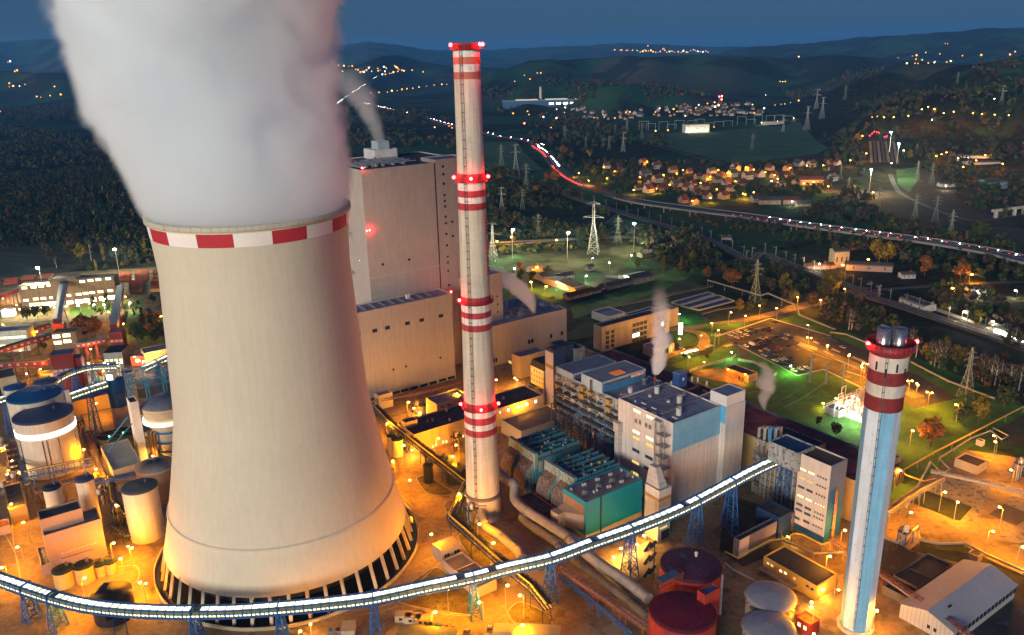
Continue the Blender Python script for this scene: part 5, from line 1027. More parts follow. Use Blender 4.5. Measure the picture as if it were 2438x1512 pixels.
b = MB(); b.box((-3, -3, 29.2), (1, 1, 33), mat('lit_cabin_wall', (.6, .6, .55), .6)); b.box((-2.6, -3.12, 29.8), (.4, -3, 32.4), LEDW); b.build('cabin', t)
silo('closed white storage tank with blue steel platform on its grey roof', K('B',810,650), 7.2, 24, mat('olive_tank_roof', (.10, .11, .10), .8, .2, .3), False, 'storage_tank', None, 'tanks beside the cooling tower')
c = KG('B', 900, 525, 17); t = thing('storage_tank', 'tan tank with a ribbed umbrella roof half hidden by the cooling tower', 'tank', (c.x, c.y, 0), 0, 'tanks beside the cooling tower'); b = MB(); b.lathe([(8.6, -.03), (8.6, 16.5)], mat('tan_tank', (.36, .26, .18), .7, .12, .2, sz=5), 48); b.build('wall', t)
b = MB(); b.lathe([(9, 16.5), (9, 17.2), (.4, 19.6), (.05, 19.6)], mat('pale_dome_sheet', (.42, .42, .40), .5, .1, .3), 48)
for k in range(40): a = 2*math.pi*k/40; b.bar((9*math.cos(a), 9*math.sin(a), 17.3), (.8*math.cos(a), .8*math.sin(a), 19.7), .2, mat('navy_rib', (.04, .06, .1), .6), 3)
b.build('dome_roof', t)
c = KG('B', 645, 1265, 10); t = thing('storage_tank', 'black round tank behind the left part of the conveyor', 'tank', (c.x, c.y, 0)); b = MB(); b.lathe([(7.2, -.03), (7.2, 10)], mat('black_tank', (.018, .017, .025), .5, .2, .3), 48); b.build('wall', t)
b = MB(); b.lathe([(7.35, 9.8), (7.35, 10.1), (.05, 10.7)], mat('black_tank_roof', (.02, .018, .016), .6, .3, .3), 48); b.build('roof', t); b = MB(); b.box((-5, -2, 10.4), (-3, 5, 10.9), mat('navy_stripe', (.03, .04, .09), .6)); b.build('roof_hatch', t)
for lb, x, y, R in (('largest yellow tank at the foot of the pink building, brightly lit', 365, 1130, 3.9), ('second yellow tank at the foot of the pink building', 483, 1105, 3.7), ('slim yellow tank at the foot of the pink building', 578, 1100, 2.3), ('slim tank at the right end of the yellow tank row', 640, 1085, 2.3)):
    silo(lb, K('B', x, y), R, 7 if R > 3 else 5, DARK, False, 'storage_tank', mat('yellow_tank', (.48, .34, .13), .7, .12, .3), 'yellow tanks by the pink building')
for lb, x, y, R, h, wm in (('slim pale silo with ladder beside the blue pipe bridge', 545, 1240, 2.7, 9.5, SW), ('slimmer pale silo behind the blue pipe bridge', 497, 1215, 2, 10, SW), ('slim black tank beneath the blue pipe bridge', 778, 1440, 2.3, 9, DARK), ('broad dark tank left of the banded chimney foot', 985, 1465, 5.2, 6, DARK), ('small steel tank behind the broad dark one', 893, 1385, 2.2, 7, STEEL), ('second small steel tank behind the broad dark one', 935, 1405, 2.2, 7, STEEL), ('steel vessel bathed in lamp light before the cream workshop', 735, 985, 2, 8, STEEL)):
    silo(lb, K('E', x, y), R, h, DARK, False, 'storage_tank', wm, 'tanks by the banded chimney')
PK = mat('salmon_sheet', (.44, .29, .24), .7, .08, .1, su=1.4, seam=.94); 
pk = Bld('plant_building', 'salmon pink hall with a row of roof windows beside the yellow tanks', 'plant building', K('B',255,935), K('B',625,830), K('B',240,862), 17.6, AX, PK, mat('blue_grey_ribbed_roof', (.10, .12, .15), .6, .2, .2, su=1.4, seam=.6), Lx=21)
for k in range(9): pk.win('F', 5+k*1.5, 7.5, 1.2, .8, mat('pale_strip', (.55, .48, .42), .6))
b = MB(); b.box((4, -.14, 5), (16, .05, 5.2), RUST); b.build('ledge', pk.r)
p2_ = Bld('plant_building', 'upper salmon pink block with tanks on its roof behind the pink hall', 'plant building', K('B',230,845), K('B',472,770), K('B',205,760), 23, AX, PK, ROOFD, Ly=9)
Bld('shed', 'small dark roofed shed left of the pink hall', 'shed', K('B',240,1110), K('B',290,1095), K('B',205,1005), 5, AX, PK, ROOF, Lx=4)
lr = Bld('plant_building', 'hall with a pale cream sheet roof between the silos and the cooling tower', 'plant building', K('B',655,555), K('B',825,510), K('B',595,400), 12, AX, mat('cream_sheet', (.45, .38, .25), .7, .1, .2), mat('cream_sheet_roof', (.42, .40, .33), .7, .15, .12, su=4, sz=0, seam=.85), Ly=33)
silo('short white tank on the roof edge of the pink block', K('B',490,605), 3.6, 27, SV, False, 'storage_tank', None, 'tanks above the pink building'); silo('low grey round tank on the pink block', K('B',300,655), 3.4, 25, DARK, False, 'storage_tank', None, 'tanks above the pink building')
for lb, x, y in (('dark open round basin with green lamps behind the pale roofed hall', 640, 350), ('second dark round basin beside the blue silo', 720, 330)):
    c = KG('B', x, y, 9); t = thing('basin', lb, 'tank', (c.x, c.y, 0)); b = MB(); b.lathe([(6.6, -.03), (6.6, 9), (6.3, 9), (6.3, 7.4), (.05, 7.4)], mat('black_basin', (.035, .028, .02), .6, .3, .4), 40); b.build('wall', t); b = MB(); b.box((-6.5, -.4, 9), (6.5, .4, 9.3), RUST); b.build('bridge', t)
    b = MB(); b.lathe([(.3, 0), (.3, .6), (.05, .8)], glow('green_lamp', (.1, 1, .25), 14), 8); b.build('green_lamp', t, (1, -3, 9.3))
# white lift shaft and absorber vessel lit from within the steelwork
ls = Bld('lift_shaft', 'bright white lift shaft beside the absorber vessel', 'lift shaft', K('e',1570,490), K('e',1660,455), K('e',1510,425), 34, AX, WHITE, ROOFD)
c = KG('e', 1985, 440, 31); t = thing('absorber_vessel', 'huge pale absorber vessel with glowing lamps half hidden behind the cooling tower', 'absorber', (c.x, c.y, 0)); b = MB()
b.lathe([(7.4, 0), (7.4, 15), (11, 20), (11.5, 29)], mat('absorber_sheet', (.46, .40, .30), .6, .12, .2, sz=3), 48); b.build('vessel', t); b = MB(); b.lathe([(11.7, 28.8), (11.7, 29.4), (6, 32.5), (.05, 33)], mat('absorber_roof', (.10, .12, .17), .6, .2, .3), 48); b.build('roof', t)
for z in (4, 9, 14.5): b = MB(); b.lathe([(7.5, z), (9, z), (9, z+.3), (7.5, z+.3)], BLUE, 40); rail(b, [(9*math.cos(a), 9*math.sin(a), z+.3) for a in np.linspace(0, 2*math.pi, 25)], 1.1, BLUE, 3, .1); b.build('gallery', t)
b = MB(); b.lathe([(11.6, 20.2), (11.9, 20.2), (11.9, 21.6), (11.6, 21.6)], glow('absorber_lamps', (1, .92, .7), 5), 48); b.build('light_ring', t)
for k in range(3):
    b = MB(); a = math.radians(-150+18*k); q = Vector((9.4*math.cos(a), 9.4*math.sin(a), 0)); b.tube([q+Vector((0, 0, .5)), q+Vector((-.6, 0, 8)), q+Vector((0, 0, 15)), q*.8+Vector((0, 0, 17))], .75, mat('bronze_pipe', (.26, .15, .06), .4, .2, .5, metal=.4), 10); b.build('riser_pipe', t)
t = thing('steel_gantry', 'light blue open steel gantry above the absorber vessel', 'gantry', KG('e', 1800, 330, 32), AX); b = MB(); cb_ = mat('cyan_blue_steel', (.03, .22, .42), .5, .15, .5)
for x in (-9, 0, 9, 18): b.bar((x, 0, -30), (x, 0, 10), .5, cb_); b.bar((x, 9, -30), (x, 9, 10), .5, cb_); b.bar((x, 0, 10), (x, 9, 10), .4, cb_); b.bar((x, 0, 2), (x, 9, 2), .4, cb_)
for z in (2, 6, 10):
    for y in (0, 9): b.bar((-9, y, z), (18, y, z), .4, cb_)
for x in (-9, 0, 9): b.bar((x, 0, 2), (x+9, 0, 10), .3, cb_); b.bar((x, 0, 10), (x+9, 0, 2), .3, cb_); b.bar((x, 9, 2), (x+9, 9, 10), .3, cb_); b.bar((x, 0, 10), (x+9, 9, 10), .3, cb_)
b.build('frame', t)
for lb, a0, b0 in (('upper thin blue stay pipe slanting to the pale roofed hall', ('e',1550,660,24), ('e',1300,960,13)), ('lower thin blue stay pipe slanting to the pale roofed hall', ('e',1600,740,22), ('e',1300,1085,12.5))):
    A0, B0 = KG(*a0), KG(*b0); t = thing('stay_pipe', lb, 'pipe', B0, 0, 'blue stay pipes'); b = MB(); b.tube([(0, 0, 0), A0-B0], .35, cb_, 8); b.build('pipe_run', t)
pipebridge('blue pipe rack crossing in front of the ringed silo', [KG('B',150,605,12), KG('B',540,525,12)], 2.4, 4, None, BLUE, 3, True, leg=18)
pipebridge('pipe rack with bronze elbows in front of the white storage tank', [KG('B',520,640,8), KG('B',830,580,8)], 2.2, 1.6, None, BLUE, 4, False, leg=18)
t = thing('pipe_rack', 'tall narrow rack of rungs and cables between the ringed silo and the orange lane', 'pipe rack', KG('B', 490, 600), AX); b = MB(); b.truss((0, 0, 0), (0, 0, 26), 3, 3, mat('dark_blue_steel', (.03, .05, .11)), 2, .26); b.build('frame', t)
t = thing('stair_tower', 'open stair tower with orange light left of the ringed silo', 'stair tower', KG('B', 110, 620), AX); b = MB(); b.truss((0, 0, 0), (0, 0, 24), 5, 5, mat('dark_blue_steel', (.03, .05, .11)), 3, .28)
for k in range(8): b.box((-2.3, .4, k*3), (2.3, 4.6, k*3+.2), RUST)
b.build('frame', t)
for lb, pts, hh in (('upper rust pipe rack along the orange lane beside the ringed silo', [('B',480,300,6),('B',540,430,6),('B',610,620,6)], 1.8), ('blue pipe rack left of the big white silos', [('B',70,300,9),('B',110,480,9),('B',160,640,9)], 2.4), ('brown pipe rack behind the pink block', [('B',210,690,9),('B',350,640,9),('B',520,600,9)], 2), ('ochre pipe rack between the two white tanks', [('B',640,600,5),('B',660,740,5),('B',740,830,5)], 1.6), ('low pipe rack in front of the pink hall', [('B',640,880,3),('B',740,940,3),('B',790,900,3)], 1.2)):
    pipebridge(lb, [KG(*q) for q in pts], 2.4, hh, None, RUST if 'rust' in lb or 'brown' in lb else None, 4, 'ochre' in lb, leg=12)
for i, q in enumerate((('B',470,330),('B',520,395),('B',560,470),('B',150,560),('B',60,520),('B',90,590),('B',560,640),('B',30,700),('B',590,760),('B',20,440),('B',100,690),('B',540,700),('B',640,690),('B',700,870),('e',1720,700),('e',1800,1000),('E',700,1040),('E',640,1330),('E',1000,1330),('p4',1290,850),('p4',1230,420),('p4',2110,390),('D',1500,130),('D',1390,470))):
    p = KG(*q); t = thing('steel_platform', f'small steel service platform with pipes, {nth(i)} among lanes, silos and pipes', 'platform', p, AX+RND.uniform(-.2, .2), 'service platforms'); b = MB(); h = RND.uniform(4, 9)
    for x in (-2.4, 2.4):
        for y in (-1.8, 1.8): b.bar((x, y, -.03), (x, y, h+1), .3, BLUE if i % 2 else RUST)
    b.box((-2.7, -2, h), (2.7, 2, h+.2), DARK); rail(b, [(-2.7, -2, h), (2.7, -2, h), (2.7, 2, h)], 1.1, STEEL, 2, .1); b.bar((-2.4, -1.8, 0), (2.4, -1.8, h), .2, RUST); b.build('frame', t); b = MB()
    for k in range(3): b.tube([(-2+k*1.5, 0, 0), (-2+k*1.5, 0, h+1.5), (-1.2+k*1.5, 1.5, h+2.4), (-1.2+k*1.5, 1.6, .2)], .28, RND.choice([STEEL, GREYB, RUST]), 8)
    b.build('pipework', t); b = MB(); b.lathe([(1.1, h+.2), (1.1, h+2.6), (.05, h+3)], RND.choice([STEEL, SW, GREYB]), 14); b.build('vessel', t)
lo = Bld('loading_shed', 'glaring orange lit open loading shed at the left edge', 'loading shed', K('B',50,780), K('B',150,740), K('B',30,640), 8, AX, mat('ochre_render', (.42, .30, .12)), ROOFD)
tr_ = Bld('hut', 'violet roofed low hut at the left edge', 'hut', K('B',-10,890), K('B',60,880), K('B',-20,850), 4, AX, PK, mat('violet_roof', (.12, .05, .09), .7))
CW2 = [KG('A',420,1400,13), KG('A',500,1335,13), KG('A',640,1270,13), KG('A',800,1232,13), KG('A',1020,1222,13)]
conveyor('conveyor_bridge', 'curved grey conveyor bridge topped with lamps behind the white silos', CW2, 4, 3, [CW2[1], CW2[2], CW2[3]], 'dim', 4)
CW3 = [KG('e',840,415,28), KG('e',1070,335,28), KG('e',1290,265,28)]
conveyor('conveyor_bridge', 'short straight lit conveyor bridge between the blue roofed silo and the slim blue silo', CW3, 4, 3.2, [CW3[1]], None, 3.4)
CW4 = [KG('A',1230,1250,22), KG('A',1350,1195,24), KG('A',1500,1125,26)]
conveyor('conveyor_bridge', 'lit conveyor bridge disappearing behind the cooling tower', CW4, 4, 3.2, [CW4[1]], None, 3.4)
CW5 = [KG('e',-40,470,22), KG('e',60,440,22), KG('e',105,425,22)]
conveyor('conveyor_bridge', 'short lit conveyor bridge at the left edge of the silos', CW5, 4, 3.2, [CW5[1]], None, 3.4)
Bld('transfer_house', 'small pale transfer house between the two big white silos', 'transfer house', K('e',780,350), K('e',835,335), K('e',680,360), 37, AX, SW, ROOFD, zb=24)
Bld('transfer_house', 'pale transfer house at the head of the curved conveyor', 'transfer house', K('e',1480,140), K('e',1610,60), K('e',1435,45), 30, AX, SW, ROOFD, Lx=6, Ly=6)
Bld('plant_building', 'long grey roofed hall behind the slim blue silo', 'plant building', K('e',870,480), K('e',1330,340), K('e',790,320), 9, AX, mat('ochre_render', (.42, .30, .12)), ROOF, Ly=14)
# ------------------------------------------------------------------ coal station, wagons, inclined galleries
AS = math.radians(8.1); STW = mat('dirty_brick_render', (.14, .11, .075), .9, .2, .2, streak=.2)
A0 = KG('A', 195, 705); L_ = 78
st = Bld('coal_station', 'long brown coal unloading station blazing with light along its foot', 'coal station', Vector((A0.x, A0.y, 18)), None, None, 18, AS, STW, ROOFD, Lx=L_, Ly=13)
st.mk(L_*.33, -.4, L_*.6, 13.2, 0, 23, STW, ROOFD, .5, 'tower_block'); st.mk(L_*.6, -.2, L_, 13.1, 0, 21.5, STW, ROOFD, .5, 'wing')
BIGL = glow('blazing_opening', (1, .86, .48), 9)
for (x, y) in ((210,545),(290,538),(355,530),(427,522),(710,490),(782,480),(850,472),(935,465),(225,652),(310,640),(375,635),(450,628),(590,610),(680,600),(740,592),(797,585),(868,577),(953,568)): st.winp('F', K('A', x, y), 4.2, 2.0, glow('bright_window', (1, .82, .40), 4), -.45 if x > 455 else 0, bars=3)
for (x, y, w) in ((605,672,5),(682,662,5.6),(748,655,4.6),(885,637,5),(968,627,6.4),(300,693,8),(400,685,8),(470,680,5),(815,645,3)): st.winp('F', K('A', x, y), w, 3.2, BIGL, -.5, bars=2)
def gallery(label, a, b, w=4.2, h=3.4, wm=None, rm=None, wins=0, legs=1):
    o = Vector((a.x, a.y, 0)); t = thing('inclined_gallery', label, 'conveyor gallery', o); a, b = a-o, b-o; d = (b-a).normalized(); sd = d.cross(Vector((0, 0, 1))).normalized(); u = sd.cross(d); m = MB(); c = lambda p, s, z: p+sd*(s*w/2)+u*z
    m.add([c(a,-1,0),c(a,1,0),c(b,1,0),c(b,-1,0),c(a,-1,h),c(a,1,h),c(b,1,h),c(b,-1,h)],[(3,2,1,0),(0,1,5,4),(1,2,6,5),(2,3,7,6),(3,0,4,7)], wm); m.build('wall', t)
    m = MB(); m.add([c(a,-1.12,h+.02),c(a,1.12,h+.02),c(b,1.12,h+.02),c(b,-1.12,h+.02),c(a,-1.12,h+.4),c(a,0,h+.8),c(a,1.12,h+.4),c(b,1.12,h+.4),c(b,0,h+.8),c(b,-1.12,h+.4)],[(4,5,8,9),(5,6,7,8),(0,4,9,3),(1,2,7,6),(0,1,6,5,4),(3,9,8,7,2)], rm); m.build('roof', t)
    for i in range(wins):
        p = a.lerp(b, (i+.5)/wins)
        m = MB(); q = d*.9; s_ = 1 if sd.y < 0 else -1
        m.add([c(p-q,s_*1.03,h*.35),c(p+q,s_*1.03,h*.35),c(p+q,s_*1.03,h*.75),c(p-q,s_*1.03,h*.75)],[(0,1,2,3)], mat('pale_glass', (.30, .34, .36), .2)); m.build('window', t)
    for i in range(legs):
        p = a.lerp(b, (i+1)/(legs+1)); m = MB()
        for s in (-1, 1): m.bar(p+sd*s*w*.45, Vector((p.x, p.y, -.05))+sd*s*w*.7, .5, mat('red_house_sheet', (.25, .015, .012)))
        m.bar(Vector((p.x, p.y, .5))-sd*w*.6, p+sd*w*.4, .25, BLUE); m.build('trestle', t)
    return t
RH = mat('red_house_sheet', (.14, .012, .010), .65, .12, .3, su=1.2, seam=.85); BRf = mat('steel_blue_roof', (.07, .14, .24), .5, .15, .2, su=1.2, sz=0)
gallery('blue roofed gallery climbing to the middle of the coal station', KG('A',500,852,9), KG('A',562,505,17), 5.5, 3.6, RH, BRf, 0, 2); gallery('blue roofed gallery climbing to the right end of the coal station', KG('A',985,900,12), KG('A',1045,560,15), 4.8, 3.6, RH, BRf, 0, 2)
gallery('dark roofed red gallery dropping left from the red junction house', KG('A',430,880,8), KG('A',195,985,5), 4, 3, RH, mat('dark_gallery_roof', (.05, .06, .08), .6), 5); gallery('long dark roofed red gallery running to the left edge', KG('A',440,975,9), KG('A',-20,1115,7), 4.4, 3.4, RH, mat('dark_gallery_roof', (.05, .06, .08)), 8, 3); gallery('red gallery linking the two red transfer houses', KG('A',650,1065,12), KG('A',915,1015,11), 3.4, 3, RH, BRf, 6, 2)
gallery('long ochre and red gallery behind the white silos', KG('A',0,1230,7), KG('A',430,1205,9), 4, 3.2, RH, mat('ochre_roof', (.2, .15, .08), .7), 6, 3); gallery('slim red gallery at the far left of the coal station', KG('A',0,640,3), KG('A',185,565,14), 3, 2.6, RH, BRf, 0, 2)
def house(name, label, cat, A, w, d, zt, wm, rm, ang=AX, zb=0, litw=0, lm=None, gable=False):
    a = G(A, zt); bl = Bld(name, label, cat, Vector((a.x, a.y, zt)), None, None, zt, ang, wm, rm, zb=zb, Lx=w, Ly=d, par=.25)
    for i in range(litw): bl.win('F', w*(i+.5)/litw, (zt-zb)*.55, min(2.4, w/litw*.7), min(1.5, (zt-zb)*.3), lm or LITY, bars=1)
    return bl
house('transfer_house', 'red transfer house with blue roof at the foot of the right hand blue gallery', 'transfer house', K('A',935,930), 9, 8, 15, RH, BRf, AS, 0, 3, mat('pale_glass', (.30, .34, .36)))
rt = house('transfer_house', 'tall red transfer house with pale windows in front of the lit grey block', 'transfer house', K('A',425,1130), 13, 10, 24, RH, BRf, AS+.15, 0, 4, mat('pale_glass', (.30, .34, .36)))
rt.mk(13, 1, 17, 9, 0, 20, RH, BRf, .3, 'stair_block')
jb = house('control_house', 'grey block with four bright windows beside the tall red transfer house', 'control house', K('A',445,935), 16, 10, 18, STW, ROOFD, AS)
for (x, y) in ((487,965),(574,955),(500,1018),(582,1005)): jb.winp('F', K('A', x, y), 5, 2.4, glow('bright_window', (1, .82, .40), 4), bars=4)
house('shed', 'dark square shed right of the grey block with bright windows', 'shed', K('A',640,955), 8, 8, 12, STW, ROOFD, AS); house('junction_house', 'orange red junction house at the lower end of the middle blue gallery', 'transfer house', K('A',450,860), 8, 5, 12, mat('orange_red_sheet', (.5, .06, .02), .6), BRf, AS, 5)
gw = house('control_house', 'white and green control building with two lit window bands at the left edge', 'control house', K('A',-120,930), 27, 12, 16, mat('pale_green_panel', (.46, .50, .44), .7, .2, .2, su=5), BRf, AS)
for z in (5, 11): 
    for k in range(6): gw.win('F', 3+k*4.2, z, 3.6, 1.6, glow('bright_window', (1, .82, .40), 4), bars=3)
house('coal_bunker', 'dark sloping coal bunker hall between the red galleries', 'coal bunker', K('A',890,1110), 12, 16, 12, mat('black_sheet', (.03, .03, .03), .7, .2, .3), ROOFD, AS, 0, 4, LITY)
house('warehouse', 'grey barrel roofed warehouse close to the cooling tower', 'warehouse', K('A',1235,745), 17, 8, 6, mat('dirty_brick_render', (.22, .17, .11)), BRf, AS); house('warehouse', 'cream hall lit orange behind the light blue gantry', 'warehouse', K('A',1245,1110), 26, 12, 9, YCR, BRf, AX); house('hut', 'orange hut with a green lit door left of the cream hall', 'hut', K('A',1125,1140), 9, 7, 7, mat('orange_red_sheet', (.5, .06, .02)), BRf, AS, 0, 1, glow('green_lamp', (.1, 1, .25), 14))
house('hut', 'white hut at the left end of the coal station', 'hut', K('A',5,740), 9, 6, 6, WHITE, ROOFD, AS); house('plant_building', 'cream hall with a lit window at the left edge behind the silos', 'plant building', K('A',-10,1330), 9, 18, 14, YCR, ROOFD, AX, 0, 1); house('hut', 'small yellow lit hut behind the tall red transfer house', 'hut', K('A',355,1300), 8, 8, 7, mat('ochre_yellow_render', (.45, .30, .07)), ROOFD, AX)
# freight wagons on the sidings
WG = [mat('wagon_rust_red', (.22, .045, .03), .8, .25, .5, streak=.3), mat('wagon_brown', (.15, .055, .035), .8, .3, .5, streak=.3), mat('wagon_ochre', (.34, .20, .07), .8, .2, .5)]
def wagon(mt, nm):
    r = thing('freight_wagon', '', 'wagon'); b = MB(); b.add([(-6,-1.4,1.3),(6,-1.4,1.3),(6,1.4,1.3),(-6,1.4,1.3),(-6.2,-1.5,3.6),(6.2,-1.5,3.6),(6.2,1.5,3.6),(-6.2,1.5,3.6),(-6,-1.3,3.6),(6,-1.3,3.6),(6,1.3,3.6),(-6,1.3,3.6),(-5.6,-1.2,2.2),(5.6,-1.2,2.2),(5.6,1.2,2.2),(-5.6,1.2,2.2)],[(3,2,1,0),(0,1,5,4),(1,2,6,5),(2,3,7,6),(3,0,4,7),(4,5,9,8),(5,6,10,9),(6,7,11,10),(7,4,8,11),(8,9,13,12),(9,10,14,13),(10,11,15,14),(11,8,12,15),(12,13,14,15)], mt)
    for k in range(9): 
        for s in (-1, 1): b.box((-5.6+k*1.38, s*1.52-.05, 1.4), (-5.45+k*1.38, s*1.52+.05, 3.5), mt)
    b.build('body', r); b = MB(); b.box((-6.3, -1, .8), (6.3, 1, 1.25), DARK)
    for x in (-4.6, -3, 3, 4.6):
        for s in (-1, 1): b.bar((x, s*.72, .5), (x, s*.86, .5), .92, DARK, 10)
    b.build('chassis', r); return r
wp = [wagon(m_, i) for i, m_ in enumerate(WG)]; rows = [(y, y-26+i*2.4, 1000+(90 if i > 4 else 0), 1460) for i, y in enumerate(range(440, 600, 15))]+[(500,470,30,460),(535,515,10,180),(480,452,20,500)]
used = set()
for ri, (ya, yb, xa, xb) in enumerate(rows):
    a, b = KG('A', xa, ya), KG('A', xb, yb); n = int((b-a).length/13.4); ang = math.atan2(b.y-a.y, b.x-a.x)
    for i in range(n):
        if RND.random() < .05: continue
        k = RND.choice([0, 0, 1, 1, 2] if ri > 2 else [0, 0, 1]); o = wp[k] if k not in used else copytree(wp[k]); used.add(k); p = a.lerp(b, (i+.5)/n); o.location = (p.x, p.y, .12); o.rotation_euler = (0, 0, ang)
        tag(o, f"{['rust red','brown','ochre'][k]} freight wagon, {nth(i)} from left on the {nth(ri)} siding", 'wagon', 'freight wagons on the sidings')
for k in range(3):
    if k not in used: wp[k].location = KG('A', 1200+k*60, 610); tag(wp[k], f"{['rust red','brown','ochre'][k]} open freight wagon standing alone in front of the sidings", 'wagon', 'freight wagons on the sidings')
# ------------------------------------------------------------------ roads, lawns and pavements of the site
def rp_(pts, n='p5', z=0.): return [KG(n, x, y, z) for x, y in pts]
ribbon('road', smooth(rp_([(-60,700),(150,690),(330,672),(600,640),(900,590),(1180,520),(1380,478),(1560,440),(1800,395),(1990,370)], z=.03)), 9, ASPH, [(0, .18, 4)])  # warm yard asphalt stands in for lamp light on this road
ribbon('road', smooth(rp_([(300,690),(430,720),(470,790),(430,850),(300,880),(180,900),(60,960)], z=.05)), 8, ASPH)
ribbon('road', smooth(rp_([(700,790),(790,850),(820,910),(760,960),(700,970)], z=.03)), 6, ROADM)
pkp = rp_([(580,748),(1040,592),(1560,745),(1900,880)], z=.03)+rp_([(900,600),(1040,660),(1370,850),(1000,935),(862,870)], 'p6', .03)+rp_([(1830,1192),(1500,1033),(1275,1088),(880,885),(720,800)], z=.03)
flat('car_park', pkp, .03, PARK)
ax0 = KG('p5', 680, 745); RD = (KG('p5', 940, 682)-ax0).normalized(); CDIR = Vector((RD.y, -RD.x, 0)); 
setting(ribbon('lane', [KG('p5', 1230, 745, .05), KG('p5', 1560, 905, .05), KG('p5', 1890, 1045, .05), KG('p6', 880, 760, .05), KG('p6', 1020, 840, .05)], 9, mat('lane_asphalt', (.13, .12, .105), .8, .2, .08)))
b = MB()
for a, c in (((720,800),(880,885)),((880,885),(1275,1088)),((1275,1088),(1500,1033)),((1500,1033),(1830,1192)),((580,748),(1040,592)),((1040,592),(1560,745))):
    b.wall([KG('p5', *a), KG('p5', *c)], .22, 1.4, PAVE, -.02)
setting(b.build('pavement'))
b = MB()
for (x0, y0, x1, y1, n) in ((690,760,950,690,17),(730,815,1060,735,15),(960,895,1230,830,13),(960,925,1230,990,12),(1120,1000,1380,1050,10),(1290,830,1390,870,8),(1430,900,1560,945,10),(1620,950,1760,1010,10),(1700,1050,1830,1090,9),(1420,800,1520,850,8)):
    p, q = KG('p5', x0, y0, .06), KG('p5', x1, y1, .06)
    for i in range(n):
        c = p.lerp(q, i/(n-1)); b.add([c+CDIR*-2.4+RD*-.07, c+CDIR*2.4+RD*-.07, c+CDIR*2.4+RD*.07, c+CDIR*-2.4+RD*.07], [(0,1,2,3)], WHITE)
for (x, y) in ((560,745),(650,835),(480,840),(1880,300)):
    c = KG('p5', x, y, .07)
    for i in range(7): q = c+EX*(i*1.1); b.add([q-EY*1.8, q-EY*1.8+EX*.5, q+EY*1.8+EX*.5, q+EY*1.8], [(0,1,2,3)], WHITE)
o = b.build('road_markings'); setting(o)
for i, pts in enumerate([[(1270,820),(1440,870),(1450,845),(1300,800)],[(1500,880),(1590,920),(1580,905),(1500,868)],[(1400,795),(1450,815),(1470,805),(1420,785)],[(1740,930),(1860,985),(1880,970),(1760,920)],[(1560,860),(1640,890),(1650,880),(1580,850)]]):
    flat('traffic_island', rp_(pts, z=.12), .12, PAVE)
flat('lawn', rp_([(220,760),(330,725),(440,770),(400,820),(260,845)], z=.06), .06, GRASS); flat('lawn', rp_([(420,665),(640,625),(900,620),(760,680),(540,690)], z=.05), .05, GRASS); flat('lawn', rp_([(170,1000),(350,930),(560,890),(700,900),(740,930),(680,960),(480,1010),(340,1060)], z=.04), .04, GRASS); flat('forecourt', rp_([(330,1060),(600,1010),(800,1150),(840,1160),(820,1180),(480,1110)], z=.05), .05, ASPH)
# yard surfaces: slabs, planted islands, kerbs
flat('slab_yard', rp_([(1480,340),(1890,420),(1880,480),(1830,690),(1680,700),(1530,600),(1350,555),(1420,470)], 'p4'), .0, SLAB); flat('slab_yard', rp_([(2060,480),(2250,540),(2250,960),(2130,900),(1975,800)], 'p4'), .0, SLAB)
flat('lawn', rp_([(1240,560),(1440,470),(1780,590),(1690,690),(1640,680),(1500,620),(1340,560)], 'p4', .03), .03, GRASSD)
flat('bank', rp_([(1400,840),(1700,850),(1860,950),(2300,1150),(2300,1400),(2100,1220),(1850,1050),(1660,985),(1500,950),(1330,900)], 'p4', .02), .02, GRASSD); flat('dark_yard', rp_([(1130,800),(1330,900),(1500,960),(1290,1150),(1090,1060)], 'p4', .01), .01, PARK)
flat('dark_yard', rp_([(1700,1500),(2040,1190),(2400,1330),(2400,1700)], 'p4', .01), .01, PARK); flat('bank', rp_([(0,500),(480,640),(480,880),(130,1020),(-40,900)], 'p4', .005), .005, mat('dark_soil', (.045, .04, .03), .95, .4, .1))
LITG = mat('lamplit_grass', (.13, .11, .035), .95, .45, .15, stain=(.07, .07, .02), stainamt=.3)  # rough grass made tan, with lamp light put into its colour
def island(pts, n, m=LITG):
    P = smooth([KG(n, x, y) for x, y in pts]+[KG(n, *pts[0])], 5); flat('grass_island', P[:-1], .03, m); b = MB(); b.wall(P, .14, .3, PAVE, -.02); setting(b.build('kerb'))
island([(1010,880),(1110,900),(1440,1190),(1420,1280),(1330,1320),(700,1200),(760,1060)], 'D'); island([(1120,290),(1180,240),(1330,300),(1330,470),(1180,400)], 'D'); island([(1720,1290),(1850,1200),(2110,1330),(2110,1500),(1800,1400)], 'D'); island([(860,30),(960,10),(1130,110),(1210,170),(1100,195),(950,160)], 'D'); island([(1260,560),(1560,640),(1560,860),(1420,840),(1280,640)], 'D')
flat('pale_yard', rp_([(560,800),(700,740),(930,620),(1000,850),(820,1000),(640,900)], 'p3', .01), .01, mat('pale_yard_concrete', (.36, .33, .26), .9, .12, .1)); flat('dark_lane', rp_([(100,1180),(230,1230),(470,1440),(520,1520),(100,1520)], 'p3', .01), .01, ASPH)  # first sheet is paler than the yard around it
def fence(label, pts, h=1.8, m=None, w=.12, wallw=None):
    pts = [Vector(p) for p in pts]; o = Vector((pts[0].x, pts[0].y, 0)); t = thing('fence', label, 'fence', o); b = MB()
    if wallw: b.wall([p-o for p in pts], h, wallw, m or PAVE, -.02)
    else:
        for a, c in zip(pts, pts[1:]): rail(b, [a-o, c-o], h, m or STEEL, 3, w); b.wall([a-o, c-o], .5, .12, m or STEEL, -.02)
    b.build('panel', t)
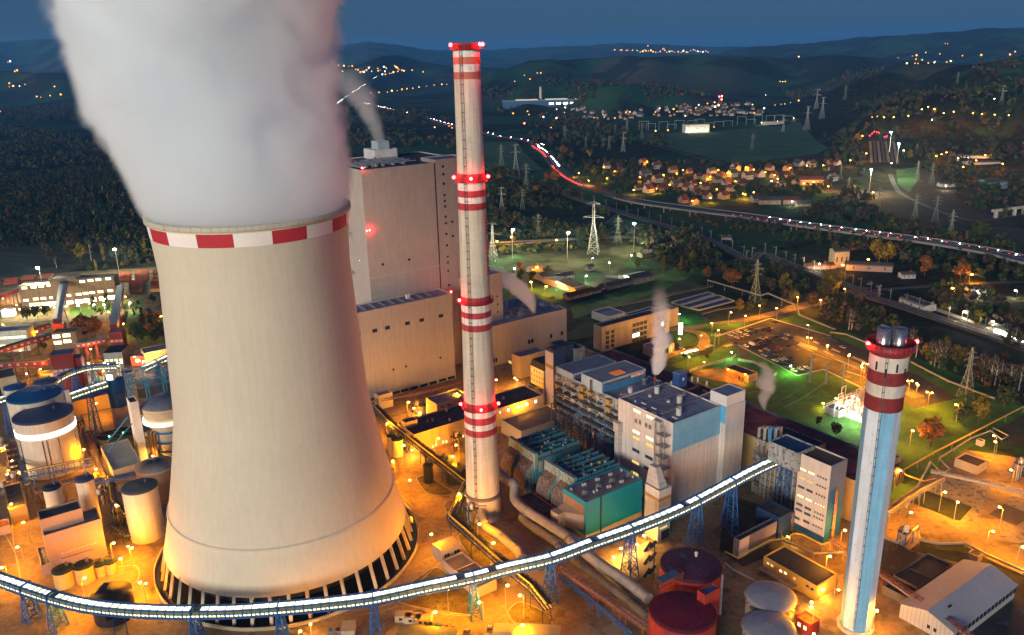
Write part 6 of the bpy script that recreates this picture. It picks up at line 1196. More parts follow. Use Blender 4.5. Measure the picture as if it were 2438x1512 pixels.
fence('pale slab fence curving along the lit lane behind the blue roof', rp_([(340,1060),(480,1005),(700,955),(740,920)]), 2, PAVE, wallw=.2); fence('pale slab fence beside the small lit brick house', rp_([(760,960),(900,985),(1095,1075),(1060,1100)]), 2, PAVE, wallw=.2); fence('grey picket fence round the settling basins', [KG('g',930,600), KG('g',1080,540), KG('g',1600,440), KG('g',2300,290)], 2.2, STEEL, .16); fence('low grey fence along the road by the basins', rp_([(450,560),(600,520),(760,500)]), 1.8, STEEL, .14)
# settling basins
for i, (pts, m_) in enumerate((([(1850,465),(2250,355),(2320,375),(1930,495)], 'basin_blue'), ([(1950,500),(2350,385),(2430,410),(2040,525)], 'basin_green'), ([(2060,530),(2450,420),(2530,450),(2150,550)], 'basin_blue'), ([(1350,590),(1620,515),(1700,530),(1400,610)], 'basin_blue'))):
    P = [KG('g', x, y, .1) for x, y in pts]; t = thing('settling_basin', ['blue settling basin farthest up the slope', 'dull green settling basin in the middle', 'blue settling basin nearest the road', 'blue basin behind the concrete office building'][i], 'basin', P[0], 0, 'settling basins'); o = P[0]
    b = MB(); b.prism([((p-o).x, (p-o).y) for p in P], 0, .35, mat(m_, (.012, .045, .11) if 'blue' in m_ else (.03, .045, .035), .25, .2, .1)); b.build('water', t); b = MB(); b.wall([p-o for p in P]+[P[0]-o], 1.0, .8, PAVE, -.1); b.build('rim_wall', t)
# small brick house on the lit forecourt
sb = house('brick_house', 'small brick house with blue doors glowing in orange floodlight', 'house', K('p5',850,1075), 1, 1, 5, mat('orange_brick', (.42, .22, .12), .85, .2, .6, sz=.5), ROOF) if False else Bld('brick_house', 'small brick house with blue doors glowing in orange floodlight', 'house', K('p5',850,1085), K('p5',915,1050), K('p5',645,1010), 5, AX, mat('orange_brick', (.42, .24, .14), .85, .2, .6), mat('slate_blue_roof', (.07, .08, .11), .8, .2, .2))
for y, m_ in ((3, 'd'), (6, 'd'), (12, 'g'), (17, 'g')): panel(sb, 'L', y, y+(1.3 if m_ == 'd' else 3.4), .1, 2.4 if m_ == 'd' else 3, BLUE if m_ == 'd' else mat('salmon_gate', (.45, .25, .2), .7), 'door' if m_ == 'd' else 'gate')
for k in range(3): sb.win('F', 1.5+k*2.2, 2.2, .9, 1.1, GLASSD)
# ------------------------------------------------------------------ lamps: every lamp is a pole, a head and its light; some are added to brighten the yard
SODC = (1, .33, .0); WARM = (1, .70, .30); COOL = (.85, 1, .90)
def lampproto(kind, h, col, e, hm, hs, double=False, mast=False):
    r = thing('street_lamp' if not mast else 'floodlight_mast', '', 'street lamp' if not mast else 'floodlight mast'); b = MB(); pm_ = mat('lamp_pole_grey', (.30, .28, .22), .6, .1, .5)
    b.tube([(0, 0, -.05), (0, 0, h*.5), (0, 0, h)], [.16, .12, .08] if not mast else [.5, .36, .26], pm_, 6)
    for s in ((-1, 1) if double else (1,)): b.bar((0, 0, h-.1), (s*1.3, 0, h+.15), .12, pm_)
    b.build('pole', r)
    for s in ((-1, 1) if double else (1,)):
        b = MB(); b.lathe([(.05, -.22*hs), (.5*hs, -.16*hs), (.55*hs, .1*hs), (.05, .3*hs)], hm, 10); b.build('lamp_head', r, (s*1.3, 0, h+.05))
        l = LIGHTS(kind, col, e, .5); l.parent = r; l.location = (s*1.3, 0, h-.45*hs)
    if mast: b = MB(); b.lathe([(.3, 0), (1.6, .1), (1.6, .5), (.3, .6)], pm_, 12); b.build('ring', r, (0, 0, h-.9))
    return r
FARS = glow('village_lamp', (1, .42, .05), 26); EB = 1.0
PRO = {'sodium': (lampproto('sodium_light', 10, SODC, 15000*EB, SODIUM, 1.0), 10), 'small': (lampproto('small_sodium_light', 6, SODC, 5200*EB, SODIUM, .8), 6), 'double': (lampproto('double_sodium_light', 9, SODC, 10000*EB, SODIUM, .9, True), 9), 'white': (lampproto('white_light', 9, COOL, 5000*EB, LEDG, .9), 9),
       'green': (lampproto('greenish_light', 6, (.38, 1, .22), 8000*EB, LEDG, .8), 6), 'mast': (lampproto('floodlight', 30, (1, .90, .55), 230000, glow('floodlight_head', (1, .93, .75), 120), 2.4, mast=True), 30), 'far': (lampproto('village_light', 7, SODC, 19000, FARS, 2.0), 7), 'farw': (lampproto('village_white_light', 7, (1, .85, .6), 8000, glow('warm_white_lamp', (1, .82, .5), 45), 1.5), 7), 'bracket': (lampproto('bracket_light', 4, (1, .46, .06), 4500, SODIUM, .9), 4)}
_usedp = set()
def lamp(kind, pos, label, group, rz=None, cat=None):
    r, h = PRO[kind]; o = r if kind not in _usedp else copytree(r); _usedp.add(kind); o.location = pos; o.rotation_euler = (0, 0, RND.uniform(0, 6.28) if rz is None else rz); o['label'] = label; o['group'] = group; return o
def lamps(kind, crop, pts, what, where, group, rz=None):
    h = PRO[kind][1]; hs = [KG(crop, x, y, h) for x, y in pts]; srt = sorted(range(len(pts)), key=lambda i: pts[i][0])
    for rank, i in enumerate(srt): lamp(kind, (hs[i].x, hs[i].y, 0), f'{what} {where}' if len(pts) == 1 else f'{what}, {nth(rank)} from the left {where}', group, rz)
YL = 'sodium lamps of the plant yard'
lamps('sodium', 'B', [(690,760),(545,555),(480,430),(750,1005),(830,1210),(548,165),(30,1110),(150,860),(560,900),(700,1060),(470,1190),(120,1000),(60,760),(20,420),(420,1330),(640,980)], 'orange lamp', 'between the silos and the conveyor', YL)  # the later points are extra lamps, added for wider orange pools
lamps('sodium', 'D', [(800,65),(993,578),(1155,1100),(1873,1137),(1290,175),(1490,1200),(1010,1290),(1700,1060),(1560,640),(1440,480),(1850,1400)], 'orange lamp', 'between cooling tower and flue pipes', YL)  # beyond the first few, lamps put in to spread the orange light
lamps('sodium', 'E', [(690,1010),(590,1300),(985,1375),(1425,785),(460,1120),(840,1240),(1300,800),(620,960),(980,900),(520,1400),(1010,1290),(1500,1000)], 'orange lamp', 'around the workshops behind the chimney', YL)  # includes lamps added in hidden spots to fill the lanes with light
lamps('sodium', 'p4', [(1668,545),(1240,320),(735,935),(1960,130),(2000,600),(2080,330),(1900,760),(2120,880),(1330,640),(640,1330),(840,760),(1080,1320),(1560,480)], 'orange lamp', 'in the right hand yard', YL)  # later entries are added lamps that brighten this yard
lamps('sodium', 'A', [(40,860),(330,1250),(930,755),(180,1090),(780,1080),(310,930),(740,960),(1320,1110),(1180,1140),(560,1240),(880,1260),(1060,860),(240,1290)], 'orange lamp', 'under the red galleries', YL)
lamps('small', 'C', [(40,688),(170,1020),(1635,1462),(1745,1390)], 'orange lamp', 'along the basin wall of the cooling tower', YL)
lamps('small', 'p4', [(650,1490),(790,1180)], 'low orange lamp', 'at the foot of the blue chimney', YL)
lamps('bracket', 'p4', [(685,1190),(620,1260),(330,1010),(470,800)], 'bright wall height lamp', 'at the yellow shed and office foot', YL)
lamps('bracket', 'p3', [(985,520),(900,560),(700,700),(820,640),(600,760)], 'bright yellow lamp', 'at the foot of the white boiler building', YL)
lamps('bracket', 'E', [(720,990),(740,1005),(700,1040),(640,1330),(1460,800)], 'bright yellow lamp', 'among pipes behind the chimney', YL)
lamps('sodium', 'p5', [(685,540),(952,487),(1280,405),(1693,335),(1375,655),(438,735),(262,775)], 'orange lamp', 'along the road behind the car park', 'street lamps by the car park'); lamps('double', 'p5', [(1375,760),(1535,828),(1722,910),(1860,985),(1830,1010)], 'double headed orange lamp', 'along the car park lane', 'street lamps by the car park'); lamps('double', 'p6', [(1015,730),(1120,800),(950,700)], 'double headed orange lamp', 'at the far end of the car park', 'street lamps by the car park')
lamps('small', 'p5', [(455,975),(690,1040),(810,1080),(60,860),(330,930),(400,870),(180,830)], 'small orange lamp', 'around the brick house and entrance', 'street lamps by the car park'); lamps('green', 'p5', [(710,892),(1225,1000),(255,560)], 'greenish lamp', 'by the lawns', 'street lamps by the car park'); lamps('sodium', 'p6', [(965,1122),(1370,910),(1700,1180),(860,890)], 'orange lamp', 'right of the blue chimney', 'street lamps by the car park')
lamps('mast', 'A', [(335,368),(995,212)], 'tall floodlight mast', 'glaring over the railway sidings', 'floodlight masts'); lamps('small', 'A', [(1375,795),(1410,790),(1368,900),(60,600),(130,575),(25,640)], 'small lamp', 'near the coal station', YL)
lamps('white', 'A', [(545,1258),(605,1268),(660,1220),(715,1228),(775,1200),(815,1205),(890,1190),(925,1195),(1005,1188),(1030,1190),(490,1325),(1225,1180)], 'white lamp', 'along the curved conveyor', 'white lamps on the conveyor')
lamps('bracket', 'A', [(600,690),(760,680),(900,660),(330,720),(450,705),(1075,620),(150,690)], 'bright yellow lamp', 'along the foot of the coal station', YL)
lamps('bracket', 'e', [(1700,590),(1690,1050),(1880,1130),(140,1180),(200,1330),(90,1340),(1740,90)], 'bright lamp', 'in the steelwork beside the absorber', YL)
lamps('farw', 'A', [(x, 735-x*.055) for x in range(60, 1120, 105)], 'warm white lamp', 'in front of the coal station', YL); lamps('sodium', 'p5', [(820,575),(1100,510),(1480,430),(540,630),(600,700)], 'added tall orange lamp', 'on the approach road behind the car park', 'street lamps by the car park')  # both rows are added lamps, to light the station front and road
# white switchyard lights behind the blue chimney
SWY = [KG('p6', 200, 940), KG('p6', 545, 765), KG('p6', 620, 860), KG('p6', 540, 1065)]
flat('switchyard_slab', SWY, .05, PAVE); lamps('white', 'p6', [(400,880),(470,930),(440,980),(520,860),(520,1000)], 'glaring white lamp', 'in the switchyard', 'switchyard lamps'); lamps('bracket', 'p6', [(220,900),(315,860),(470,830)], 'orange lamp', 'on the switchyard fence', 'switchyard lamps')
rr = random.Random(11)
for i in range(18):
    x, y = (300+250*rr.random(), 820+190*rr.random()); p = KG('p6', x, y)
    t = thing('busbar_frame', f'white steel busbar frame, {nth(i)} in the glaring switchyard', 'switchgear', p, AX, 'switchyard frames'); b = MB(); h = rr.uniform(4, 7); b.bar((-2, 0, 0), (-2, 0, h), .3, WHITE); b.bar((2, 0, 0), (2, 0, h), .3, WHITE); b.bar((-2.4, 0, h), (2.4, 0, h), .35, WHITE); b.build('frame', t)
    for q in (-1.2, 0, 1.2): b = MB(); b.lathe([(.14, 0), (.24, .3), (.14, .6), (.24, .9), (.14, 1.2), (.05, 1.5)], mat('insulator_brown', (.2, .12, .08), .3), 8); b.build('insulator', t, (q, 0, h-1.6))
house('switch_hut', 'white switch hut with a dark roof in the switchyard', 'hut', K('p6',340,965), 7, 9, 4, WHITE, ROOFD); fence('white fence along the switchyard', [KG('p6',200,940), KG('p6',560,765)], 2, WHITE, .2)
# white light sign pillar and lit shelters
c = KG('p5', 262, 735); t = thing('light_pillar', 'glowing white advertising pillar on the lawn corner', 'light pillar', c); b = MB(); b.box((-1.4, -.4, .6), (1.4, .4, 9), glow('pillar_light', (1, .85, .5), 6)); b.build('light_box', t); b = MB(); b.box((-1.5, -.5, 0), (1.5, .5, .6), STEEL); b.build('base', t)
for i, (x, y) in enumerate(((295,925),(340,910),(388,900))):
    t = thing('shelter', f'glowing glass shelter by the entrance, {nth(i)} from the left', 'shelter', KG('p5', x, y), AX, 'glowing shelters'); b = MB(); b.box((-2, -1.2, 2.6), (2, 1.2, 2.9), glow('shelter_light', (1, .8, .35), 5)); b.build('roof', t); b = MB()
    for q in (-1.9, 1.9): b.bar((q, 1, 0), (q, 1, 2.6), .15, STEEL); b.bar((q, -1, 0), (q, -1, 2.6), .15, STEEL)
    b.build('frame', t)
# ------------------------------------------------------------------ cars
CC = {'white': (.75, .75, .74), 'silver': (.42, .44, .46), 'dark grey': (.06, .065, .07), 'black': (.02, .02, .022), 'red': (.38, .03, .03), 'blue': (.03, .08, .25)}
HL = glow('headlight_glow', (1, .95, .85), 60); TLm = glow('taillight_glow', (1, .03, .02), 26)
def carproto(name, cname, col, van=False, lights=None, label=''):
    r = thing(name, label, 'van' if van else 'car'); m = mat('car_paint_'+cname.replace(' ', '_'), col, .3, .04, 1, spec=.5); hz = 1.95 if van else 1.0
    b = MB(); L = 2.35 if van else 2.15; side = [(-L,.35),(L,.35),(L,.75),(L*.82,.9),(L*.42,.95),(-L*.95,.98),(-L,.8)] if not van else [(-L,.35),(L,.35),(L,.95),(L*.7,1.15),(L*.5,1.9),(-L,1.95)]
    n = len(side); vs = [(x, -.88, z) for x, z in side]+[(x, .88, z) for x, z in side]; b.add(vs, [tuple(range(n)), tuple(range(2*n-1, n-1, -1))]+[(i, n+i, n+(i+1) % n, (i+1) % n) for i in range(n)], m); b.build('body', r)
    if not van:
        b = MB(); lo = [(L*.45,.95),(-L*.85,.97)]; hi = [(L*.1,1.45),(-L*.6,1.46)]
        vs = [(lo[0][0],-.82,.95),(lo[1][0],-.82,.97),(lo[1][0],.82,.97),(lo[0][0],.82,.95),(hi[0][0],-.64,1.42),(hi[1][0],-.64,1.44),(hi[1][0],.64,1.44),(hi[0][0],.64,1.42)]
        b.add(vs, [(1,0,4,5),(2,1,5,6),(3,2,6,7),(0,3,7,4)], mat('car_glass', (.015, .02, .025), .1, .1, 1)); b.add([vs[4], vs[5], vs[6], vs[7]], [(3,2,1,0)], m); b.build('cabin', r)
    for x in (-1.35, 1.35):
        for s in (-1, 1): b = MB(); b.bar((x, s*.72, .33), (x, s*.9, .33), .66, DARK, 10); b.build('wheel', r)
    if lights:
        for s in (-1, 1):
            b = MB(); x = L if lights == 'head' else -L; b.box((x-.06, s*.62-.34, .5), (x+.06, s*.62+.34, .95), HL if lights == 'head' else TLm); b.build('headlight' if lights == 'head' else 'taillight', r)
    return r
CP = {k: carproto('parked_car', k, v) for k, v in CC.items()}; CP['van'] = carproto('parked_van', 'van white', CC['white'], True); usedc = set()
ROWC = {'in the upper row of the car park': [(695,740,'white'),(735,725,'silver'),(770,712,'white'),(800,705,'dark grey'),(835,705,'silver'),(880,690,'black'),(925,695,'dark grey'),(960,690,'black'),(1000,685,'dark grey'),(1035,680,'black'),(750,762,'silver'),(790,750,'red'),(830,738,'white'),(870,720,'dark grey'),(905,715,'blue'),(1020,700,'black')],
 'in the middle rows of the car park': [(745,812,'black'),(880,820,'van'),(828,835,'white'),(920,785,'black'),(965,770,'silver'),(1020,768,'red'),(920,820,'red'),(945,815,'black'),(970,810,'dark grey'),(1000,805,'black'),(1040,795,'dark grey'),(1090,755,'black'),(1120,780,'dark grey'),(1165,770,'silver'),(1145,738,'blue'),(1175,735,'silver'),(1215,760,'black')],
 'in the lower rows of the car park': [(1010,865,'silver'),(1060,862,'dark grey'),(1110,850,'red'),(1190,832,'black'),(985,915,'silver'),(1020,905,'blue'),(1045,900,'blue'),(1080,960,'white'),(1130,950,'silver'),(1165,945,'silver'),(1215,935,'black'),(1225,970,'dark grey'),(1140,992,'black'),(1245,1045,'white'),(1300,1032,'white'),(1350,1020,'white'),(960,880,'black'),(1095,920,'dark grey')],
 'at the far right of the car park': [(1375,738,'black'),(1555,768,'blue'),(1605,790,'dark grey'),(1665,845,'silver'),(1850,1078,'red'),(1075,627,'black')], 'near the site entrance': [(275,855,'white'),(470,595,'blue')]}
for wh_, lst in ROWC.items():
    cnt = {}
    for x, y, k in sorted(lst): 
        o = CP[k] if k not in usedc else copytree(CP[k]); usedc.add(k); p = KG('p5', x, y+2, .04); o.location = (p.x, p.y, .04); o.rotation_euler = (0, 0, math.atan2(CDIR.y, CDIR.x)+RND.choice([0, math.pi])+RND.uniform(-.04, .04)); i = cnt.get(k, 0); cnt[k] = i+1
        tot = sum(1 for q in lst if q[2] == k); nm = 'white van' if k == 'van' else f'{k} car'
        tag(o, f'{nm} parked {wh_}' if tot == 1 else f'{nm}, {nth(i)} from the left {wh_}', 'van' if k == 'van' else 'car', 'cars in the car park')
for pts in ([(430,0),(560,80),(700,180),(830,300)], [(1110,800),(900,1000),(690,1180),(480,1250),(240,1290)], [(700,1200),(1000,1290),(1330,1330),(1440,1290)], [(640,180),(800,330),(960,400)], [(300,1330),(520,1290),(690,1240)]):
    o = ribbon('kerb', smooth([KG('D', x, y, .06) for x, y in pts], 5), .35, PAVE); setting(o)
for pts in ([(60,700),(70,900),(110,1150),(180,1400)], [(0,880),(90,1040),(120,1180)], [(660,1120),(790,1110),(800,1190),(700,1260)], [(480,420),(560,560),(600,680)]): setting(ribbon('kerb', smooth([KG('B', x, y, .06) for x, y in pts], 5), .35, PAVE))
b = MB(); rp2 = random.Random(21)
for k in range(70):
    x, y = rp2.choice([(rp2.uniform(-260, -120), rp2.uniform(235, 420)), (rp2.uniform(-60, 40), rp2.uniform(225, 300)), (rp2.uniform(135, 260), rp2.uniform(260, 400)), (rp2.uniform(-130, 30), rp2.uniform(205, 245))]); c = Vector((x, y, -.025+k*.0006)); w, h = rp2.uniform(1.5, 9), rp2.uniform(4, 26); e1, e2 = (EX, EY) if rp2.random() < .5 else (EY, EX)
    b.add([c-e1*w-e2*h*.5, c+e1*w-e2*h*.5, c+e1*w+e2*h*.5, c-e1*w+e2*h*.5], [(0,1,2,3)], rp2.choice([mat('asphalt_patch_dark', (.085, .075, .06), .85, .25, .1), mat('asphalt_patch_pale', (.30, .25, .18), .9, .2, .1), mat('asphalt_patch_brown', (.19, .15, .10), .9, .3, .1)]))
for v in range(0, len(b.v), 4): pass
setting(b.build('asphalt_patches'))
for i, (x, y) in enumerate(((1000,1440),(1060,1450),(1090,1455),(1150,1460),(1215,1470),(1340,1490),(130,1490),(60,1500),(1560,1470),(980,1425))):
    t = thing('pallet_stack', f'stack of pallets and boxes, {nth(i)} listed along the foreground cabins', 'pallets', KG('D', x, y), RND.uniform(-.3, .3), 'foreground clutter'); b = MB(); h = RND.uniform(.8, 1.8)
    for k in range(4): b.box((-1.2, -.9, k*h/4), (1.2, .9, k*h/4+h/6), RND.choice([RUST, mat('pallet_wood', (.3, .2, .1), .9), STEEL]))
    b.build('pallets', t); b = MB(); b.box((-.8, -.6, h), (.5, .5, h+.6), RND.choice([STEEL, BLUE, DARK])); b.build('box', t)
# porta cabins, crates on the orange foreground yard
for lb, x, y in (('leftmost small cabin of the row of three in the foreground', 745, 1370), ('middle small cabin of the row of three in the foreground', 835, 1385), ('rightmost small cabin of the row of three in the foreground', 930, 1400)):
    t = thing('site_cabin', lb, 'cabin', KG('D', x, y), -.05, 'site cabins'); b = MB(); b.box((-3, -1.6, .1), (3, 1.6, 2.7), mat('cabin_cream', (.45, .40, .30), .7, .1, .4, su=.6)); b.build('wall', t); b = MB(); b.box((-3.1, -1.7, 2.7), (3.1, 1.7, 2.85), mat('cabin_roof', (.40, .36, .26), .7)); b.build('roof', t)
    for q in (-1.5, .4): b = MB(); b.box((q, -1.66, 1), (q+1.2, -1.58, 2), GLASSD); b.build('window', t)
t = thing('container', 'pale steel container alone in the foreground yard', 'container', KG('D', 225, 1480), .1); b = MB(); b.box((-2.4, -3, 0), (2.4, 3, 2.6), mat('cabin_cream', (.45, .40, .30))); b.build('body', t)
house('kiosk', 'small two storey kiosk with an orange lit flat roof beside the tower basin', 'kiosk', K('D',1100,725), 9.5, 7.5, 6, mat('pinkish_render', (.42, .35, .32), .8, .1, .2), mat('pale_felt_roof', (.34, .31, .22), .9, .1, .2), AX, 0, 2, GLASSD)
lsd = Bld('workshop', 'long low workshop with a pale roof passing under the lit conveyor', 'workshop', K('D',1225,905), K('D',1470,885), K('D',1105,800), 4, AX, mat('pinkish_render', (.42, .35, .32)), mat('pale_felt_roof', (.34, .31, .22)), Lx=9.5)
lsd.mk(0, -lsd.Ly*1.6, 9.5, -.3, 0, 4.6, mat('pinkish_render', (.42, .35, .32)), mat('grey_brown_roof', (.15, .13, .12), .8, .15, .2), .3, 'end_bay')
for lb, A_, w, d, z in (('dark green roofed hall cut by the bottom edge', ('D',720,1415), 20, 14, 6), ('pale curved roof hall cut by the bottom edge', ('D',1790,1400), 16, 16, 7), ('dull green roofed hall beside the pale curved roof at the bottom edge', ('D',1610,1400), 9, 12, 5)):
    a = KG(A_[0], A_[1], A_[2], z); t = thing('workshop', lb, 'workshop', (a.x, a.y, 0), -.12); b = MB(); b.box((0, -d, 0), (w, 0, z), mat('dull_green_wall', (.12, .14, .11), .8)); b.build('wall', t); b = MB(); b.add([(-.3, -d-.3, z+.02), (w+.3, -d-.3, z+.02), (w+.3, .3, z+.02), (-.3, .3, z+.02), (-.3, -d/2, z+1.3), (w+.3, -d/2, z+1.3)], [(0,1,5,4),(3,4,5,2),(0,4,3),(1,2,5)], mat('green_grey_roof', (.13, .15, .12), .8, .15, .3, su=1.2) if 'pale' not in lb else mat('pale_green_grey_roof', (.27, .27, .22), .7, .1, .3)); b.build('roof', t)
rh_ = Bld('workshop', 'house with a corrugated grey awning in the right hand yard', 'workshop', K('p4',1820,300), K('p4',1985,190), K('p4',1665,260), 4.5, AX, mat('cream_house', (.48, .38, .24), .85), mat('charcoal_roof', (.045, .043, .042)), Lx=10, Ly=11); panel(rh_, 'L', 0, 1, 0, 1, STEEL, 'step')
for lb, x, y, w in (('small white hut beneath the long yellow pipe', 1865, 120, 3), ('small pink hut with a dark roof left of the yellow pipe', 1250, 245, 4.5), ('small concrete box on the dark bank', 1835, 950, 4)): house('hut', lb, 'hut', K('p4', x-15, y), w, w, 3, mat('hut_render', (.45, .38, .33), .85), ROOFD)
# ------------------------------------------------------------------ countryside
def up(p, dz): return Vector((p[0], p[1], float(TZ(p[0], p[1]))+dz))
def GU(crop, x, y, dz=.2): q = GT(K(crop, x, y)); return Vector((q.x, q.y, q.z+dz))
hw1 = [GU('b', x, y, .35) for x, y in ((370,765),(600,815),(760,852),(1000,912),(1280,992),(1540,1047),(1700,1088),(1930,1122),(2100,1170))]+[GU('p7', x, y, .4) for x, y in ((405,480),(470,525),(525,590),(560,635),(635,695),(740,745),(880,790))]
hw2 = [KG('p7', 1000, 826, 3), KG('p7', 1130, 855, 6), KG('p7', 1400, 893, 8.5), KG('p7', 1848, 950, 9), KG('p8', 400, 987, 9), KG('p8', 900, 1055, 9), KG('p8', 1350, 1113, 9), KG('p8', 1800, 1188, 9), KG('p8', 2009, 1240, 9), KG('p8', 2400, 1330, 9)]
HW = smooth(hw1+hw2, 6); ribbon('highway', HW, 23, ROADM, [(0, .8, 0), (10.6, .3, 0), (-10.6, .3, 0), (5.6, .2, 6), (-5.6, .2, 6)], thick=1.2)['kind'] = 'structure'
for s, nm in ((-1, 'near'), (1, 'far')):
    t = thing('guard_wall', f'pale parapet along the {nm} edge of the highway viaduct', 'parapet', HW[-1]); b = MB(); V = HW[len(HW)-56:]
    L = []
    for i, p in enumerate(V): d = V[min(i+1, len(V)-1)]-V[max(i-1, 0)]; d.z = 0; d.normalize(); L.append(p+Vector((d.y, -d.x, 0))*11.6*s-HW[-1])
    b2 = MB()
    for p, q in zip(L, L[1:]): b.add([p+Vector((0,0,-1.4)), q+Vector((0,0,-1.4)), q+Vector((0,0,1.0)), p+Vector((0,0,1.0)), p+Vector((0,0,-1.4))+Vector((.3,.3,0)), q+Vector((0,0,-1.4))+Vector((.3,.3,0)), q+Vector((.3,.3,1.0)), p+Vector((.3,.3,1.0))], [(0,1,2,3),(7,6,5,4),(3,2,6,7)], mat('viaduct_concrete', (.20, .195, .18), .9, .2, .1))
    b.build('panel', t)
pn = 0
for i in range(len(HW)-54, len(HW)-2, 3):
    p = HW[i]; d = (HW[i+1]-HW[i-1]); d.z = 0; d.normalize(); n = Vector((-d.y, d.x, 0)); pn += 1
    t = thing('viaduct_pier', f'pale concrete pier, {nth(pn-1)} from the left under the highway viaduct', 'pier', (p.x, p.y, 0), 0, 'piers of the highway viaduct'); b = MB()
    for s in (-6, 6): b.bar(n*s+Vector((0, 0, -.3)), n*s+Vector((0, 0, max(1, p.z-1.3))), 2.2, mat('viaduct_concrete', (.20, .195, .18)), 8)
    b.build('column', t)
road2 = smooth([GU('b', x, y, .3) for x, y in ((120,770),(180,725),(290,650),(380,590),(470,530),(520,495))], 4); ribbon('country_road', road2, 12, ROADM)['kind'] = 'structure'
for pts in ([('p8',2009,1392),('p8',1800,1400),('p8',1400,1420),('p8',1000,1450),('p8',870,1470)], [('p8',1990,940),('p8',1760,975),('p8',1690,985),('p8',1760,1025),('p8',1990,1040)], [('p8',1110,670),('p8',1140,740),('p8',1200,810),('p8',1500,940),('p8',1690,985)], [('p7',1030,430),('p7',1110,452),('p7',1330,510),('p7',1580,582),('p7',1680,612)], [('p7',880,1000),('p7',980,930),('p7',1040,910)], [('A',-20,245),('A',320,268),('A',700,240),('A',1200,300)]):
    ribbon('country_road', smooth([GU(*q, .25) for q in pts], 4), 7, ROADM)['kind'] = 'structure'
for pts in ([('c',760,985),('c',890,940),('c',1500,930),('c',1880,890),('c',2438,830),('p8',700,490),('p8',560,540),('p8',60,600),('p7',1700,590),('c',1300,1120),('c',1000,1030)], [('p7',60,450),('p7',280,450),('p7',330,520),('p7',460,640),('p7',300,650),('p7',60,620)], [('p7',930,960),('p7',1140,990),('p7',1250,1070),('p7',1180,1080),('p7',900,1010)], [('p8',1150,640),('p8',1290,620),('p8',1300,700),('p8',1240,790),('p8',1160,740)]):
    P = [GU(*q, .0) for q in pts]; b = MB(); bm_ = bmesh.new(); bm_.faces.new([bm_.verts.new((p.x, p.y, 0)) for p in P]); bmesh.ops.triangulate(bm_, faces=bm_.faces[:])
    for _ in range(4): bmesh.ops.subdivide_edges(bm_, edges=bm_.edges[:], cuts=1, use_grid_fill=True) if len(bm_.faces) < 9000 else 0
    for v in bm_.verts: v.co.z = float(TZ(v.co.x, v.co.y))+.35
    me = bpy.data.meshes.new('meadow'); bm_.to_mesh(me); me.materials.append(mat('wide_meadow', (.05, .12, .045), .95, .3, .012)); o = bpy.data.objects.new('meadow', me); COL.objects.link(o); setting(o)
# railway on its bank
RWP = [GU('p7', x, y, 1.6) for x, y in ((40,628),(200,668),(370,722),(540,780),(700,842),(860,892),(1000,935),(1150,980),(1300,1022),(1440,1065),(1560,1110),(1700,1175),(1848,1252))]+[GU('p8', x, y, 1.6) for x, y in ((250,1205),(380,1255),(500,1300),(640,1350),(770,1402),(880,1445),(1000,1492))]+[KG('p6', x, y, 1.6) for x, y in ((640,-25),(880,45),(1100,118),(1400,215),(1700,315),(1935,400),(2300,530))]
RW = smooth(RWP, 4); ribbon('railway', RW, 11, BALL, [(-3.2, .25, 0), (-1.7, .25, 0), (1.7, .25, 0), (3.2, .25, 0)], thick=1.7)['kind'] = 'structure'
for pts in ([(80,1150),(250,1140),(480,1118),(800,1100),(1100,1092),(1230,1085)], [(90,1130),(300,1118),(700,1098),(1190,1075)]): ribbon('railway', smooth([KG('p7', x, y, .15) for x, y in pts], 4), 8, mat('pale_ballast', (.17, .15, .12), .95, .3, .2), [(-.7, .2, 0), (.7, .2, 0)])['kind'] = 'structure'
for i in range(5): ribbon('railway', [KG('A', 0, 455+i*29-(3 if i > 2 else 0), -.0)+Vector((0, 0, .02*i)), KG('A', 1450, 420+i*25, .0)+Vector((0, 0, .02*i))], 4, BALL)['kind'] = 'structure'
ribbon('platform', [KG('p6', 1000, 10, .6), KG('p6', 1300, 120, .6), KG('p6', 1935, 345, .6)], 5, PAVE, thick=.7)['kind'] = 'structure'
ribbon('road', smooth([KG('p6', x, y, .2) for x, y in ((-100,75),(0,45),(200,5),(420,-60),(560,-110))], 4), 9, ASPH)['kind'] = 'structure'
mi = 0
for i in range(4, len(RW)-2, 2):
    p = RW[i]; d = (RW[i+1]-RW[i]).normalized(); n = Vector((-d.y, d.x, 0)); mi += 1
    t = thing('catenary_mast', f'slim railway mast, {nth(mi-1)} from the left along the railway bank', 'catenary mast', p+n*4.6, math.atan2(d.y, d.x), 'masts along the railway bank'); b = MB(); b.bar((0, 0, -1.5), (0, 0, 9), .34, STEEL); b.bar((0, 0, 8), (0, -3.6, 8.6), .16, STEEL); b.bar((0, 0, 6.8), (0, -3.4, 8.4), .12, STEEL); b.build('mast', t)
    b = MB(); b.box((-.6, -.6, -1.6), (.6, .6, -.6), PAVE); b.build('footing', t)
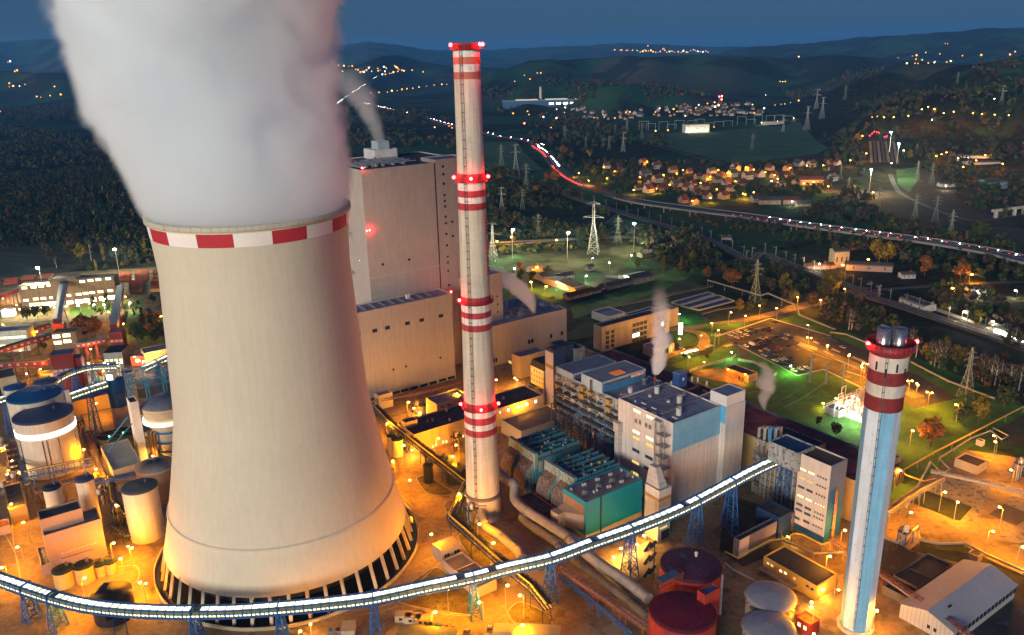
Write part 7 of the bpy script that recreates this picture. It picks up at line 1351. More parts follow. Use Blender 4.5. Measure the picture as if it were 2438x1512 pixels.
# pylons
PYG = mat('pylon_green_grey', (.20, .24, .20), .6, .1, .5); PYW = mat('pylon_galvanised', (.40, .43, .45), .5, .1, .5, metal=.3)
def pylon(kind, m):
    r = thing('pylon', '', 'pylon'); b = MB(); H = 1.; lv = [0, .14, .27, .39, .50, .60, .69, .78, .87, 1.0]; 
    def wd(f): return (.085*(1-f/.62)+.022 if f < .62 else .022) if kind != 'slim' else .035*(1-f*.6)
    pr = None; tk = .0062 if kind != 'slim' else .012
    for i, f in enumerate(lv):
        w = wd(f) if f < 1 else (.006 if kind == 'fir' else .016); cs = [Vector((sx*w, sy*w, f*H)) for sx, sy in ((-1,-1),(1,-1),(1,1),(-1,1))]
        if pr:
            for j in range(4): b.bar(pr[j], cs[j], tk*1.3, m, 3); b.bar(pr[j], cs[(j+1) % 4], tk*.8, m, 3); b.bar(pr[(j+1) % 4], cs[j], tk*.8, m, 3); b.bar(cs[j], cs[(j+1) % 4], tk*.8, m, 3)
        pr = cs
    b.build('lattice', r)
    arms = {'fir': [(.66, .13), (.78, .17), (.89, .11)], 'tee': [(.72, .20), (.985, .13)], 'slim': [(.97, .16)]}[kind]
    for z, w in arms:
        b = MB()
        for s in (-1, 1):
            b.bar((0, .014, z), (s*w, 0, z), tk*1.3, m, 3); b.bar((0, -.014, z), (s*w, 0, z), tk*1.3, m, 3); b.bar((0, 0, z+.05), (s*w, 0, z+.004), tk, m, 3)
            for q in (.35, .7): b.bar((s*w*q, 0, z), (s*w*q, 0, z+.05*(1-q)), tk*.7, m, 3)
            b.bar((s*w*.97, 0, z), (s*w*.97, 0, z-.035), tk*1.2, mat('insulator_brown', (.2, .12, .08)), 3)
        b.build('cross_arm', r)
    return r
PP = {'fir': pylon('fir', PYG), 'tee': pylon('tee', PYW), 'slim': pylon('slim', PYG)}; usedy = set()
PYL = [('tee','p7',795,1200,862,'big galvanised pylon standing alone before the lit railway yard'),('tee','p7',180,915,758,'galvanised pylon in the scrub right of the chimney'),('fir','p7',320,908,760,'green pylon in the scrub beside the galvanised one'),('tee','p7',275,648,470,'galvanised pylon on the green field left of the highway'),('tee','p7',122,1250,998,'galvanised pylon close behind the chimney flank'),('fir','p7',425,1088,930,'green pylon rising from the lit bushes'),('fir','p7',345,778,590,'tall green pylon beside the railway bank'),('tee','p7',995,518,388,'galvanised pylon at the corner of the dark wood'),('fir','p7',178,618,465,'green pylon on the field behind the galvanised one'),('fir','p7',603,447,340,'slim green pylon left of the small town'),('fir','p7',825,392,318,'first green pylon below the small town'),('fir','p7',940,412,335,'second green pylon below the small town'),('fir','p7',1020,402,290,'third green pylon below the small town'),('fir','p7',1120,432,318,'green pylon beside the glaring white depot'),('fir','p7',745,488,410,'green pylon in the dark wood, left one'),('fir','p7',900,505,410,'green pylon in the dark wood, right one'),('fir','p7',960,1130,945,'thin green pylon behind the big galvanised one'),
 ('fir','p8',825,795,685,'green pylon at the right end of the village'),('fir','p8',1025,922,748,'green pylon in the dark copse below the station'),('fir','p8',1270,992,795,'left of the two tall green pylons right of the copse'),('fir','p8',1410,988,805,'right of the two tall green pylons right of the copse'),('fir','p8',1508,1118,905,'green pylon just above the viaduct on the right'),('fir','p8',1385,738,588,'green pylon left of the pale hall'),('fir','p8',1290,702,578,'green pylon between station and pale hall'),('tee','p8',612,232,98,'tall faint pylon left on the far green hill'),('tee','p8',650,298,152,'faint pylon above the far switchyard'),('tee','p8',548,372,213,'galvanised pylon at the right end of the far switchyard'),('fir','p8',805,170,68,'faint pylon on the far ploughed field'),('fir','p8',180,502,392,'slim green pylon on the meadow'),('fir','p8',775,700,598,'green pylon behind the village roofs'),('tee','p8',390,384,275,'galvanised pylon on the edge of the meadow'),('fir','p8',1285,532,460,'small green pylon right of the station'),('tee','p8',1855,195,75,'faint pylon on the hillside at far right'),('fir','p8',1560,60,-20,'faint pylon on the top field at far right'),
 ('fir','p5',905,475,82,'tall green lattice pylon by the road with basins'),('fir','p6',1425,845,402,'tall green pylon behind the car park end'),('slim','p6',82,716,478,'leftmost of three short pylons beside the lawn'),('slim','p6',222,730,535,'middle of three short pylons beside the lawn'),('slim','p6',368,741,545,'rightmost of three short pylons beside the lawn'),('slim','g',2160,975,800,'short lattice mast left by the zebra crossing'),('slim','g',2312,1000,790,'short lattice mast right by the zebra crossing')]
PYP = {}
for kind, cr_, x, yb, yt, lb in PYL:
    p = GT(K(cr_, x, yb)); h = max(10, HT(p, K(cr_, x, yt))-p.z); o = PP[kind] if kind not in usedy else copytree(PP[kind]); usedy.add(kind)
    o.location = p; o.scale = (h, h, h); o.rotation_euler = (0, 0, RND.uniform(-.5, .5) if kind != 'slim' else AX); o['label'] = lb; o['group'] = 'lattice pylons'; PYP[lb] = (p, h)
cw_ = mat('cable', (.12, .12, .11), .6)
for lb, tx, ty in (('leftmost of three short pylons beside the lawn', 840, 1240), ('middle of three short pylons beside the lawn', 1060, 1330), ('rightmost of three short pylons beside the lawn', 1090, 1390)):
    p, h = PYP[lb]; a = Vector((p.x, p.y, h*.96)); c = KG('p5', tx, ty, 20); t = thing('power_line', 'sagging cables from the '+lb.split(' of')[0]+' of three short pylons', 'power line', (p.x, p.y, 0)); b = MB()
    for s in (-1.6, 0, 1.6):
        P = [a.lerp(c, i/10)+EX*s-Vector((0, 0, 14*(i/10)*(1-i/10)))-Vector((p.x, p.y, 0)) for i in range(11)]; b.tube(P, .05, cw_, 3)
    b.build('cables', t)
# ------------------------------------------------------------------ houses of the village
def vh(w, d, h, rise, wm, rm, nm):
    r = thing('house', '', 'house'); b = MB(); b.box((-w/2, -d/2, -1), (w/2, d/2, h), wm); b.add([(-w/2,-d/2,h),(-w/2,d/2,h),(-w/2,0,h+rise),(w/2,-d/2,h),(w/2,d/2,h),(w/2,0,h+rise)], [(0,2,1),(3,4,5)], wm); b.build('wall', r)
    b = MB(); e = .6
    for s in (-1, 1):
        P = [(-w/2-e, s*(d/2+e), h-.4), (w/2+e, s*(d/2+e), h-.4), (w/2+e, 0, h+rise+.15), (-w/2-e, 0, h+rise+.15)]; b.add(P, [(0,1,2,3) if s < 0 else (3,2,1,0)], rm); b.add([(x, y, z-.25) for x, y, z in P], [(3,2,1,0) if s < 0 else (0,1,2,3)], rm)
    b.build('roof', r)
    b = MB(); b.box((w*.2, -.5, h), (w*.2+.9, .5, h+rise+1.1), mat('chimney_brick', (.2, .09, .06), .9)); b.build('chimney', r)
    for s in (-1, 1):
        for k in range(3):
            b = MB(); x = -w/2+w*(k+.5)/3; b.box((x-.6, s*(d/2+.04)-.05, h*.35), (x+.6, s*(d/2+.04)+.05, h*.65), GLASSD); b.build('window', r)
    return r
TILE = [mat('red_roof_tiles', (.10, .036, .028), .85, .2, .4), mat('brown_roof_tiles', (.09, .05, .035), .85, .2, .4), mat('slate_roof', (.06, .065, .07), .8, .2, .4)]
WALLS = [mat('house_white', (.36, .35, .33), .9, .08, .3), mat('house_cream', (.33, .27, .18), .9, .1, .3), mat('house_pink', (.32, .22, .18), .9, .1, .3)]
HP = []; names_ = []
for (w, d, h, ri), wi, ti in (((10,9,5,4.5),0,0),((12,9,4.5,4),1,1),((11,10,6,4),0,1),((9,8,4,4),2,0),((14,9,5,4),0,2),((10,9,5,3.6),1,0)):
    HP.append(vh(w, d, h, ri, WALLS[wi], TILE[ti], '')); names_.append(f"{['white','cream','pink'][wi]} house with a {['red','brown','slate grey'][ti]} roof")
VIL = [('p7',x,y) for x, y in ((885,628),(975,655),(1130,603),(1220,630),(1330,655),(1145,685),(1225,722),(1150,742),(1100,772),(1165,790),(1245,775),(1350,750),(1465,740),(1430,778),(1490,803),(1560,832),(1400,858),(1475,868),(1590,660),(1560,708),(1625,722),(1690,738),(1790,752),(1670,832),(1750,642),(1440,660),(1500,698),(1730,684),(1650,690),(1720,780),(1540,770),(1830,700))]+[('p8',x,y) for x, y in ((705,603),(755,605),(580,618),(690,640),(495,613),(70,640),(160,645),(330,692),(235,685),(720,712),(420,645),(480,735),(325,772),(110,752),(25,740),(375,745),(200,852),(430,690),(300,640))]
usedh = set(); cnt = {}
hp_all = [(c_, x, y, RND.randrange(6)) for c_, x, y in VIL]; hp_all.sort(key=lambda q: K(q[0], q[1], q[2])[0])
for c_, x, y, k in hp_all:
    o = HP[k] if k not in usedh else copytree(HP[k]); usedh.add(k); p = GT(K(c_, x, y)); o.location = p; o.rotation_euler = (0, 0, RND.choice([.3, .5, 1.9, .4, 2.1])+RND.uniform(-.2, .2)); i = cnt.get(k, 0); cnt[k] = i+1; s = RND.uniform(.95, 1.3); o.scale = (s, s, s)
    tag(o, f'{names_[k]}, {nth(i)} such from the left in the village', None, 'houses of the village')
bh = [('big cream inn with a wide red roof at the right of the village', 'p8', 540, 745, 34, 14, 9, 0), ('pale hall with a gable end below the village', 'p8', 258, 872, 28, 14, 6, 2), ('pink lit hall beside the pale gable hall', 'p8', 415, 870, 22, 12, 6, 0), ('long low pink wing right of the lit hall', 'p8', 500, 885, 18, 9, 4, 2)]
for lb, c_, x, y, w, d, h, ti in bh:
    p = GT(K(c_, x, y)); o = vh(w, d, h, 3.5, WALLS[1 if 'inn' in lb else 2], TILE[ti], ''); o.location = p+EX*w*.4; o.rotation_euler = (0, 0, -.15); o['label'] = lb
lamps_v = [(860,620),(945,648),(1152,582),(890,697),(1103,688),(1262,672),(1355,662),(1398,642),(1585,685),(768,710),(698,660),(1070,775),(1217,765),(1308,738),(1520,725),(1588,828),(1465,848),(1810,805),(1640,640),(1830,625),(1700,660),(1620,770)]
def vlamps(pts, crop, kind, where, grp):
    h = PRO[kind][1]
    for i, (x, y) in enumerate(sorted(pts)):
        g = GT(K(crop, x, y+3)); p = G(K(crop, x, y), g.z+h); lamp(kind, (p.x, p.y, g.z), f"{'white' if kind == 'farw' else 'orange'} lamp, {nth(i)} from the left {where}", grp)
vlamps(lamps_v, 'p7', 'far', 'in the left half of the village', 'village lamps'); vlamps([(145,622),(198,636),(275,655),(435,625),(530,730),(700,750),(200,790),(125,800),(545,610),(660,607),(330,675),(75,715),(590,720),(360,700)], 'p8', 'far', 'in the right half of the village', 'village lamps'); vlamps([(450,852),(310,715),(1485,745)], 'p8', 'farw', 'by the pale halls', 'village lamps')
vlamps([(945,528),(845,575),(920,410),(1425,545),(1485,522),(1455,535),(1600,620),(1750,540),(1690,575),(990,790),(1870,597),(1065,285),(1130,283),(1235,275),(1465,258),(1325,232),(1368,215),(1412,230),(1538,248),(1665,258),(1728,264),(1818,268),(1908,272),(1520,1435),(1648,1340)], 'p8', 'far', 'in the dark wooded right side', 'scattered lamps'); vlamps([(1120,385),(1170,462),(985,635)], 'p8', 'mast', 'added over the far station tracks', 'floodlight masts of the railway yard'); vlamps([(1202,507),(1115,595),(1565,560),(1640,555),(1385,302),(1815,160),(275,135),(1705,1455),(1965,1450)], 'p8', 'farw', 'around the railway station on the right', 'scattered lamps')  # masts over the station tracks are added for their glow
vlamps([(1405,100),(1655,190)], 'p6', 'farw', 'on the railway platform', 'scattered lamps'); vlamps([(545,1398),(740,1352),(905,1265),(1015,1350),(270,1300)], 'p7', 'farw', 'around the contractor yard', 'contractor yard lamps'); vlamps([(785,1235),(1045,1213)], 'p7', 'green', 'by the floodlit pool', 'contractor yard lamps'); vlamps([(248,1040),(1072,1000),(620,1060)], 'p7', 'mast', 'over the lit railway yard', 'floodlight masts of the railway yard'); vlamps([(420,1290),(470,1420),(620,1440),(380,1390),(250,1090),(140,1120),(540,1110)], 'p7', 'far', 'around the contractor yard', 'contractor yard lamps')
# contractor yard sheds
for lb, c_, x, y, w, d, h, wm, ti in (('long cream barrack with a bent brown roof in the contractor yard', 'g', 775, 355, 14, 46, 5, WALLS[1], 1), ('cream barn left of the long barrack', 'g', 460, 235, 22, 16, 5, WALLS[1], 1), ('small lit white cabin at the top of the contractor yard', 'g', 330, 140, 14, 8, 4, WALLS[0], 1), ('low cream shed in front of the long barrack', 'g', 735, 435, 26, 8, 3.5, WALLS[1], 1), ('white cabin behind the cream barn', 'g', 690, 220, 12, 8, 4, WALLS[0], 2), ('grey shed with a striped tin roof', 'g', 1440, 265, 24, 18, 5, mat('house_grey', (.22, .22, .22), .9), 2), ('long blue grey shed by the meadow', 'g', 1165, 325, 30, 7, 4, mat('house_bluegrey', (.12, .18, .22), .8), 2), ('left of two white containers by the meadow', 'g', 935, 372, 7, 5, 3, WALLS[0], 2), ('right of two white containers by the meadow', 'g', 1003, 368, 9, 5, 3, WALLS[0], 2), ('small white box between containers and blue shed', 'g', 1085, 325, 5, 4, 3, WALLS[0], 2), ('yellow hut behind the green lit pool', 'p7', 1120, 1230, 16, 8, 4, WALLS[1], 2), ('white van like cabin above the machines', 'g', 952, 122, 8, 5, 4, WALLS[0], 2)):
    p = KG(c_, x, y); o = vh(w, d, h, 1.8, wm, TILE[ti], ''); o.location = p+EX*w*.5+EY*d*.4; o.rotation_euler = (0, 0, AX); o['label'] = lb; o['category'] = 'shed'; o.name = 'shed'
for k, c in enumerate(('white', 'silver', 'red')):
    o = copytree(CP[c]); p = KG('g', *[(920,290),(1270,238),(570,412)][k]); o.location = p; o.rotation_euler = (0, 0, AX+k); tag(o, f"{c} car {['beside the long barrack','by the green lit tin roofed shed','on the orange lit lane'][k]}", 'car', 'cars in the contractor yard')
t = thing('lorry', 'white tipper lorry with a pale trailer in the green light', 'lorry', KG('g', 1240, 205), AX-.9); b = MB(); b.box((-9, -1.2, .9), (3, 1.2, 2.6), mat('lorry_grey', (.2, .22, .2), .6)); b.build('trailer', t); b = MB(); b.box((3.3, -1.2, .6), (5.6, 1.2, 3.2), WHITE); b.build('cab', t)
for x in (-7.5, -6.2, 2, 4.6):
    for s in (-1, 1): b = MB(); b.bar((x, s*.9, .5), (x, s*1.2, .5), 1, DARK, 10); b.build('wheel', t)
# depot, far switchyard, factory
dp = KG('c', 1320, 928); o = vh(62, 24, 20, .5, mat('depot_white', (.6, .58, .52)), TILE[2], ''); p = GT(K('c', 1420, 925)); o.location = p; o.rotation_euler = (0, 0, .1); o['label'] = 'big white depot block glaring in floodlight beyond the meadow'; o.name = 'depot'; o['category'] = 'depot'
for i, dx in enumerate((-22, 0, 22)): lamp('farw', (p.x+dx, p.y-20, p.z), f'white floodlight, {nth(i)} from the left before the glaring depot', 'depot floodlights')
for i, (x, y) in enumerate(((2065,855),(2218,835),(2370,808))): g = GT(K('c', x, y+4)); lamp('farw', (g.x, g.y, g.z), f'bluish white lamp, {nth(i)} from the left along the far switchyard edge', 'depot floodlights')
for i in range(16):
    x = 900+i*95+RND.uniform(-20, 20); y = 915-i*5.5+RND.uniform(-12, 4); p = GT(K('c', x, y)); t = thing('substation_gantry', f'faint steel gantry, {nth(i)} from the left in the far switchyard', 'gantry', p, RND.uniform(-.2, .2), 'far switchyard gantries'); b = MB(); h = RND.uniform(12, 24)
    for s in (-12, 12): b.bar((s, 0, -.5), (s, 0, h), .9, PYG)
    b.bar((-13, 0, h), (13, 0, h), .9, PYG); b.build('frame', t)
p = GT(K('c', 2170, 850)); o = vh(60, 14, 9, .5, WALLS[0], TILE[2], ''); o.location = p; o.rotation_euler = (0, 0, .15); o['label'] = 'white control building of the far switchyard'; o['category'] = 'building'; o.name = 'building'
p = GT(K('b', 2240, 800)); t = thing('factory', 'long blue factory hall with lit roof strips at the foot of the far hill', 'factory', p, .05); b = MB(); b.box((-190, 0, -3), (260, 70, 24), mat('factory_blue', (.03, .09, .22), .6)); b.build('wall', t); b = MB(); b.box((-192, -2, 24), (262, 72, 25), mat('factory_roof', (.35, .38, .36), .6)); b.build('roof', t)
for k in range(9): b = MB(); b.box((-20+k*26, -1.2, 9), (-4+k*26, -.1, 15), glow('factory_window', (1, .93, .6), 6)); b.build('window', t)
for k in range(3): b = MB(); b.box((-140+k*110, 12, 25), (-60+k*110, 60, 27), glow('factory_skylight', (1, .95, .7), .55)); b.build('skylight', t)
p = GT(K('b', 2103, 745)); h = HT(p, K('b', 2103, 598)); t = thing('chimney', 'slim pale far chimney with a red tip behind the blue factory', 'chimney', p); b = MB(); b.lathe([(5.5, -2), (4, h-p.z)], CONC, 20, cap=True); b.build('shaft', t); b = MB(); b.lathe([(4.1, (h-p.z)*.86), (4.05, h-p.z+.2)], BROWNS, 20); b.build('red_band', t)
p = GT(K('p7', 335, 480)); h = HT(p, K('p7', 333, 330))-p.z; t = thing('radio_mast', 'red and white lattice mast with a red lamp beside the highway bend', 'radio mast', p)
for k in range(6): b = MB(); b.truss((0, -1.5, h*k/6), (0, -1.5, h*(k+1)/6), 3, 3, mat('mast_red', (.4, .03, .03), .6) if k % 2 else WHITE, 5, .5); b.build('red_section' if k % 2 else 'white_section', t)
redlamp(t, (0, 0, h+1.5), 5000, 1.6)
p = GT(K('b', 1175, 1140)); t = thing('radio_mast', 'second red and white mast left of the tall chimney', 'radio mast', p); h = HT(p, K('b', 1172, 975))-p.z
for k in range(6): b = MB(); b.truss((0, -1.5, h*k/6), (0, -1.5, h*(k+1)/6), 3, 3, mat('mast_red', (.4, .03, .03)) if k % 2 else WHITE, 5, .5); b.build('red_section' if k % 2 else 'white_section', t)
for i, (x, y) in enumerate(((1647,577),(1672,574),(1670,605))):
    p = GT(K('c', x, 650)); q = HT(p, K('c', x, y)); t = thing('radio_mast', ['left','right','lower'][i]+' red lamp mast above the far town', 'radio mast', p, 0, 'lamp masts of the far town'); b = MB(); b.bar((0, 0, -2), (0, 0, q-p.z), 1.4, STEEL); b.build('pole', t); redlamp(t, (0, -.5, q-p.z), 6000, 3.0)
# gravel works and station in the right middle distance
for lb, x, y, w, d, h, wm, ti in (('grey concrete mixing tower at the gravel works', 760, 1285, 14, 12, 16, WALLS[1], 2), ('pink lit shed row right of the mixing tower', 960, 1310, 40, 12, 6, WALLS[2], 2), ('small white cabin at the lower edge of the gravel works', 1220, 1362, 12, 8, 4, WALLS[0], 2), ('rusty long shed left of the mixing tower', 630, 1300, 26, 9, 4, WALLS[2], 0), ('pale big hall at the right behind the copse', 1790, 755, 26, 34, 10, mat('house_bluegrey', (.12, .18, .22)), 2), ('white lit hall beside the green field', 1495, 750, 26, 12, 5, WALLS[0], 2), ('white trailer block right of the lit hall', 1505, 715, 10, 6, 4, WALLS[0], 2), ('low white rows of sheds behind the orange lamps', 1620, 555, 70, 14, 4, WALLS[0], 2), ('second low white shed row behind the orange lamps', 1720, 600, 60, 10, 4, WALLS[0], 2), ('white lit house at the bottom right road', 1690, 1475, 18, 12, 6, WALLS[0], 2), ('white portacabin on the dark bank below the viaduct', 12, 1105, 10, 5, 3, WALLS[0], 2)):
    p = GT(K('p8', x, y)); o = vh(w, d, h, 1.6, wm, TILE[ti], ''); o.location = p; o.rotation_euler = (0, 0, RND.uniform(-.3, .1)); o['label'] = lb; o['category'] = 'shed'; o.name = 'shed'
for i, (x, y) in enumerate(((760,1265),(780,1330),(640,1320),(950,1290))): g = GT(K('p8', x, y)); lamp('farw' if i == 2 else 'far', g, f'lamp, {nth(i)} listed from the left at the gravel works', 'gravel works lamps')
for lb, x, y, w, d in (('white lit station shelter on the railway platform', 1830, 320, 28, 6), ('left cream hall beyond the railway', 1010, 60, 26, 12)):
    p = KG('p6', x, y); o = vh(w, d, 5, .8, WALLS[0], TILE[2], ''); o.location = p; o.rotation_euler = (0, 0, math.atan2(RW[-6].y-RW[-9].y, RW[-6].x-RW[-9].x)); o['label'] = lb; o.name = 'shed'; o['category'] = 'shelter' if 'shelter' in lb else 'hall'
q = KG('p6', 1830, 335); d_ = (RW[-6]-RW[-9]).normalized(); t = thing('light_sign', 'blazing white light band of the station shelter', 'light band', (q.x, q.y, 0), math.atan2(d_.y, d_.x)); b = MB(); b.box((-12, -3.6, .8), (12, -3.2, 4.2), glow('shelter_white', (1, .95, .8), 5)); b.build('light_panel', t)
# station tracks with signals
for i, (x, y) in enumerate(((985,415),(1000,402),(1018,404),(1032,410),(1050,408),(1070,437),(1085,433),(970,428),(948,345))): g = GT(K('p8', x, y)); t = thing('signal', f'red signal, {nth(i)} at the far railway station', 'signal', g, 0, 'red station signals'); b = MB(); b.bar((0, 0, 0), (0, 0, 5), .3, STEEL); b.build('pole', t); b = MB(); b.lathe([(.05, -1.2), (1.2, 0), (.05, 1.2)], glow('signal_red', (1, .02, .04), 12), 8); b.build('lamp', t, (0, -.4, 5.6))
for i in range(7):
    x0 = 985+i*24; ribbon('railway', [GU('p8', x0-10+i*2, 445, .3), GU('p8', x0+i*5, 590, .3)], 4.5, BALL if i % 2 else mat('pale_ballast', (.17, .15, .12)))['kind'] = 'structure'
# white bridge at right edge
t = thing('road_bridge', 'pale arched road bridge at the right edge above the viaduct', 'bridge', GT(K('p8', 1800, 990))); o_ = t.location; P = [GU('p8', 1790, 965, 9)-o_, GU('p8', 1900, 950, 9)-o_, GU('p8', 2100, 925, 9)-o_]; b = MB()
for a, c in zip(P, P[1:]): b.bar(a, c, 3, PAVE)
b.build('deck', t)
for k in range(5): q = P[0].lerp(P[2], (k+.4)/5); b = MB(); b.bar(q, Vector((q.x, q.y, -1)), 3.2, PAVE); b.build('pier', t)
# ------------------------------------------------------------------ small town far behind: many tiny houses and their lights
far_pts = []
for i in range(95):
    x = RND.choice([RND.uniform(190, 960), RND.uniform(980, 1700), RND.uniform(1280, 2120)]); y = 690+RND.uniform(-10, 95)-max(0, (x-1000))*.015+(20 if x < 960 else -8); far_pts.append((x, y))
far_pts.sort(); cnt = {}
for x, y in far_pts:
    k = RND.randrange(6); o = copytree(HP[k]); g = GT(K('c', x, y)); o.location = g; o.rotation_euler = (0, 0, RND.uniform(0, 3)); s = RND.uniform(.8, 1.35); o.scale = (s, s, s); i = cnt.get(k, 0); cnt[k] = i+1; tag(o, f'{names_[k]}, {nth(i)} from left, far town', None, 'houses of the far town')
TWN = [(65,705),(140,735),(192,828),(235,700),(430,788),(528,782),(632,795),(690,760),(740,742),(780,735),(1028,735),(1070,698),(1205,708),(1240,728),(1325,678),(1380,725),(1535,652),(1605,640),(1610,685),(1645,672),(1730,682),(1828,658),(1905,655),(1975,662),(1888,737),(1950,735),(1992,745),(2030,720),(2088,700),(2195,665),(2255,655),(2290,652),(2345,638),(2425,625),(370,873),(430,873),(940,925),(1030,920),(1150,915),(1600,880),(1165,735),(520,760),(60,795),(155,665),(10,885),(150,690),(1320,772),(1425,700),(1450,665)]
TWN2 = [(172,460),(185,408),(232,408),(266,410),(300,440),(322,445),(345,470),(362,460),(380,468),(405,450),(428,425),(436,415),(455,455),(515,430),(520,455),(540,445),(575,415),(592,418),(600,430),(560,490),(590,490),(585,460),(630,480),(650,475),(668,470),(680,405),(695,420),(708,430),(722,440),(750,450),(770,455),(710,460),(850,448),(958,464),(448,668),(528,665),(610,660),(653,652),(704,645),(752,638),(800,630),(857,624),(918,612),(990,602),(1065,592),(1140,585),(1187,583),(48,768),(90,400),(130,402),(330,1020),(430,1010),(355,1112),(1070,1005),(1240,1010),(1210,992),(1835,872),(1975,850),(1990,880),(2130,905),(2260,915),(1945,495),(2000,535),(1850,555),(2070,475),(2105,475),(2430,540)]
far_l = [('c', q) for q in TWN]+[('b', q) for q in TWN2]+[('d', q) for q in ((1475,275),(1613,290),(1345,308),(1385,308),(1205,324),(1380,340),(1440,350),(1570,360),(1500,380),(1560,376),(1370,383),(1400,383),(1290,386),(1680,370),(1720,364),(1835,308),(2018,306),(2350,270),(2300,300),(1665,185),(1690,190),(75,560),(50,560),(100,560),(232,320),(950,910),(1000,900))]+[('a', q) for q in ((50,398),(65,396),(60,535),(60,555),(85,553),(125,552),(160,541),(348,556),(235,620),(260,622),(320,613),(388,608),(100,695),(70,712),(5,715),(95,460),(110,455),(590,980))]+[('c', q) for q in ((685,130),(700,132),(745,132),(760,130),(805,133),(850,133),(880,148),(905,145),(920,128),(935,140),(960,138),(985,135),(1005,148),(1030,150),(1050,150),(1075,145),(1100,120),(1110,115),(1120,135),(1140,150),(1165,148),(1190,140),(1215,148),(1250,150),(1280,150),(1300,140),(1330,152),(1345,150),(1370,135),(1400,128),(1420,135),(1440,145),(1465,145),(1490,148),(1520,140),(1540,148),(955,90),(630,130))]
FL = {}
for kk, (nm, col, st) in enumerate((('amber', (1, .36, .04), 3.2), ('warm', (1, .60, .18), 4), ('white', (.95, .97, 1), 5))):
    b = MB(); b.lathe([(.05, -1), (.85, -.5), (1, 0), (.85, .5), (.05, 1)], glow('far_lamp_'+nm, col, st), 8); FL[kk] = (b.mesh('distant_lamp'), nm)
dist_n = {}
for i, (c_, q) in enumerate(sorted(far_l, key=lambda w_: K(w_[0], *w_[1])[0])):
    g = GT(K(c_, q[0], q[1]+1)); d = math.hypot(g.x, g.y); k = RND.choice([0, 0, 0, 0, 1, 2]); o = bpy.data.objects.new('distant_lamp', FL[k][0]); COL.objects.link(o); r = d*.00062*RND.uniform(.6, 1.7); o.location = (g.x, g.y, g.z+r*1.2); o.scale = (r, r, r)
    zone = 'on the far horizon' if d > 8000 else 'in the far towns' if d > 3200 else 'in the far valley'; n_ = dist_n.get((zone, k), 0); dist_n[(zone, k)] = n_+1; tag(o, f'{FL[k][1]} distant lamp, {nth(n_)} from the left {zone}', 'lamp', 'distant lamps')
# traffic on the highway: cars with lights on
HP2 = {'head': carproto('car', 'silver_h', CC['silver'], False, 'head'), 'tail': carproto('car', 'dark_t', CC['dark grey'], False, 'tail')}; useT = set(); tc = {'head': 0, 'tail': 0}
def along(S, step, off, kind, i0, i1, where, rev=False, jit=.3):
    L = [0.]
    for a, b in zip(S, S[1:]): L.append(L[-1]+(b-a).length)
    s = L[i0]; out = []
    while s < L[i1]:
        i = min(int(np.searchsorted(L, s, 'right'))-1, len(S)-2); d = (S[i+1]-S[i]).normalized(); p = S[i].lerp(S[i+1], (s-L[i])/(L[i+1]-L[i])); n = Vector((-d.y, d.x, 0)); out.append((p+n*off, d)); s += step*RND.uniform(1-jit, 1+jit)
    for p, d in out:
        o = HP2[kind] if kind not in useT else copytree(HP2[kind]); useT.add(kind); dd = -d if rev else d; o.location = p+Vector((0, 0, .05)); o.rotation_euler = (0, 0, math.atan2(dd.y, dd.x)); tc[kind] += 1; tag(o, f"{'silver car with headlights' if kind == 'head' else 'dark car with red tail lights'}, {nth(tc[kind]-1)} from the far end of the traffic", 'car', 'cars on the roads')
nH = len(HW)
kb = lambda c_, x, y: min(range(nH), key=lambda i: (HW[i].x-GT(K(c_, x, y)).x)**2+(HW[i].y-GT(K(c_, x, y)).y)**2)
ia, ib = kb('p7', 380, 470), kb('p7', 525, 620); ic = kb('p7', 740, 745)
along(HW, 7.5, 6, 'head', ia, ib, '', False); along(HW, 8, -6, 'tail', kb('p7', 540, 610), ic, '', True); along(HW, 14, -6, 'tail', ia, kb('p7', 520, 560), '', True)
along(HW, 48, 6, 'head', 0, ia, '', False); along(HW, 75, -6, 'tail', 0, ia, '', True); along(HW, 13, -6, 'tail', nH-54+15, nH-54+33, '', False); along(HW, 12, 7, 'head', nH-54+20, nH-54+32, '', True); along(HW, 16, 6, 'head', nH-54+34, nH-8, '', True); along(HW, 17, 3.5, 'tail', nH-54+30, nH-10, '', False)
along(road2, 52, 2.5, 'head', 0, len(road2)-1, '', True)
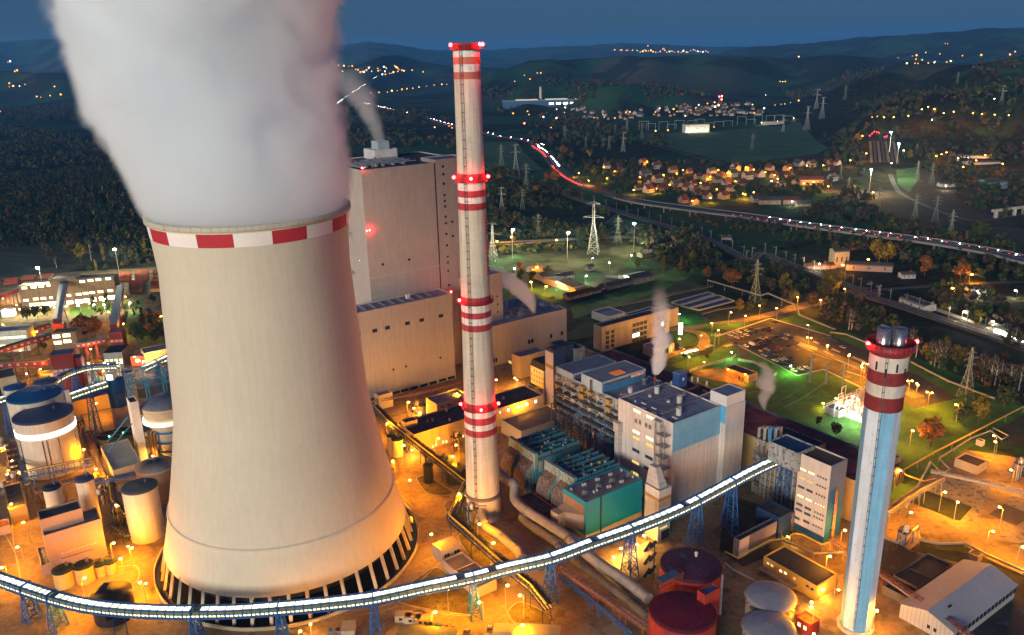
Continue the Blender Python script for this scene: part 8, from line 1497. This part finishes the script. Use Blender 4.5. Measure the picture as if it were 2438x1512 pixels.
# ------------------------------------------------------------------ trees
def leafm(name, c): return mat(name, c, .9, .55, .35, spec=.1)
LEAF = {'olive': leafm('olive_leaves', (.042, .052, .018)), 'green': leafm('dark_green_leaves', (.022, .042, .017)), 'yellow': leafm('yellow_leaves', (.13, .10, .015)), 'orange': leafm('orange_leaves', (.17, .07, .018)), 'brown': leafm('brown_leaves', (.052, .036, .019)), 'bare': leafm('bare_twigs', (.06, .05, .04))}
BARK = mat('bark', (.07, .055, .045), .9, .3, 1); BIRCH = mat('birch_bark', (.34, .32, .29), .9, .3, 1)
def treeproto(kind, leaf, h, r, seed, n=420, sz=.62):
    rr = random.Random(seed); t = thing('tree', '', 'tree'); b = MB(); bk_ = BIRCH if kind == 'birch' else BARK
    b.tube([(0, 0, -.3), (rr.uniform(-.15, .15), 0, h*.4), (rr.uniform(-.3, .3), rr.uniform(-.3, .3), h*.88)], [h*.022, h*.015, h*.004], bk_, 6)
    tips = []
    for k in range(9):
        z = h*rr.uniform(.25, .75); a = rr.uniform(0, 6.28); q = Vector((math.cos(a)*r*rr.uniform(.4, .8), math.sin(a)*r*rr.uniform(.4, .8), min(h*.96, z+h*rr.uniform(.1, .25)))); b.tube([(0, 0, z), q*.5+Vector((0, 0, z*.5+.2)), q], [h*.009, h*.006, h*.002], bk_, 4, False); tips.append(q)
    b.build('trunk', t)
    cl = []
    for k in range(13):
        if kind == 'poplar': f = rr.random(); cl.append((Vector((rr.uniform(-.3, .3)*r, rr.uniform(-.3, .3)*r, h*(.12+.85*f))), r*(.75-.5*abs(f-.35))))
        elif kind == 'birch': f = rr.random(); a = rr.uniform(0, 6.28); cl.append((Vector((math.cos(a)*r*.45, math.sin(a)*r*.45, h*(.3+.65*f))), r*(.55-.3*f)))
        else: f = rr.random(); a = rr.uniform(0, 6.28); q = r*.62*math.sin(math.pi*min(.95, .2+f*.75)); cl.append((Vector((math.cos(a)*q, math.sin(a)*q, h*(.34+.52*f))), r*rr.uniform(.32, .52)))
    c = MB(); vs = []; fs = []
    for k in range(n):
        p0, rad = rr.choice(cl); d = Vector((rr.gauss(0, 1), rr.gauss(0, 1), rr.gauss(0, 1))).normalized(); p = p0+d*rad*rr.uniform(.55, 1.08); s = sz*rr.uniform(.55, 1.35); u = Vector((rr.gauss(0, 1), rr.gauss(0, 1), rr.gauss(0, 1))).normalized(); v = u.cross(d+Vector((.1, .2, .3))).normalized(); o_ = len(vs); vs += [p-u*s-v*s*.6, p+u*s*.9-v*s*.5, p+u*s+v*s*.7, p-u*s*.8+v*s*.6]; fs.append((o_, o_+1, o_+2, o_+3))
    c.add(vs, fs, LEAF[leaf]); c.build('crown', t); return t
TP = {'broad_olive': treeproto('broad', 'olive', 12, 4.6, 1), 'broad_green': treeproto('broad', 'green', 13, 5, 2), 'broad_orange': treeproto('broad', 'orange', 12, 5.2, 3, 620), 'broad_yellow': treeproto('broad', 'yellow', 12, 4.4, 4), 'broad_brown': treeproto('broad', 'brown', 12, 4.6, 5), 'poplar_yellow': treeproto('poplar', 'yellow', 15, 2.2, 6, 300), 'birch_bare': treeproto('birch', 'bare', 14, 3.2, 7, 190, .4), 'poplar_green': treeproto('poplar', 'green', 13, 2.4, 8, 300)}
TN = {'broad_olive': 'olive green broad tree', 'broad_green': 'dark green broad tree', 'broad_orange': 'round orange autumn tree', 'broad_yellow': 'golden yellow autumn tree', 'broad_brown': 'brown autumn tree', 'poplar_yellow': 'slender yellow poplar', 'birch_bare': 'bare pale trunked birch', 'poplar_green': 'dark slender tree'}
usedT = set(); tcnt = {}
def trees(zone, lst):
    tot = {}
    for q in lst: tot[q[0]] = tot.get(q[0], 0)+1
    cn = {}
    for k, c_, x, y, s in sorted(lst, key=lambda q: K(q[1], q[2], q[3])[0]):
        g = GT(K(c_, x, y)); o = TP[k] if k not in usedT else copytree(TP[k]); usedT.add(k); o.location = g; ss = s*RND.uniform(.9, 1.1); o.scale = (ss, ss, ss*RND.uniform(.9, 1.1)); o.rotation_euler = (0, 0, RND.uniform(0, 6)); i = cn.get(k, 0); cn[k] = i+1
        tag(o, f'{TN[k]} {zone}' if tot[k] == 1 else f'{TN[k]}, {nth(i)} from the left {zone}', None, 'trees '+zone)
trees('by the railway sidings', [('broad_yellow','A',705,325,1.8),('broad_brown','A',640,300,1.7),('broad_brown','A',420,300,1.5),('broad_olive','A',1010,330,1.5),('poplar_yellow','A',900,310,1.3),('poplar_yellow','A',1268,300,1.4),('poplar_yellow','A',835,405,.8),('broad_green','A',920,405,.7),('broad_olive','A',780,405,.6),('broad_brown','A',1100,360,.7),('broad_brown','A',1200,345,.7),('broad_yellow','A',1060,365,.5),('birch_bare','A',790,310,1.6),('birch_bare','A',490,370,1.0)])
trees('before the coal station', [('poplar_green','A',820,755,1.0),('poplar_green','A',935,735,1.0),('broad_olive','A',240,825,1.0),('broad_olive','A',330,810,1.0),('broad_olive','A',410,790,1.0),('broad_orange','A',740,985,1.4),('broad_orange','A',830,985,1.4),('broad_orange','A',690,960,1.2),('broad_green','A',1320,690,.8),('broad_green','A',1120,735,.6),('broad_green','A',1180,730,.6),('poplar_green','A',1240,860,1.0),('poplar_green','A',1310,880,1.2),('broad_green','A',1200,1060,1.4),('broad_green','A',1420,1000,1.1),('broad_green','A',370,1100,.8),('broad_orange','A',860,1350,.9),('broad_olive','A',1350,1030,1.2)])
trees('around the lawn and car park', [('broad_orange','p6',1125,1275,1.35),('broad_yellow','p6',1540,1070,1.35),('broad_olive','p6',1410,1060,1.2),('broad_olive','p6',305,1170,.75),('broad_olive','p6',165,1090,.5),('broad_olive','p6',1760,920,1.3),('broad_olive','p5',1240,470,1.3),('broad_olive','p5',1500,420,1.6),('broad_yellow','p5',1560,400,1.5),('broad_orange','p5',705,320,1.3),('broad_yellow','p5',770,540,1.0),('broad_olive','p5',860,540,.8),('broad_olive','p5',980,520,.8),('broad_brown','p5',1400,500,1.0),('broad_olive','p5',1620,480,1.0),('broad_orange','p5',495,250,.9),('broad_orange','p5',640,215,.7),('poplar_yellow','p5',120,205,1.0),('poplar_yellow','p5',265,215,1.0),('broad_yellow','p5',370,120,1.0),('birch_bare','p5',1235,330,1.3),('broad_green','p5',290,950,.4),('broad_green','p5',490,950,.4),('birch_bare','p5',1740,690,1.3),('birch_bare','p5',1660,600,1.0),('broad_brown','p6',1250,80,1.4),('broad_yellow','p6',1300,110,.8),('broad_yellow','p6',1240,100,.7),('broad_olive','p6',1350,90,1.3)])
trees('behind the car park pipe', [('birch_bare','p6',x,y,1.25) for x, y in ((960,480),(1000,500),(1130,560),(1160,575),(1200,590),(1240,600),(1540,690),(1570,705),(1600,715),(1640,730),(1680,740),(1720,750),(1760,760),(1800,770),(1850,770),(1890,780),(420,260),(450,240))]+[('broad_yellow','p6',x,y,1.0) for x, y in ((1080,510),(1190,570),(1250,470),(1340,560),(1400,560))]+[('broad_brown','p6',x,y,1.1) for x, y in ((1450,540),(1600,640),(1750,640),(1500,700),(1860,690))])
trees('around the contractor yard', [('broad_yellow','p7',490,1360,1.0),('broad_olive','p7',390,1400,1.1),('broad_orange','p7',300,1330,.8),('broad_green','p7',860,1100,1.0),('broad_yellow','p7',1055,1090,.9),('broad_yellow','p7',1465,1260,1.0),('broad_orange','p7',1700,1400,1.0),('broad_yellow','p7',1560,1370,.9),('poplar_yellow','p7',1265,1330,1.1),('poplar_yellow','p7',1385,1320,1.0),('broad_yellow','p7',1090,1300,.8),('broad_green','p7',310,1400,1.0),('broad_yellow','p7',700,1080,.9),('broad_olive','p7',560,1190,1.0),('broad_green','p7',700,1160,.9),('broad_olive','p7',230,1210,.9),('broad_yellow','p7',180,1200,.8)])
trees('along the highway and village', [('broad_orange','p7',480,730,1.5),('broad_orange','p7',540,735,1.6),('broad_brown','p7',510,470,2.0),('broad_orange','p7',590,540,1.7),('broad_orange','p7',820,810,1.2),('broad_olive','p7',960,850,1.5),('broad_orange','p7',165,725,1.2),('broad_orange','p7',410,805,1.2),('broad_yellow','p7',800,680,1.1),('broad_green','p7',1010,780,1.2),('broad_green','p7',1560,650,1.0),('broad_green','p7',1760,800,1.2),('broad_green','p7',1380,700,1.0),('broad_green','p8',480,810,1.2),('broad_green','p8',120,820,1.2),('broad_yellow','p8',890,460,1.6),('broad_yellow','p8',1240,570,1.6),('broad_green','p8',1205,565,1.3),('broad_yellow','p8',1020,1240,1.6),('broad_yellow','p8',1090,1260,1.5),('broad_olive','p8',1700,1120,1.9),('broad_orange','p8',1340,1350,1.5),('broad_orange','p8',1580,1370,1.6),('broad_yellow','p8',620,1090,1.1),('broad_orange','p8',60,1420,1.2),('broad_yellow','p8',400,1470,1.5),('broad_yellow','p8',700,1440,1.6)])
# woods too dense to count: one mesh of many ragged crowns each
def wood(label, polys, spacing, h, r, mixture, seed, quads=20, keep=1.0):
    rs = np.random.RandomState(seed); pts = []
    for poly in polys:
        P = np.array([[q.x, q.y] for q in (GT(p) for p in poly)]); lo, hi = P.min(0), P.max(0); n = int((hi-lo).prod()/spacing**2); X = lo+(hi-lo)*rs.rand(n, 2); ins = np.zeros(n, bool); j = len(P)-1
        for i in range(len(P)):
            a, c = P[i], P[j]; cond = ((a[1] > X[:, 1]) != (c[1] > X[:, 1])) & (X[:, 0] < (c[0]-a[0])*(X[:, 1]-a[1])/(c[1]-a[1]+1e-9)+a[0]); ins ^= cond; j = i
        X = X[ins]
        if keep < 1: g = np.sin(X[:, 0]*.021+seed)+np.sin(X[:, 1]*.017+seed*2)+np.sin((X[:, 0]+X[:, 1])*.045); X = X[g > (1-keep)*3-1.4]
        pts.append(X)
    X = np.concatenate(pts); n = len(X); Z = TZ(X[:, 0], X[:, 1]); hh = h*rs.uniform(.6, 1.25, n); rr_ = r*rs.uniform(.7, 1.25, n); mi = rs.choice(len(mixture), n, p=np.array([m[1] for m in mixture])/sum(m[1] for m in mixture))
    slim = rs.rand(n) < .3; rr_ = np.where(slim, rr_*.55, rr_); hh = np.where(slim, hh*1.15, hh)
    N = n*quads; T = np.repeat(np.arange(n), quads); d = rs.randn(N, 3); d /= np.linalg.norm(d, axis=1)[:, None]; f = rs.uniform(.5, 1.05, N)
    C = np.stack([X[T, 0], X[T, 1], Z[T]+hh[T]*.56], 1)+d*np.stack([rr_[T], rr_[T], hh[T]*.42], 1)*f[:, None]
    u = rs.randn(N, 3); u /= np.linalg.norm(u, axis=1)[:, None]; v = np.cross(u, d); v /= np.linalg.norm(v, axis=1)[:, None]+1e-6; s = (r*.42*rs.uniform(.5, 1.3, N))[:, None]
    V = np.stack([C-u*s-v*s*.7, C+u*s-v*s*.5, C+u*s*.8+v*s*.7, C-u*s+v*s*.6], 1).reshape(-1, 3)
    me = bpy.data.meshes.new('wood'); me.vertices.add(N*4); me.vertices.foreach_set('co', V.astype(np.float32).ravel()); me.loops.add(N*4); me.loops.foreach_set('vertex_index', np.arange(N*4, dtype=np.int32)); me.polygons.add(N); me.polygons.foreach_set('loop_start', np.arange(0, N*4, 4, dtype=np.int32))
    for m, _ in mixture: me.materials.append(LEAF[m])
    me.polygons.foreach_set('material_index', mi[T].astype(np.int32)); me.update(calc_edges=True); o = bpy.data.objects.new('wood', me); COL.objects.link(o); tag(o, label, 'wood', None, 'stuff'); return n
MIXD = [('green', 4), ('olive', 3), ('brown', 3), ('bare', 1.2), ('yellow', .25), ('orange', .2)]; MIXB = [('brown', 4), ('olive', 4), ('bare', 1.5), ('green', 3), ('orange', .15), ('yellow', .12)]
n1 = wood('broad dark autumn wood behind the railway sidings', [[(-60,440),(40,425),(160,415),(290,408),(345,520),(372,640),(300,630),(250,600),(120,590),(-60,600)]], 7.2, 15, 3.6, MIXD, 1, 22)
n2 = wood('dark scattered woods on the left beyond the first wood', [[(-60,300),(100,310),(190,330),(290,375),(280,395),(150,400),(-60,415)], [(-60,260),(180,250),(200,290),(-60,292)]], 17, 15, 6, MIXB, 2, 14, .75)
n3 = wood('scrub and low trees between the chimney and the railway bank', [[(1160,410),(1180,400),(1300,440),(1400,480),(1450,510),(1480,560),(1400,590),(1250,545),(1165,545)]], 8, 9, 3.6, MIXD, 3, 20, .8)
n4 = wood('dark copse between the contractor yard and the car park', [[(1480,565),(1560,560),(1640,560),(1700,600),(1740,640),(1880,650),(1950,690),(1880,740),(1830,690),(1700,660),(1600,650),(1520,600)]], 8.5, 11, 3.8, MIXB, 4, 20, .85)
n5 = wood('wooded strip between the heating pipe and the railway', [[(1960,715),(2020,720),(2150,800),(2300,860),(2460,920),(2460,985),(2400,960),(2330,925),(2150,850),(2020,795),(1950,760)]], 7, 12, 3.4, MIXB, 5, 22, .9)
n6 = wood('dark woods below and beyond the viaduct on the right', [[(1530,505),(1700,530),(1990,575),(2240,610),(2460,650),(2460,700),(2300,680),(2150,640),(1950,590),(1700,545)], [(1900,520),(2000,470),(2040,430),(2100,520),(2250,560),(2460,600),(2460,618),(2200,585)], [(2050,560),(2460,640),(2460,600),(2120,540)], [(2180,690),(2300,700),(2460,740),(2460,860),(2300,780)]], 11, 12, 4.6, MIXB, 6, 16, .8)
n7 = wood('dark woods covering the valley side right of the village', [[(1960,380),(2020,330),(2030,300),(2150,280),(2460,280),(2460,560),(2300,500),(2230,430),(2150,330),(2050,340),(2060,430),(1980,430)], [(1960,330),(2040,300),(2050,340),(2000,380)]], 17, 14, 6, MIXB, 7, 14, .8)
n8 = wood('brown woods on the near right hill', [[(2030,250),(2080,235),(2180,222),(2260,215),(2350,215),(2460,190),(2460,285),(2300,280),(2100,285)], [(2300,165),(2460,140),(2460,190),(2340,200)], [(1860,215),(1960,205),(2040,170),(2110,165),(2080,185),(1960,225),(1890,240)]], 21, 16, 8, MIXB, 8, 12, .85)
n9 = wood('dark woods between highway and the far towns', [[(830,300),(1080,330),(1080,370),(820,352)], [(1150,210),(1260,200),(1500,205),(1660,222),(1700,240),(1500,240),(1250,238),(1160,235)], [(1240,300),(1400,290),(1560,330),(1650,345),(1540,360),(1480,345),(1330,400),(1290,360)], [(1170,250),(1420,290),(1420,300),(1180,270)], [(820,250),(1080,275),(1080,300),(830,290)]], 24, 14, 8, MIXB, 9, 12, .7)
n10 = wood('hedges and gardens of the village', [[(1320,390),(1450,385),(1700,388),(1960,385),(1990,430),(1960,480),(1750,480),(1600,470),(1420,440)]], 15, 8, 4, MIXD, 10, 16, .6)
# scrub brush on the site edges
wood('low bushes in the lit strip before the railway yard', [[(1170,555),(1340,550),(1480,545),(1550,540),(1560,556),(1400,562),(1200,575)], [(1170,590),(1300,585),(1400,580),(1420,590),(1280,605),(1180,605)]], 7, 5, 2.6, [('olive', 4), ('green', 4), ('yellow', 3)], 12, 22, .9)
wood('brush along the bank before the coal station', [[(20,735),(200,742),(380,700),(395,770),(390,830),(300,800),(180,780),(40,760)]], 9, 5, 2.4, [('olive', 3), ('brown', 3), ('orange', 2)], 13, 20, .6)
# ------------------------------------------------------------------ the evening air
HAZE = True
if HAZE:
    b = MB(); hm = bpy.data.materials.new('evening_haze'); hm.use_nodes = True; t = hm.node_tree; t.nodes.clear(); o = t.nodes.new('ShaderNodeOutputMaterial'); v = t.nodes.new('ShaderNodeVolumePrincipled'); v.inputs['Color'].default_value = (.13, .48, 1, 1); v.inputs['Density'].default_value = 5.5e-5; v.inputs['Anisotropy'].default_value = .1; t.links.new(v.outputs[0], o.inputs['Volume'])
    b.box((-43500, -43500, -30), (43500, 43500, 720), hm); o = b.build('haze'); tag(o, None, None, None, 'stuff')
